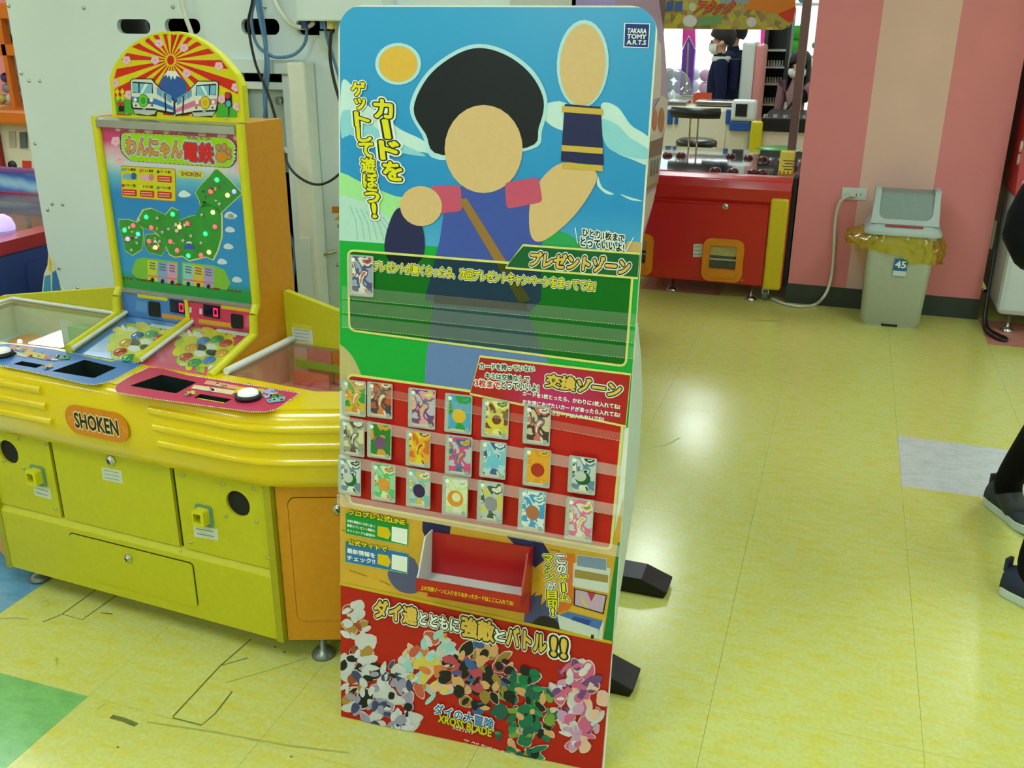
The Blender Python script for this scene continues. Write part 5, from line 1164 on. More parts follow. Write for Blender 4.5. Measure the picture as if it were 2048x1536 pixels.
cable('white_cable', [(535, -60), (548, 0), (565, 30), (585, 50), (605, 55), (622, 50), (627, 44)], WY-.06, .007, WHC, 'white cable curving up into the junction box')
cable('white_cable', [(350, -60), (362, 0), (372, 36), (384, 70), (392, 110)], WY-.03, .007, WHC, 'white cable hanging behind the arched train sign')
cable('black_cable', [(663, 56), (660, 110), (668, 160), (684, 215), (700, 260)], WY-.068, .005, BKC, 'short black cable dropping from the junction box towards the display board')

# ------------------------------------------------------------------ left: blue table game, candy machine, cut-out
bt = thing('table_game', 'blue table game machine with red rim and glass top beside the white cabinet', 'game machine', (-3.6, 2.95, 0))
BB = mat('navy_blue_panel', (40, 62, 130), .45, var=.05); RR = mat('red_rim', (176, 24, 28), .3, var=.03)
bx0, bx1, by0, by1 = -4.25, -3.0, 2.25, 3.75
MB().box((bx0, by0, .03), (bx1, by1, .655), BB).build('table_body', bt, bevel=.01)
FX = Frame((bx1, by0, 0), (0, 1, 0), (0, 0, 1))
m_ = MB(); a, b = FX.px(45, 530), FX.px(106, 497)
m_.prism(rrect(.62, .15, 1.3, a.y, .02), 0, .006, BB, FX.M); m_.build('access_door', bt, bevel=.002)
m_ = MB(); plate([(bx0-.01, by0-.01), (bx1+.01, by0-.01), (bx1+.01, by1+.01), (bx0-.01, by1+.01)], [[(bx0+.09, by0+.09), (bx1-.09, by0+.09), (bx1-.09, by1-.09), (bx0+.09, by1-.09)]], .05, RR, Matrix.Translation((0, 0, .705)), m_); m_.build('red_rim', bt)
MB().box((bx0+.08, by0+.08, .655), (bx1-.08, by1-.08, .66), mat('play_surface', (196, 160, 150), .3, var=.25, scale=6)).build('play_surface', bt)
MB().box((bx0+.08, by0+.08, .70), (bx1-.08, by1-.08, .704), clear('table_top_glass', (236, 244, 240), .06, .04)).build('glass_top', bt)
wv = bpy.data.materials.new('wave_print'); wv.use_nodes = True; nt = wv.node_tree; b = nt.nodes['Principled BSDF']; b.inputs['Roughness'].default_value = .3
tc = nt.nodes.new('ShaderNodeTexCoord'); wt = nt.nodes.new('ShaderNodeTexWave'); wt.inputs['Scale'].default_value = 4; wt.inputs['Distortion'].default_value = 4; wt.bands_direction = 'Z'
rp = nt.nodes.new('ShaderNodeValToRGB'); rp.color_ramp.elements[0].color = lin((60, 110, 200)); rp.color_ramp.elements[1].color = lin((150, 200, 226))
nt.links.new(tc.outputs['Object'], wt.inputs[0]); nt.links.new(wt.outputs[0], rp.inputs[0]); nt.links.new(rp.outputs[0], b.inputs['Base Color'])
MB().box((bx0, by1-.06, .705), (bx1, by1-.02, .80), wv).build('wave_fence', bt); MB().box((bx0, by1-.07, .80), (bx1, by1-.01, .815), mat('violet_edge', (120, 80, 150), .3)).build('fence_edge', bt)
q = pz(2, 447, .73); m_ = MB(); m_.lathe([(.0001, 0), (.05, 0), (.05, .02), (.04, .045), (.02, .06), (.0001, .063)], mat('lilac_lamp', (190, 170, 255), .3, var=0, emit=1.0), Matrix.Translation((q.x, q.y, .705)), 18); m_.build('dome_lamp', bt)
# candy machine
CY0 = 4.6
cm = thing('capsule_machine', 'orange framed capsule prize machine with cream coin panel behind the blue table game', 'vending machine', (-4.9, CY0+.3, 0))
OF = mat('orange_frame', (206, 110, 24), .35, var=.04)
e0 = py(0, 300, CY0).x-.25; e1 = py(105, 300, CY0).x+.2
zt = py(40, 82, CY0).z; zs0, zs1 = py(40, 246, CY0).z, py(40, 215, CY0).z; zb = py(40, 390, CY0).z
MB().box((e0, CY0, .02), (e1, CY0+.6, zs0), CREAM).build('coin_panel', cm, bevel=.01)
MB().box((e0, CY0-.03, .02), (py(10, 320, CY0).x, CY0, zs0), mat('dark_red_post', (150, 30, 24), .4)).build('corner_post', cm)
MB().box((e0, CY0-.12, zs0), (e1, CY0+.6, zs1), OF).build('shelf_edge', cm, bevel=.02)
MB().box((e0, CY0+.45, zs1), (e1, CY0+.6, zt+.2), mat('machine_back', (150, 150, 160), .5)).build('case_back', cm)
for xa, xb in ((e0, e0+.06), (py(12, 150, CY0).x, py(20, 150, CY0).x), (e1-.06, e1)): MB().box((xa, CY0, zs1), (xb, CY0+.05, zt+.2), OF).build('case_post', cm)
MB().box((e0, CY0, zt-.08), (e1, CY0+.5, zt-.02), OF).build('case_shelf', cm); MB().box((e0, CY0, zt+.12), (e1, CY0+.6, zt+.2), OF).build('case_top', cm)
FC = Frame((0, CY0, 0), (1, 0, 0), (0, 0, 1))
for nm, pts, c_, hgt in (('price_plate', [(18, 262), (31, 262), (33, 295), (20, 295)], (176, 176, 170), .004), ('coin_slot', [(41, 264), (54, 264), (56, 296), (43, 296)], (96, 110, 120), .01), ('prize_door', [(43, 342), (70, 343), (73, 374), (46, 373)], (150, 156, 140), .008), ('door_opening', [(49, 347), (67, 348), (69, 369), (51, 368)], (24, 30, 26), .012), ('price_sticker', [(45, 321), (63, 322), (63, 338), (46, 337)], (206, 60, 40), .004)):
    m_ = MB(); m_.prism(ccw([tuple(p) for p in FC.P(pts)]), 0, hgt, ink(*c_), FC.M); m_.build(nm, cm)
m_ = MB(); c_ = FC.px(26, 331); m_.lathe([(.0001, 0), (.03, 0), (.028, .012), (.0001, .014)], BLACK, FC.M @ Matrix.Translation((c_.x, c_.y, 0)), 16); m_.build('coin_return', cm)
r1 = random.Random(3)
sphm = {}
def ball(nm, p, r, mt_, label, cat, grp, sz=1.0):
    k = mt_.name
    if k not in sphm:
        s_ = MB(); s_.lathe([(math.sin(t)*1.0 + 1e-4, -math.cos(t)) for t in [math.pi*i/8 for i in range(9)]], mt_, None, 14); sphm[k] = s_.mesh(nm)
    o = bpy.data.objects.new(nm, sphm[k]); COL.objects.link(o); o.location = p; o.scale = (r, r, r*sz); return tag(o, label, cat, grp)
for i, (x, y, c_, nm_) in enumerate(((8, 100, (90, 60, 110), 'purple'), (20, 102, (60, 90, 60), 'green'), (8, 135, (70, 70, 140), 'blue'), (22, 132, (180, 190, 190), 'white'), (14, 172, (140, 150, 170), 'grey'), (30, 172, (150, 160, 190), 'lilac'), (6, 205, (196, 190, 90), 'yellow'), (22, 200, (200, 200, 190), 'cream'), (36, 203, (190, 120, 120), 'pink'))):
    zbase = zt-.02 if y < 110 else zs1
    p = py(x, y, CY0+.18); rr_ = .030
    z_ = zbase+rr_*1.02 if y > 190 or y < 110 else (zs1+rr_*3.05 if y > 150 else zs1+rr_*5.1)
    p = py(x, y, CY0+.18); ball('capsule_toy', (p.x, CY0+.18, z_), rr_, mat('toy_'+nm_, c_, .4), nm_ + ' round capsule toy inside the orange framed capsule machine', 'toy', 'capsule toys')
# cut-out sign
cs = thing('cutout_sign', 'small flame-topped cardboard cut-out sign with blue lettering shapes by the blue table game', 'sign', tuple(pz(100, 700, 0).xy*1.0) + (0,))
FCu = Frame((0, 2.44, 0), (1, 0, 0), (0, 0, 1))
cs.location = (FCu.px(105, 590).x, 2.44, 0); WM[cs.name] = Matrix.Translation(cs.location)
m_ = MB(); P = [tuple(p) for p in FCu.P([(83, 594), (88, 548), (95, 530), (97, 504), (107, 522), (112, 545), (122, 575), (150, 598)])]
m_.prism(ccw([(P[0][0], .0)] + P + [(P[-1][0], .0)]), -.004, 0, mat('cream_card', (220, 214, 190), .5), FCu.M); m_.build('sign_card', cs)
for pts, c_ in (([(86, 590), (90, 552), (101, 549), (102, 590)], (50, 140, 196)), ([(104, 590), (105, 545), (112, 540), (118, 560), (124, 590)], (40, 110, 176)), ([(97, 540), (99, 512), (104, 528), (103, 545)], (206, 190, 60))):
    m_ = MB(); dec(m_, FCu, pts, ink(*c_), .001); m_.build('sign_print', cs)

# ------------------------------------------------------------------ lavender machine behind the board
pm = thing('card_machine', 'lavender and white game machine with curved side panel left of the red machine', 'game machine', (-1.35, 4.6, 0))
LAV = mat('lavender_panel', (186, 164, 214), .4, var=.03); LWH = mat('lilac_white_panel', (226, 222, 220), .4, var=.03)
SX = -.95
side_px = [(1316, -120), (1318, 0), (1327, 60), (1333, 140), (1337, 200), (1331, 250), (1324, 300), (1318, 345), (1308, 400), (1297, 440), (1285, 480)]
sp_ = [pX(x, y, SX) for x, y in side_px]
poly = [(p.y, p.z) for p in sp_] + [(4.75, .40), (4.75, .05), (4.05, .05), (4.05, sp_[0].z)]
Ms = Matrix(((0, 0, 1, 0), (1, 0, 0, 0), (0, 1, 0, 0), (0, 0, 0, 1)))
recalc(MB().prism(poly, -1.72, SX, LAV, Ms).build('machine_body', pm))
FSx = Frame((SX, 0, 0), (0, 1, 0), (0, 0, 1))
def lav(nm, pts, c_, h=.002):
    m = MB(); dec(m, FSx, pts, ink(*c_) if isinstance(c_, tuple) else c_, h); m.build(nm, pm)
lav('white_band', [(1300, 60), (1322, 90), (1322, 150), (1320, 195), (1300, 200)], LWH, .002)
lav('white_band', [(1300, 230), (1322, 190), (1335, 200), (1330, 250), (1322, 275), (1300, 285)], LWH, .003)
lav('orange_oval', ell(1321, 240, 6, 25, .04), (196, 120, 70), .005); lav('orange_oval', ell(1308, 240, 5, 22, .04), (206, 130, 90), .005)
lav('brown_band', [(1295, 285), (1325, 274), (1322, 308), (1293, 318)], (130, 96, 92), .004)
lav('print_panel', [(1293, 318), (1322, 308), (1315, 362), (1290, 376)], (176, 180, 170), .004)
for i in range(3): lav('print_mark', [(1300+i*6, 322-i*2), (1304+i*6, 321-i*2), (1302+i*6, 352-i*3), (1298+i*6, 354-i*3)], (90, 100, 96), .005)
lav('gold_line', [(1290, 376), (1315, 362), (1314, 368), (1289, 383)], (170, 150, 80), .005)
lav('white_band', [(1285, 395), (1312, 375), (1303, 415), (1290, 450), (1284, 470)], LWH, .003)
for x, y in ((-1.65, 4.12), (-1.02, 4.12), (-1.65, 4.68), (-1.02, 4.68)): m_ = MB(); m_.cyl((x, y, 0), (x, y, .055), .025, .015, STEEL, 10); m_.build('levelling_foot', pm)

# ------------------------------------------------------------------ red medal machine by the pillar
rm = thing('pusher_machine', 'red medal machine with orange prize chutes and yellow corner post beside the pillar', 'game machine', (-.7, 5.95, 0))
RB = mat('red_gloss_panel', (190, 20, 18), .3, var=.03, scale=6, coat=.3)
RX0, RX1, RY0, RY1 = -1.22, -.262, 5.5, 6.7
zr0, zr1 = .088, .585
MB().box((RX0, RY0+.004, zr0), (RX1, RY1, zr1), RB).build('cabinet_body', rm, bevel=.01)
FR = Frame((0, RY0, 0), (1, 0, 0), (0, 0, 1))
m_ = MB(); m_.prism(rrect(RX0+.01, zr0+.01, -.372, .536, .012), -.004, .010, RB, FR.M); m_.build('front_door', rm)
pr = [(RY0+.01, .545), (RY0-.012, .575), (RY0-.022, .64), (RY0-.012, .685), (RY0+.02, .703), (RY0+.08, .705), (RY0+.08, .545)]
MB().prism(pr, RX0, RX1, RB, Ms).build('apron', rm, bevel=.006)
FRd = Frame((0, RY0-.010, 0), (1, 0, 0), (0, 0, 1))
lock(FRd, 1451, 413, .018, rm); screw(FRd, 1450, 385, rm, 2)
YP = mat('yellow_post', (206, 182, 20), .4, var=.04)
MB().box((-.365, RY0-.028, .082), (-.268, RY0+.05, .598), YP).build('corner_post', rm, bevel=.012)
CH = mat('chute_orange', (212, 130, 16), .35, var=.03)
for cx_, cy_ in ((1446, 518), (1268, 505)):
    q = FRd.px(cx_, cy_); M = FRd.M @ Matrix.Translation((q.x, q.y, 0)); m_ = MB()
    plate(rrect(-.115, -.128, .115, .118, .045, 5), [rrect(-.075, -.055, .075, .080, .008, 3)], .022, CH, M @ Matrix.Translation((0, 0, .022)), m_); co = m_.build('prize_chute', rm, label='orange prize chute frame')
    m_ = MB(); m_.face([(-.078, -.06), (.078, -.06), (.078, .083), (-.078, .083)], .003, mat('chute_dark', (70, 76, 66), .3, var=.2, scale=30), M); m_.build('chute_inside', co)
    m_ = MB(); m_.box((-.074, .02, .004), (.074, .078, .008), mat('chute_flap', (170, 160, 100), .25, var=.15, scale=30), M); m_.build('chute_flap', co)
    m_ = MB(); m_.box((-.074, -.006, .004), (.074, .004, .012), STEEL, M); m_.build('chute_bar', co)
    m_ = MB(); m_.prism([(-.08, -.105), (.08, -.105), (.075, -.058), (-.075, -.058)], .022, .030, CH, M); m_.build('chute_lip', co)
label(FRd, [(1387, 488), (1405, 488), (1404, 514), (1386, 514)], rm, 'warning_label', 3)
for x, y in ((1297, 546), (1484, 560), (1551, 412)): screw(FRd, x, y, rm, 1.6)
MB().box((RX1, RY0+.055, .09), (-.238, RY1, .70), mat('black_gap_fill', (10, 11, 10), .6, var=0)).build('side_panel', rm)  # dark filler added so the see-through gap by the pillar reads as shade
MB().box((RX0, RY0+.07, .69), (RX1, RY1, .7085), mat('table_mirror', (200, 204, 204), .05, .95, var=0)).build('play_surface', rm)
for i, (x, y) in enumerate(((1420, 349), (1455, 352), (1497, 353), (1518, 350), (1335, 308), (1362, 308), (1462, 310), (1497, 313), (1525, 316))):
    q = pz(x, y, .72); m_ = MB(); m_.lathe([(.0001, 0), (.032, 0), (.032, .010), (.02, .02), (.0001, .022)], mat('maroon_knob', (92, 30, 34), .2, var=.05), Matrix.Translation((q.x, min(max(q.y, RY0+.115), RY1-.13), .709)), 14); m_.build('medal_chute', rm)
m_ = MB(); a = py(1556, 350, RY0+.10); m_.prism([(RY0+.09, .705), (RY0+.075, .72), (RY0+.12, .83), (RY0+.22, .83), (RY0+.22, .705)], a.x, RX1-.01, YP, Ms); so_ = m_.build('sign_block', rm)
Fsb = Frame((a.x, RY0+.075, .72), (1, 0, 0), (0, .045, .11))
for k in range(4): m_ = MB(); m_.box((.02+.01*(k % 2), .07-.016*k, .0005), (.085-.01*(k % 2), .075-.016*k, .0015), ink(50, 40, 10), Fsb.M); m_.build('sign_line', so_)
for k in range(5): m_ = MB(); m_.box((.005+k*.022, -.0, .0005), (.015+k*.022, .014, .0015), ink(196, 70, 20), Fsb.M); m_.build('sign_stripe', so_)
for x, y in ((1344, 580), (1500, 602)):
    q = pz(x, y, 0); m_ = MB(); m_.lathe([(.0001, 0), (.034, 0), (.034, .006), (.020, .02), (.008, .026), (.008, .09), (.0001, .09)], STEEL, Matrix.Translation((q.x, max(q.y, RY0+.03), 0)), 14); m_.build('levelling_foot', rm)
for x in (RX0+.1, RX1-.12):
    m_ = MB(); m_.lathe([(.0001, 0), (.034, 0), (.020, .02), (.008, .026), (.008, .09), (.0001, .09)], STEEL, Matrix.Translation((x, RY1-.1, 0)), 12); m_.build('levelling_foot', rm)
q = pz(1530, 598, 0); m_ = MB(); m_.cyl((q.x-.014, RY0+.07, .034), (q.x+.014, RY0+.07, .034), .034, .034, mat('caster_grey', (110, 120, 116), .4), 18); co = m_.build('caster', rm)
m_ = MB(); m_.box((q.x-.02, RY0+.05, .034), (q.x+.02, RY0+.10, .09), STEEL); m_.build('caster_fork', co)
# canopy: poles and header sign
PO = mat('brown_steel_pole', (118, 96, 92), .35, .4, var=.05)
MB().box((-.352, 6.28, .70), (-.302, 6.33, 2.3), PO).build('canopy_pole', rm); MB().box((RX0, 6.28, .70), (RX0+.05, 6.33, 2.3), PO).build('canopy_pole', rm)
HY = 6.6
FH = Frame((0, HY, 0), (1, 0, 0), (0, 0, 1))
hp = [tuple(p) for p in FH.P([(1300, 57), (1562, 60), (1577, 54), (1588, 38), (1592, -20), (1594, -48), (1294, -48)])]
hd = bpy.data.materials.new('header_print'); hd.use_nodes = True; nt = hd.node_tree; b = nt.nodes['Principled BSDF']; b.inputs['Roughness'].default_value = .3
tc = nt.nodes.new('ShaderNodeTexCoord'); nz = nt.nodes.new('ShaderNodeTexVoronoi'); nz.inputs['Scale'].default_value = 26; rp = nt.nodes.new('ShaderNodeValToRGB')
el = rp.color_ramp.elements; el[0].color = lin((150, 160, 60)); el[1].color = lin((206, 200, 110)); e = el.new(.5); e.color = lin((190, 180, 40)); e = el.new(.75); e.color = lin((130, 110, 60))
nt.links.new(tc.outputs['Object'], nz.inputs['Vector']); nt.links.new(nz.outputs['Color'], rp.inputs[0]); nt.links.new(rp.outputs[0], b.inputs['Base Color'])
m_ = MB(); m_.prism(ccw(hp), -.03, 0, hd, FH.M); ho = m_.build('header_sign', rm, label='busy yellow header sign')
def hpr(nm, pts, c_, h): m = MB(); dec(m, FH, pts, ink(*c_), h); return m.build(nm, ho)
hpr('orange_print', [(1490, 18), (1560, 28), (1582, 48), (1590, 20), (1593, -46), (1480, -46)], (206, 130, 30), .001); hpr('red_print', [(1555, 28), (1575, 44), (1586, 44), (1592, 12), (1575, 20)], (200, 60, 30), .002); hpr('red_print', [(1500, -10), (1592, -12), (1593, -46), (1495, -46)], (200, 50, 30), .002)
hpr('grey_print', [(1440, 8), (1498, 8), (1498, -46), (1440, -46)], (140, 160, 150), .002)
for x in (1338, 1356): hpr('blue_print', [(x-8, 24), (x-4, 3), (x+10, 1), (x+8, 22)], (70, 100, 150), .003)
hpr('white_print', ell(1380, 42, 14, 12), (206, 210, 206), .003); hpr('white_print', ell(1503, 44, 10, 10), (206, 210, 206), .003); hpr('white_print', ell(1385, 14, 7, 9), (190, 200, 160), .003)
hpr('green_print', [(1398, 36), (1443, 30), (1443, 48), (1396, 53)], (110, 160, 90), .003)
m_ = MB(); text(m_, FH, 'アタック', [(1400, 2), (1474, 3), (1456, 28), (1386, 27)], [(.09, ink(60, 66, 60), .004), (.05, ink(216, 84, 40), .006)]); m_.build('lettering', ho)

# ------------------------------------------------------------------ wall outlet, cord, bin
FP = Frame((0, PY0, 0), (1, 0, 0), (0, 0, 1))
wo = thing('wall_outlet', 'white wall socket plate on the striped pillar above the bin', 'socket', tuple(FP.at(1708, 388)))
a, b = FP.px(1685, 374), FP.px(1733, 401)
m_ = MB(); m_.box((a.x, b.y, 0), (b.x, a.y, .007), mat('socket_white', (206, 216, 206), .35, var=.02), FP.M); m_.build('cover_plate', wo, bevel=.003)
for x in (1713, 1721):
    q = FP.px(x, 389); m_ = MB(); m_.box((q.x-.0015, q.y-.006, .007), (q.x+.0015, q.y+.006, .0075), DARK, FP.M); m_.build('socket_slot', wo)
pc = thing('appliance_cable', 'white power cord plugged into the pillar socket and trailing to the red machine', 'cord', tuple(FP.at(1700, 388, .02)))
q = FP.px(1705, 388); m_ = MB(); m_.box((q.x-.016, q.y-.012, .0085), (q.x+.016, q.y+.012, .04), WHC, FP.M); m_.build('plug', pc, bevel=.004)
pts = [FP.at(1702, 390, .03), FP.at(1690, 392, .06), FP.at(1679, 405, .05), FP.at(1671, 440, .03), FP.at(1668, 500, .025), FP.at(1664, 545, .03)] + [py(1657, 575, 5.49), py(1647, 594, 5.47), pz(1630, 609, .0095), pz(1605, 613, .0095), pz(1575, 609, .0095), pz(1556, 603, .0095), pz(1545, 598, .0095)]
m_ = MB(); m_.tube(cr(pts, 6, False), .0085, WHC, 8); m_.build('cord', pc)
# swing-lid bin
bn_ = thing('swing_bin', 'grey plastic swing-lid bin with yellow liner against the striped pillar', 'bin', (.318, 5.365, 0))
BG = mat('bin_grey_plastic', (176, 184, 166), .5, var=.04, scale=30); LG_ = mat('lid_grey_plastic', (176, 190, 190), .42, var=.03); FG_ = mat('flap_grey_plastic', (132, 150, 146), .45, var=.03)
def rr3(cx_, cy_, hw, hd_, r, z): return [(cx_+x, cy_+y, z) for x, y in rrect(-hw, -hd_, hw, hd_, r, 4)]
bcx, bcy = .318, 5.365
m_ = MB(); m_.loft([rr3(bcx, bcy, .135, .125, .03, .0), rr3(bcx, bcy, .138, .128, .03, .02), rr3(bcx, bcy, .146, .137, .03, .03), rr3(bcx+.003, bcy, .164, .150, .035, .49)], BG); m_.build('bin_body', bn_)
m_ = MB(); m_.box((bcx-.04, bcy-.132, .006), (bcx+.04, bcy-.124, .015), DARK); m_.build('foot_slot', bn_)
lidr = [rr3(bcx, bcy, .186, .168, .05, .492), rr3(bcx, bcy, .188, .170, .05, .508), rr3(bcx, bcy, .178, .160, .05, .524), rr3(bcx, bcy, .160, .142, .04, .548)]
m_ = MB(); m_.loft(lidr, LG_); lo = m_.build('lid', bn_)
# hood: two cheeks with a swinging flap between
ck = [(bcy-.142, .545), (bcy-.128, .60), (bcy-.075, .705), (bcy-.055, .712), (bcy+.055, .712), (bcy+.075, .705), (bcy+.128, .60), (bcy+.142, .545)]
for xa, xb in ((bcx-.155, bcx-.128), (bcx+.128, bcx+.155)): m_ = MB(); m_.prism(ck, xa, xb, LG_, Ms); m_.build('lid_cheek', lo, bevel=.006)
fp = [(bcy-.138, .552), (bcy-.120, .605), (bcy-.070, .698), (bcy+.070, .698), (bcy+.120, .605), (bcy+.138, .552)]
m_ = MB(); m_.prism(fp, bcx-.127, bcx+.127, FG_, Ms); m_.build('swing_flap', lo, bevel=.012, seg=3)
Fhd = Frame((bcx, bcy-.146, .545), (1, 0, 0), (0, .070, .160)); LH = .174
m_ = MB(); m_.prism(ccw([(-.162, 0), (.162, 0), (.153, LH), (.127, LH), (.127, .055), (.118, .036), (.100, .026), (-.100, .026), (-.118, .036), (-.127, .055), (-.127, LH), (-.153, LH)]), -.002, .006, LG_, Fhd.M); m_.build('lid_hood', lo, bevel=.002)
m_ = MB(); m_.box((bcx-.09, bcy-.158, .534), (bcx+.09, bcy-.150, .542), mat('red_tape', (176, 50, 56), .4)); m_.build('red_label', lo)
Fb = Frame((0, bcy-.1545, .33), (1, 0, 0), (0, -.03, .95))
m_ = MB(); a, b = Fb.px(1790, 517), Fb.px(1811, 553); m_.prism([(a.x, b.y), (b.x, b.y), (b.x, a.y), (a.x, a.y)], 0, .001, ink(196, 210, 214), Fb.M); m_.prism([(a.x, b.y+(a.y-b.y)*.3), (b.x, b.y+(a.y-b.y)*.3), (b.x, a.y), (a.x, a.y)], .001, .0015, ink(40, 100, 160), Fb.M); sk = m_.build('size_sticker', bn_)
m_ = MB(); textuv(m_, Fb, '45', a.x+.006, b.x-.006, b.y+(a.y-b.y)*.48, a.y-.012, [(.03, INKW, .002)]); m_.build('lettering', sk)
# liner: crumpled skirt below the lid
LN = clear('yellow_liner_film', (246, 228, 84), .12, .10, haze=.13)
r1 = random.Random(5); n = 72; rings = []
for k in range(6):
    t = k/5; ring = []
    for i in range(n):
        a = 2*math.pi*i/n; ca, sa = math.cos(a), math.sin(a)
        sx = .172 + (.105 if ca < 0 else .045)*math.sin(min(t*1.25, 1)*2.2)*abs(ca)**1.2; sy = .156 + .012*math.sin(t*2.5)
        drop = (.10 if ca < 0 else .135)*t + .035*t*(ca*.5) ; wob = r1.uniform(-.010, .010)*(t > 0)*(1+t)
        x = (abs(ca)**.45)*math.copysign(1, ca)*sx + wob; y = (abs(sa)**.45)*math.copysign(1, sa)*sy + wob*.5
        if y > .168: y = .168
        ring.append((bcx+x, bcy+y, .500 - drop + r1.uniform(-.005, .005)*(t > 0)))
    rings.append(ring)
m_ = MB(); m_.loft(rings, LN, caps=False); m_.build('bin_liner', bn_, label='yellow translucent bin liner')

# ------------------------------------------------------------------ white and red machine right of the pillar
wr = thing('white_red_machine', 'white and red game machine standing right behind the pillar', 'game machine', (1.3, 5.8, 0))
MB().box((.825, 5.3, .10), (1.75, 6.3, .70), mat('cool_white_shell', (196, 206, 206), .35, var=.02)).build('base_shell', wr, bevel=.03)
pr = [(5.32, .70), (5.45, 1.25), (5.45, 1.9), (6.3, 1.9), (6.3, .70)]
MB().prism(pr, .81, 1.75, mat('red_cabinet', (176, 20, 26), .35, var=.03), Ms).build('upper_cabinet', wr, bevel=.01)
for y in (292, 322):
    p = pX(2037, y, .799); m_ = MB(); m_.cyl((.810, 5.40, p.z), (.805, 5.40, p.z), .028, .028, ink(214, 218, 214), 16); m_.build('white_spot', wr)
Fw = Frame((0, 5.32, .70), (1, 0, 0), (0, .13, .55))
for x, z in ((.86, .02), (.86, .09), (.86, .16), (1.0, .09)):
    m_ = MB(); m_.lathe([(.0001, 0), (.026, 0), (.026, .002), (.0001, .003)], ink(214, 218, 214), Fw.M @ Matrix.Translation((x, z+.05, .0)), 16); m_.build('white_spot', wr)
for x, y in ((.90, 5.38), (1.65, 5.38), (.90, 6.2), (1.65, 6.2)): m_ = MB(); m_.lathe([(.0001, 0), (.034, 0), (.034, .006), (.02, .02), (.01, .026), (.01, .105), (.0001, .105)], STEEL, Matrix.Translation((x, y, 0)), 14); m_.build('levelling_foot', wr)
tag(MB().tube(cr([(.786, 5.50, .62), (.785, 5.48, .45), (.785, 5.44, .32), (.78, 5.38, .16), (.78, 5.30, .03), (.82, 5.20, .0095), (.865, 5.16, .0095), (.875, 5.21, .0095), (.845, 5.26, .0095), (.797, 5.33, .03), (.79, 5.42, .12), (.79, 5.47, .26)], 6, False), .008, BKC, 8).build('black_cable'), 'black power cable looped on the floor between pillar and white machine', 'cable')
ps = thing('power_strip', 'white power strip hanging in the gap beside the striped pillar', 'power strip', (.784, 5.64, .38))
MB().box((.777, 5.60, .38), (.792, 5.66, .53), CREAM).build('strip_body', ps)
for z in (.41, .45, .49): MB().box((.7745, 5.625, z), (.7765, 5.635, z+.012), DARK).build('strip_socket', ps)
bs = thing('back_screen', 'dark red side screen behind the striped pillar gap', 'screen', (1.2, 6.9, 0)); MB().box((.78, 6.9, 0), (2.4, 6.95, 1.8), mat('brown_red_screen', (120, 70, 66), .5)).build('screen_board', bs); MB().box((.78, 6.88, 0), (2.4, 6.97, .06), DGREY).build('screen_foot', bs)
# ------------------------------------------------------------------ far side of the hall
def part(nm, root, x0, y0, x1, y1, Y, dep, mt_, bevel=0.0):
    m = MB(); pbox(m, x0, y0, x1, y1, Y, dep, mt_); return m.build(nm, root, bevel=bevel)
def pxX(x, y, Y): return py(x, y, Y).x
BLUEP = mat('royal_blue_plastic', (30, 84, 160), .35, var=.04)
# white and blue medal counter
CYc = 7.75
mc = thing('medal_counter', 'white medal game counter with blue corner blocks and silver trays behind the red machine', 'game machine', (-1.15, CYc+.35, 0))
cxa, cxb = pxX(1290, 240, CYc), pxX(1500, 240, CYc); czt = py(1420, 214, CYc).z
MB().box((cxa, CYc, .05), (cxb, CYc+.55, czt), CREAM).build('counter_body', mc, bevel=.03)
for x0, x1 in ((1334, 1345), (1349, 1356), (1451, 1460)): part('blue_block', mc, x0, 219, x1, 249, CYc-.02, .05, BLUEP, .008)
part('blue_block', mc, 1458, 243, 1500, 262, CYc-.03, .08, BLUEP, .008)
for x0, x1 in ((1332, 1372), (1390, 1480)): part('silver_tray', mc, x0, 203, x1, 212, CYc+.02, .25, STEEL, .006)
part('speaker_box', mc, 1462, 200, 1512, 243, CYc-.04, .10, WHITE, .02); part('speaker_grille', mc, 1471, 208, 1494, 233, CYc-.046, .006, BLACK)
part('panel_joint', mc, 1449, 262, 1450, 312, CYc-.002, .003, mat('cream_gap', (150, 146, 120), .6)); part('kick_plate', mc, 1300, 330, 1500, 345, CYc-.004, .01, DGREY)
oc = thing('orange_crate', 'orange open crate on the white medal counter', 'crate', tuple(py(1402, 203, CYc+.30)))
OCM = mat('orange_crate_plastic', (206, 76, 30), .4, var=.04); a = py(1386, 203, CYc+.3); b = py(1418, 203, CYc+.3); z0_ = czt+.0005; h_ = .075
oc.location.z = z0_; WM[oc.name] = Matrix.Translation(oc.location)
MB().box((a.x, CYc+.30, z0_), (b.x, CYc+.45, z0_+.006), OCM).build('crate_base', oc)
for q in (((a.x, CYc+.30), (b.x, CYc+.306)), ((a.x, CYc+.444), (b.x, CYc+.45)), ((a.x, CYc+.306), (a.x+.006, CYc+.444)), ((b.x-.006, CYc+.306), (b.x, CYc+.444))): MB().box((*q[0], z0_+.006), (*q[1], z0_+h_), OCM).build('crate_side', oc)
dm = MB(); q = py(1346, 190, CYc+.34); dm.lathe([(.17*math.cos(t)+1e-4, .26*math.sin(t)) for t in [math.pi/2*i/8 for i in range(9)]], clear('dome_acrylic', (240, 246, 246), .12, .05, .06), Matrix.Translation((q.x, CYc+.34, czt+.0005)), 28)
dm.build('acrylic_dome', mc, label='clear acrylic dome cover')
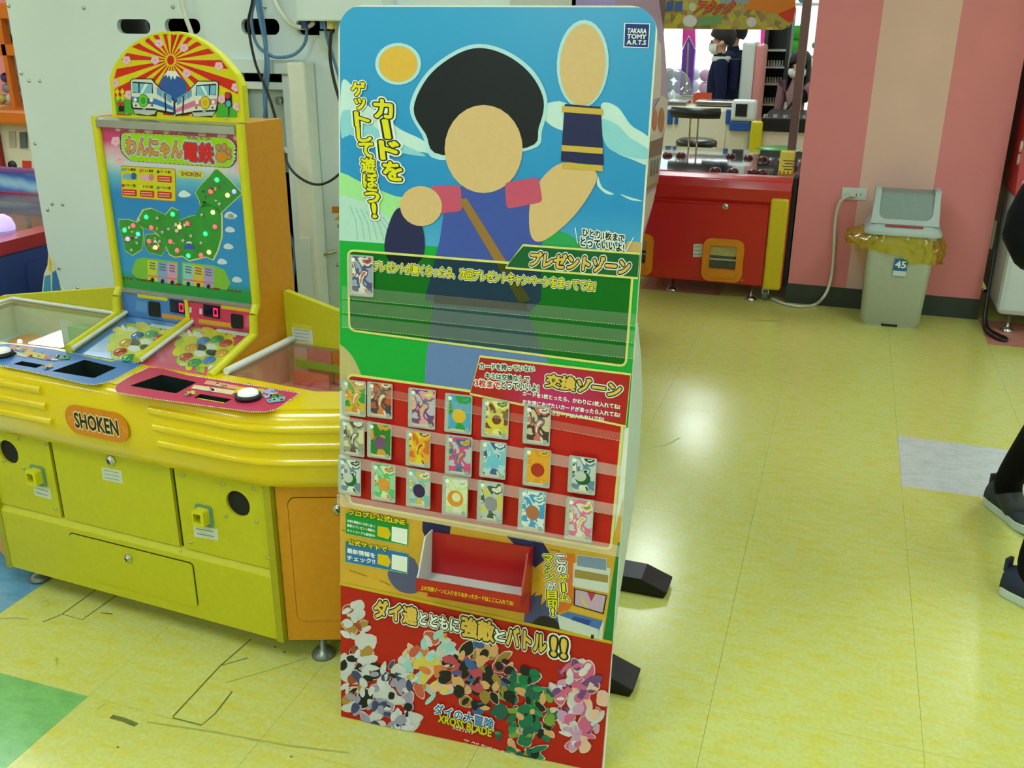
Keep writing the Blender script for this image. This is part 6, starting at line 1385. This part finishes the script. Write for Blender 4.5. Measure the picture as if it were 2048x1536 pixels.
# tall white locker-like unit and dark rack
tu = thing('tall_cabinet', 'tall white cabinet with pink edge standing between the boy and the dark rack', 'cabinet', (pxX(1495, 150, 8.0), 8.1, 0))
ua, ub, uc = pxX(1480, 150, 8.55), pxX(1507, 150, 8.55), pxX(1524, 150, 8.55); zt_ = py(1495, 84, 8.55).z
MB().box((ua, 8.55, .02), (ub, 8.9, zt_), WHITE).build('cabinet_body', tu, bevel=.02); MB().box((ub, 8.55, .02), (uc, 8.9, zt_-.02), mat('pink_edge', (214, 140, 140), .4, var=.05)).build('pink_side', tu, bevel=.02)
rk = thing('display_rack', 'dark display rack with pale shelf edges beside the tall white cabinet', 'rack', (pxX(1545, 150, 8.9), 9.1, 0))
ra, rb = pxX(1522, 150, 8.95), pxX(1574, 150, 8.95); DK = mat('dark_rack', (44, 50, 48), .5, var=.1)
MB().box((ra, 9.25, .02), (rb, 9.30, 1.62), DK).build('rack_back', rk)
for x in (ra, rb-.03): MB().box((x, 8.95, .02), (x+.03, 9.25, 1.62), DK).build('rack_side', rk)
for y in (99, 133, 167, 208, 238):
    z = py(1545, y, 8.95).z; MB().box((ra+.03, 8.95, z-.015), (rb-.03, 9.25, z), mat('shelf_edge_grey', (170, 178, 176), .4)).build('rack_shelf', rk)
    if y in (133, 167, 208):
        for i in range(6):
            m = MB(); xx = ra+.05+i*(rb-ra-.1)/5; m.cyl((xx, 9.0, z+.0005), (xx, 9.0, z+.05), .011, .007, ink(150, 156, 150), 8); tag(m.build('small_figure'), 'small pale figure standing in a row on the dark display rack', 'figure', 'figures on the dark rack')
# black counter, yellow column
bc = thing('black_counter', 'black topped game counter with yellow end column in front of the dark rack', 'counter', (pxX(1560, 250, 7.45), 7.7, 0))
ka, kb = pxX(1522, 250, 7.45), pxX(1640, 250, 7.45); z1_, z0_ = py(1560, 236, 7.45).z, py(1560, 264, 7.45).z
kb = min(kb, -.27)
MB().box((ka, 7.47, .04), (kb, 8.2, z0_), CREAM).build('counter_base', bc); MB().box((ka, 7.45, z0_), (kb, 8.25, z1_), mat('black_counter_top', (18, 20, 20), .3)).build('counter_top', bc, bevel=.01)
part('yellow_column', bc, 1499, 243, 1522, 330, 7.43, .08, YT, .01)
for i in range(5): m = MB(); xx = ka+.02+i*.07; m.cyl((xx, 7.52, z1_+.0005), (xx, 7.52, z1_+.018), .018, .016, STEEL, 10); m.build('push_button', bc)
# stools
def stool(x, y, zs, r, seat_c, nm, label, back):
    t = thing('bar_stool', label, 'stool', (x, y, 0)); SM_ = mat('seat_'+nm, seat_c, .35, var=.05); CHR = mat('chrome', (196, 200, 190), .15, 1.0, var=0)
    m = MB(); m.lathe([(.0001, zs-.05), (r*.96, zs-.05), (r, zs-.03), (r*.99, zs-.01), (r*.8, zs+.005), (.0001, zs+.008)], SM_, Matrix.Translation((x, y, 0)), 28); m.build('seat', t)
    m = MB(); m.lathe([(.0001, zs-.065), (r*.9, zs-.065), (r*1.01, zs-.055), (r*1.01, zs-.045), (.0001, zs-.045)], CHR, Matrix.Translation((x, y, 0)), 28); m.build('seat_rim', t)
    m = MB(); m.cyl((x, y, .02), (x, y, zs-.05), .025, .025, CHR, 14); m.build('pole', t)
    m = MB(); m.lathe([(.0001, 0), (.21, 0), (.21, .01), (.05, .035), (.0001, .035)], CHR, Matrix.Translation((x, y, 0)), 24); m.build('base', t)
    if back:
        for dx_ in (-.028, .028): m = MB(); m.tube([(x+dx_, y-.10, zs-.06), (x+dx_, y-r-.02, zs-.04), (x+dx_, y-r-.03, zs+.02), (x+dx_, y-r-.03, zs+.20)], .007, CHR, 8); m.build('back_post', t)
        m = MB(); rg = []
        for i in range(11):
            a = -math.pi/2 + (i-5)*.155; rg.append([(x+(r+.02+o_)*math.cos(a)*1.25, y+(r+.02+o_)*math.sin(a)*1.0+.0, zs+z_) for o_, z_ in ((0, .165), (.03, .165), (.035, .20), (.03, .235), (0, .235), (-.005, .20))])
        m.loft(rg, SM_); m.build('backrest', t)
sp0 = py(1393, 283, 7.25); stool(sp0.x, 7.25, py(1393, 279, 7.25).z, .15, (26, 30, 28), 'black', 'black padded bar stool with low backrest behind the red machine', True)
sp1 = py(1556, 300, 7.05); stool(sp1.x, 7.05, py(1556, 296, 7.05).z, .155, (50, 130, 40), 'green', 'green padded round stool by the black counter', False)
# lit crane games along the far side
LIT = mat('lit_white_panel', (250, 252, 255), .5, var=0, emit=1.5)
cg = thing('crane_game', 'brightly lit white crane game with purple front post beyond the boy', 'game machine', (-1.7, 10.8, 0))
gx0, gx1, gY = -3.4, -.95, 10.3
MB().box((gx0, gY, .03), (gx1, gY+.9, .80), WHITE).build('base_cabinet', cg, bevel=.02); MB().box((gx0, gY, 1.95), (gx1, gY+.9, 2.3), mat('crane_top_pink', (214, 150, 186), .4)).build('top_cabinet', cg, bevel=.02)
MB().box((gx0, gY+.85, .80), (gx1, gY+.9, 1.95), LIT).build('lit_back', cg); MB().box((gx0+.02, gY+.3, 1.90), (gx1-.02, gY+.7, 1.948), LIT).build('light_panel', cg)
MB().box((gx0+.02, gY+.004, .81), (gx1-.02, gY+.012, 1.94), clear('crane_glass', (244, 248, 250), .04, .04)).build('front_glass', cg)
PUR_ = mat('purple_post', (96, 40, 150), .35, var=.05); MAG = mat('magenta_post', (196, 50, 140), .35, var=.05)
Fg = Frame((0, gY-.05, 0), (1, 0, 0), (0, 0, 1))
for nm, pts, mt_, h in (('purple_post', [(1360, 190), (1384, 190), (1391, 100), (1378, 74), (1366, 100)], PUR_, .03), ('magenta_post', [(1367, 40), (1390, 40), (1391, 96), (1378, 70), (1365, 96)], MAG, .02), ('silver_strip', [(1371, 190), (1375, 190), (1380, 85), (1376, 85)], STEEL, .035), ('magenta_post', [(1522, 40), (1536, 40), (1532, 80), (1521, 92)], MAG, .02)):
    m_ = MB(); m_.prism(ccw([tuple(p) for p in Fg.P(pts)]), -.05, h, mt_, Fg.M); m_.build(nm, cg)
r1 = random.Random(9)
PL = [('white', (214, 220, 224)), ('pale pink', (220, 170, 186)), ('pale blue', (160, 190, 220)), ('grey', (150, 156, 166)), ('lilac', (186, 170, 214))]
for i in range(20):
    nm_, c_ = PL[i % 5]; xx = gx0+1.1+(i % 10)*.135; zz = .8005+.062+(i//10)*.122
    ball('plush_toy', (xx, gY+.25+.14*(i % 2), zz), .062, mat('plush_'+nm_, c_, .8), '%s round plush toy inside the lit crane game' % nm_, 'toy', 'plush toys in the crane game')
# white display wall with plush
dw = thing('display_shelf', 'white lit display shelf unit with green plush behind the girl', 'shelf', (-.3, 9.9, 0))
da, db, dY = -.80, .3, 9.6
MB().box((da, dY+.35, .02), (db, dY+.4, 2.2), mat('lit_shelf_back', (240, 250, 246), .5, var=0, emit=.9)).build('shelf_back', dw)
for x in (da, db-.02): MB().box((x, dY, .02), (x+.02, dY+.35, 2.2), WHITE).build('shelf_side', dw)
zsh = py(1600, 112, dY).z
for z in (.3, .65, zsh, zsh+.45, 1.9): MB().box((da+.02, dY, z-.02), (db-.02, dY+.35, z), WHITE).build('shelf_board', dw)
p = py(1590, 96, dY+.12)
def plush(x, zb, s, mt_, label):
    t = thing('plush_animal', label, 'plush toy', (x, dY+.14, zb), 0, 'plush on the display shelf')
    def sph(nm, c, r, mm=mt_, k=1.0):
        m = MB(); m.lathe([(math.sin(u)*r+1e-4, -math.cos(u)*r*k) for u in [math.pi*i/8 for i in range(9)]], mm, Matrix.Translation((x+c[0], dY+.14+c[1], zb+c[2])), 14); m.build(nm, t)
    sph('body', (0, 0, .09*s), .09*s); sph('head', (0, -.02, .23*s), .075*s)
    for k in (-1, 1): sph('ear', (k*.05*s, -.02, .30*s), .026*s); sph('paw', (k*.085*s, -.04, .10*s), .03*s)
plush(p.x, zsh+.001, .85, mat('frog_green', (70, 190, 60), .8), 'bright green plush animal sitting on the white display shelf'); plush(p.x+.25, zsh+.001, .9, mat('teal_plush', (90, 180, 176), .8), 'teal plush animal sitting on the white display shelf')
plush(p.x+.02, zsh+.451, .42, mat('sky_plush', (90, 170, 206), .8), 'sky blue plush animal on the upper display shelf')

# ------------------------------------------------------------------ people
def skin_body(name, root, J, E_, mats):
    """J: joint -> (co, radius); E_: (a, b, tag); one continuous skinned surface"""
    me = bpy.data.meshes.new(name); keys = list(J); idx = {k: i for i, k in enumerate(keys)}
    me.from_pydata([J[k][0] for k in keys], [(idx[a], idx[b]) for a, b, _ in E_], [])
    o = bpy.data.objects.new(name, me); COL.objects.link(o)
    md = o.modifiers.new('skin', 'SKIN'); md.use_smooth_shade = True; md.branch_smoothing = .4
    for i, k in enumerate(keys):
        s = me.skin_vertices[0].data[i]; r = J[k][1]; s.radius = r if isinstance(r, tuple) else (r, r); s.use_root = (k == 'pelvis')
    sb = o.modifiers.new('sub', 'SUBSURF'); sb.levels = 2; sb.render_levels = 2
    bpy.context.view_layer.update(); dg = bpy.context.evaluated_depsgraph_get()
    nm = bpy.data.meshes.new_from_object(o.evaluated_get(dg)); bpy.data.objects.remove(o)
    tags = sorted(set(t for _, _, t in E_)); nm.materials.clear()
    for t in tags: nm.materials.append(mats[t])
    segs = [(Vector(J[a][0]), Vector(J[b][0]), tags.index(t), .5*((J[a][1][0] if isinstance(J[a][1], tuple) else J[a][1]) + (J[b][1][0] if isinstance(J[b][1], tuple) else J[b][1]))) for a, b, t in E_]
    for f in nm.polygons:
        c = f.center; best = (1e9, 0); f.use_smooth = True
        for a, b, ti, r in segs:
            d = b-a; u = max(0, min(1, (c-a).dot(d)/max(d.dot(d), 1e-9))); q = (c-(a+d*u)).length-r
            if q < best[0]: best = (q, ti)
        f.material_index = best[1]
    ob = bpy.data.objects.new(name, nm); COL.objects.link(ob); ob.parent = root; WM[ob.name] = wm(root)
    return ob
SKN = mat('skin', (206, 160, 130), .5, var=.03); HR = mat('black_hair', (16, 16, 18), .65, var=.15, scale=80); MSK = mat('white_mask', (214, 220, 222), .7, var=.02); EYE = mat('eye_dark', (26, 22, 22), .2, var=0)
def human(root, H, mats, ov=None, fingers=True):
    """standing figure facing +x of its root, joints as shares of the height; ov overrides joints"""
    J = {'pelvis': ((0, 0, .53), (.085, .062)), 'waist': ((0, 0, .61), (.075, .056)), 'chest': ((0, 0, .72), (.088, .062)), 'collar': ((-.005, 0, .805), (.055, .045)), 'neck': ((0, 0, .85), .030), 'jaw': ((.012, 0, .893), (.040, .044)), 'skull': ((.0, 0, .945), (.050, .058))}
    for s, k in ((1, 'l'), (-1, 'r')):
        J.update({'sh_'+k: ((-.005, s*.098, .80), .042), 'el_'+k: ((-.02, s*.125, .63), .031), 'wr_'+k: ((.04, s*.125, .50), .021), 'ha_'+k: ((.062, s*.122, .465), (.024, .014)),
                  'hi_'+k: ((0, s*.05, .49), .066), 'kn_'+k: ((.008, s*.055, .285), .042), 'an_'+k: ((-.012, s*.058, .055), .028), 'to_'+k: ((.075, s*.064, .022), (.026, .018))})
    J = {k: (tuple(c*H for c in v[0]), tuple(r*H for r in v[1]) if isinstance(v[1], tuple) else v[1]*H) for k, v in J.items()}
    if ov:
        for k, c in ov.items(): J[k] = (c, J[k][1])
    E_ = [('pelvis', 'waist', 'top'), ('waist', 'chest', 'top'), ('chest', 'collar', 'top'), ('collar', 'neck', 'skin'), ('neck', 'jaw', 'skin'), ('jaw', 'skull', 'skin')]
    for k in 'lr':
        E_ += [('collar', 'sh_'+k, 'top'), ('sh_'+k, 'el_'+k, 'top'), ('el_'+k, 'wr_'+k, 'top'), ('wr_'+k, 'ha_'+k, 'skin'), ('pelvis', 'hi_'+k, 'leg'), ('hi_'+k, 'kn_'+k, 'leg'), ('kn_'+k, 'an_'+k, 'leg'), ('an_'+k, 'to_'+k, 'shoe')]
        if fingers:
            w_, h_ = Vector(J['wr_'+k][0]), Vector(J['ha_'+k][0]); d = (h_-w_).normalized(); sd = d.cross(Vector((0, 1, 0))).normalized()
            for i, (off, ln) in enumerate(((-.030, .032), (-.011, .046), (.0, .052), (.010, .048), (.019, .038))):
                st_ = h_ if i else w_ + (h_-w_)*.6
                p1 = st_ + sd*off*H/1.6*1.1 + d*ln*H/1.6*(.55 if i else .5); p2 = p1 + d*ln*H/1.6*.7 + Vector((0, (-1 if k == 'l' else 1)*.012*H, 0))
                J['f%d_%s' % (i, k)] = (tuple(p1), .0075*H/1.6); J['g%d_%s' % (i, k)] = (tuple(p2), .006*H/1.6)
                E_ += [('ha_'+k if i else 'wr_'+k, 'f%d_%s' % (i, k), 'skin'), ('f%d_%s' % (i, k), 'g%d_%s' % (i, k), 'skin')]
    W = wm(root); J = {k: (tuple(v[0]), v[1]) for k, v in J.items()}
    return J, skin_body('body', root, J, E_, mats)
def headbits(root, J, H, hair='short', mask=True):
    c = Vector(J['skull'][0]); j = Vector(J['jaw'][0]); W = wm(root); u = H/1.6
    def add(nm, rings, mt_): m = MB(); m.loft([[W @ Vector(p) for p in r] for r in rings], mt_); m.build(nm, root)
    rg = []; n = 20
    for i in range(8):
        ring = []
        for q in range(n):
            a = 2*math.pi*q/n; low = .10 - .80*((1-math.cos(a))/2)**.8; t = low + (.995-low)*i/7; k = math.sqrt(max(0.0, 1-t*t))+.001
            ring.append((c.x-.014*u + .106*u*k*math.cos(a), c.y + .098*u*k*math.sin(a), c.z + .118*u*t))
        rg.append(ring)
    add('hair', rg, HR)
    back = []
    zlow = -.08 if hair == 'short' else -.36
    for i in range(6):
        t = i/5; z = c.z - .0*u + (zlow*u)*t + .01*u
        rr_ = (.098-.022*t if hair == 'short' else .103+.012*math.sin(t*3))*u
        rg_ = []
        for q in range(16):
            a = math.pi*.36 + (2*math.pi-2*math.pi*.36)*q/15; rg_.append((c.x-.012*u+rr_*math.cos(a), c.y+rr_*.95*math.sin(a), z))
        for q in range(15, -1, -1):
            a = math.pi*.36 + (2*math.pi-2*math.pi*.36)*q/15; rg_.append((c.x-.012*u+(rr_-.02*u)*math.cos(a), c.y+(rr_-.02*u)*.95*math.sin(a), z))
        back.append(rg_)
    if hair == 'long': add('back_hair', back, HR)
    for s in (-1, 1):
        m = MB(); m.lathe([(math.sin(t)*.011*u+1e-4, -math.cos(t)*.006*u) for t in [math.pi*i/6 for i in range(7)]], EYE, W @ Matrix.Translation((c.x+.078*u, c.y+s*.032*u, c.z-.035*u)) @ Matrix.Rotation(math.pi/2, 4, 'Y'), 10); m.build('eye', root)
        m = MB(); m.lathe([(math.sin(t)*.019*u+1e-4, -math.cos(t)*.011*u) for t in [math.pi*i/6 for i in range(7)]], SKN, W @ Matrix.Translation((c.x-.005*u, c.y+s*.090*u, c.z-.045*u)) @ Matrix.Rotation(math.pi/2, 4, 'X'), 10); m.build('ear', root)
    m = MB(); m.loft([[W @ Vector((c.x+x*u, c.y+y*u, c.z+z*u)) for x, y, z in r] for r in ([(.082, -.010, -.03), (.082, .010, -.03), (.072, .012, -.03), (.072, -.012, -.03)], [(.102, -.014, -.066), (.102, .014, -.066), (.070, .018, -.07), (.070, -.018, -.07)])], SKN); m.build('nose', root)
    if mask:
        rg = []
        for z, r in ((-.055, .088), (-.075, .100), (-.105, .098), (-.135, .070)):
            rg.append([(c.x-.002*u+r*u*math.cos(a)*1.0, c.y+r*u*.92*math.sin(a), c.z+z*u) for a in [(-1.15+2.3*q/12) for q in range(13)]])
        m = MB(); vs = [W @ Vector(p) for r in rg for p in r]; m.add(vs, [(a*13+i, a*13+i+1, (a+1)*13+i+1, (a+1)*13+i) for a in range(3) for i in range(12)], MSK, None, True); o = m.build('face_mask', root)
        sd = o.modifiers.new('thick', 'SOLIDIFY'); sd.thickness = .003
        for s in (-1, 1): m = MB(); m.tube([W @ Vector((c.x+.034*u, c.y+s*.084*u, c.z-.06*u)), W @ Vector((c.x-.005*u, c.y+s*.10*u, c.z-.045*u))], .002*u, MSK, 6); m.build('mask_strap', root)
    else:
        m = MB(); m.box((c.x+.076*u, c.y-.022*u, c.z-.096*u), (c.x+.088*u, c.y+.022*u, c.z-.088*u), mat('lips', (176, 96, 90), .4), W); m.build('mouth', root)
def navy(n, c): return mat(n, c, .85, var=.12, scale=25, spec=.15)
# boy in profile
bx = py(1440, 120, 8.62).x
boy = thing('person', 'boy in a navy hoodie and white face mask standing at the medal counter', 'person', (bx, 8.62, 0), math.radians(188))
NV = navy('navy_hoodie', (26, 32, 62)); BKT = navy('black_trousers', (22, 24, 28)); SHO = mat('dark_sneaker', (40, 46, 48), .6, var=.05)
J, _ = human(boy, 1.47, {'top': NV, 'leg': BKT, 'skin': SKN, 'shoe': SHO}); headbits(boy, J, 1.47*1.1)
W = wm(boy); m = MB(); m.loft([[W @ Vector((J['neck'][0][0]-.01+r*math.cos(a)*1.1, r*math.sin(a), z)) for a in [2*math.pi*q/18 for q in range(18)]] for r, z in ((.066, 1.185), (.074, 1.21), (.066, 1.235), (.05, 1.23))], mat('white_collar', (200, 206, 206), .7)); m.build('hood_collar', boy)
m = MB(); m.loft([[W @ Vector((-.125+.05*math.cos(a), .11*math.sin(a), z)) for a in [2*math.pi*q/14 for q in range(14)]] for z in (.98, 1.08, 1.18, 1.215)], NV); m.build('hood', boy)
for i in range(7): m = MB(); m.box((.075-.002*abs(i-3), .118, .80+i*.055), (.095, .126, .825+i*.055), ink(206, 210, 206), W @ Matrix.Translation((-.085, .055, 0))); m.build('sleeve_print', boy)
# second person behind him
ax = py(1466, 110, 9.45).x
ad = thing('person', 'adult in a dark navy top and grey jacket standing behind the boy', 'person', (ax, 9.45, 0), math.radians(160))
J, _ = human(ad, 1.52, {'top': navy('dark_navy_top', (30, 38, 60)), 'leg': navy('grey_trousers', (120, 124, 126)), 'skin': SKN, 'shoe': SHO}); headbits(ad, J, 1.58)
# girl with long hair
gxx = py(1596, 160, 8.55).x
gl_ = thing('person', 'girl with long black hair and face mask in a mauve jacket behind the black counter', 'person', (gxx, 8.55, 0), math.radians(250))
J, _ = human(gl_, 1.27, {'top': navy('mauve_jacket', (150, 116, 122)), 'leg': BKT, 'skin': SKN, 'shoe': SHO}); headbits(gl_, J, 1.27*1.12, 'long')
tag(MB().tube(cr([W0 for W0 in (wm(gl_) @ Vector((.09, .10, 1.0)), wm(gl_) @ Vector((.12, .0, .86)), wm(gl_) @ Vector((.10, -.11, .70)))], 5, False), .012, BLACK, 8).build('bag_strap', gl_))
# person at the right edge
F_ = Vector((.6, -.8, 0)); rt = math.atan2(-.8, .6)
pr_ = thing('person', 'person in black jacket, black trousers and dark sneakers with white soles walking on the tiles', 'person', (.72, 2.86, 0), rt)
Wi = wm(pr_).inverted()
def L_(x, y, z): return tuple(Wi @ Vector((x, y, z)))
BJ = navy('black_jacket', (6, 8, 9)); BT = navy('black_slim_trousers', (6, 7, 8))
ov = {'an_l': L_(.615, 3.175, .10), 'to_l': L_(.655, 3.085, .03), 'kn_l': L_(.69, 2.99, .47), 'an_r': L_(.612, 2.632, .10), 'to_r': L_(.675, 2.575, .03), 'kn_r': L_(.71, 2.70, .48),
      'el_r': L_(.495, 2.74, 1.0), 'wr_r': L_(.62, 2.56, .98), 'ha_r': L_(.675, 2.50, .99)}
J, _ = human(pr_, 1.64, {'top': BJ, 'leg': BT, 'skin': SKN, 'shoe': SHO}, ov)
headbits(pr_, J, 1.64)
m = MB(); sl = [Vector(J['sh_r'][0]), (Vector(J['sh_r'][0])+Vector(J['el_r'][0]))/2, Vector(J['el_r'][0]), Vector(J['el_r'][0])*.5+Vector(J['wr_r'][0])*.5, Vector(J['wr_r'][0])]
m.tube([wm(pr_) @ p for p in cr(sl, 4, False)], [.075, .078, .082, .086, .088, .09, .092, .092, .092, .09, .086, .082, .076, .07, .064, .058, .045], BJ, 16); m.build('jacket_sleeve', pr_)
# sneakers
SOLE = mat('white_rubber_sole', (190, 206, 196), .55, var=.05); UPP = mat('charcoal_knit', (38, 46, 48), .8, var=.15, scale=120)
def sneaker(heel, d, mt_up, nm):
    d = Vector(d).normalized(); s = Vector((-d.y, d.x, 0)); L = .265
    prof = [(0, .030, .085), (.03, .036, .098), (.08, .037, .092), (.13, .040, .072), (.18, .046, .056), (.225, .042, .045), (.255, .025, .036), (.265, .008, .030)]
    rs, ru = [], []
    for x, w_, h_ in prof:
        k = 1.12
        c = Vector((heel[0], heel[1], 0)) + d*x; lift = .006 if x > .2 else 0
        rs.append([c + s*(w_*k*math.cos(a)) + Z1*(lift + (.032 if math.sin(a) > 0 else .0)) for a in (-.4, .4, math.pi-.4, math.pi+.4)])
        ru.append([c + s*(w_*math.cos(a)) + Z1*(.026 + (h_-.026)*max(0, math.sin(a))**.8) for a in [math.pi*q/10 for q in range(11)]])
    m = MB(); m.loft([[Vector(p) for p in r] for r in rs], SOLE, smooth=False); so = recalc(m.build('sneaker_sole', pr_, bevel=.006))
    m = MB(); m.loft(ru, mt_up); recalc(m.build(nm, pr_))
    m = MB(); c = Vector((heel[0], heel[1], 0))
    m.box((-.006, -.014, .07), (.004, .014, .108), mt_up, Matrix.Translation(c) @ Matrix(((d.x, s.x, 0, 0), (d.y, s.y, 0, 0), (0, 0, 1, 0), (0, 0, 0, 1)))); m.build('heel_tab', pr_)
sneaker((.592, 3.235), (.49, -.87, 0), UPP, 'sneaker_upper'); sneaker((.566, 2.66), (.80, -.6, 0), mat('navy_knit', (30, 40, 66), .8, var=.15, scale=120), 'sneaker_upper')
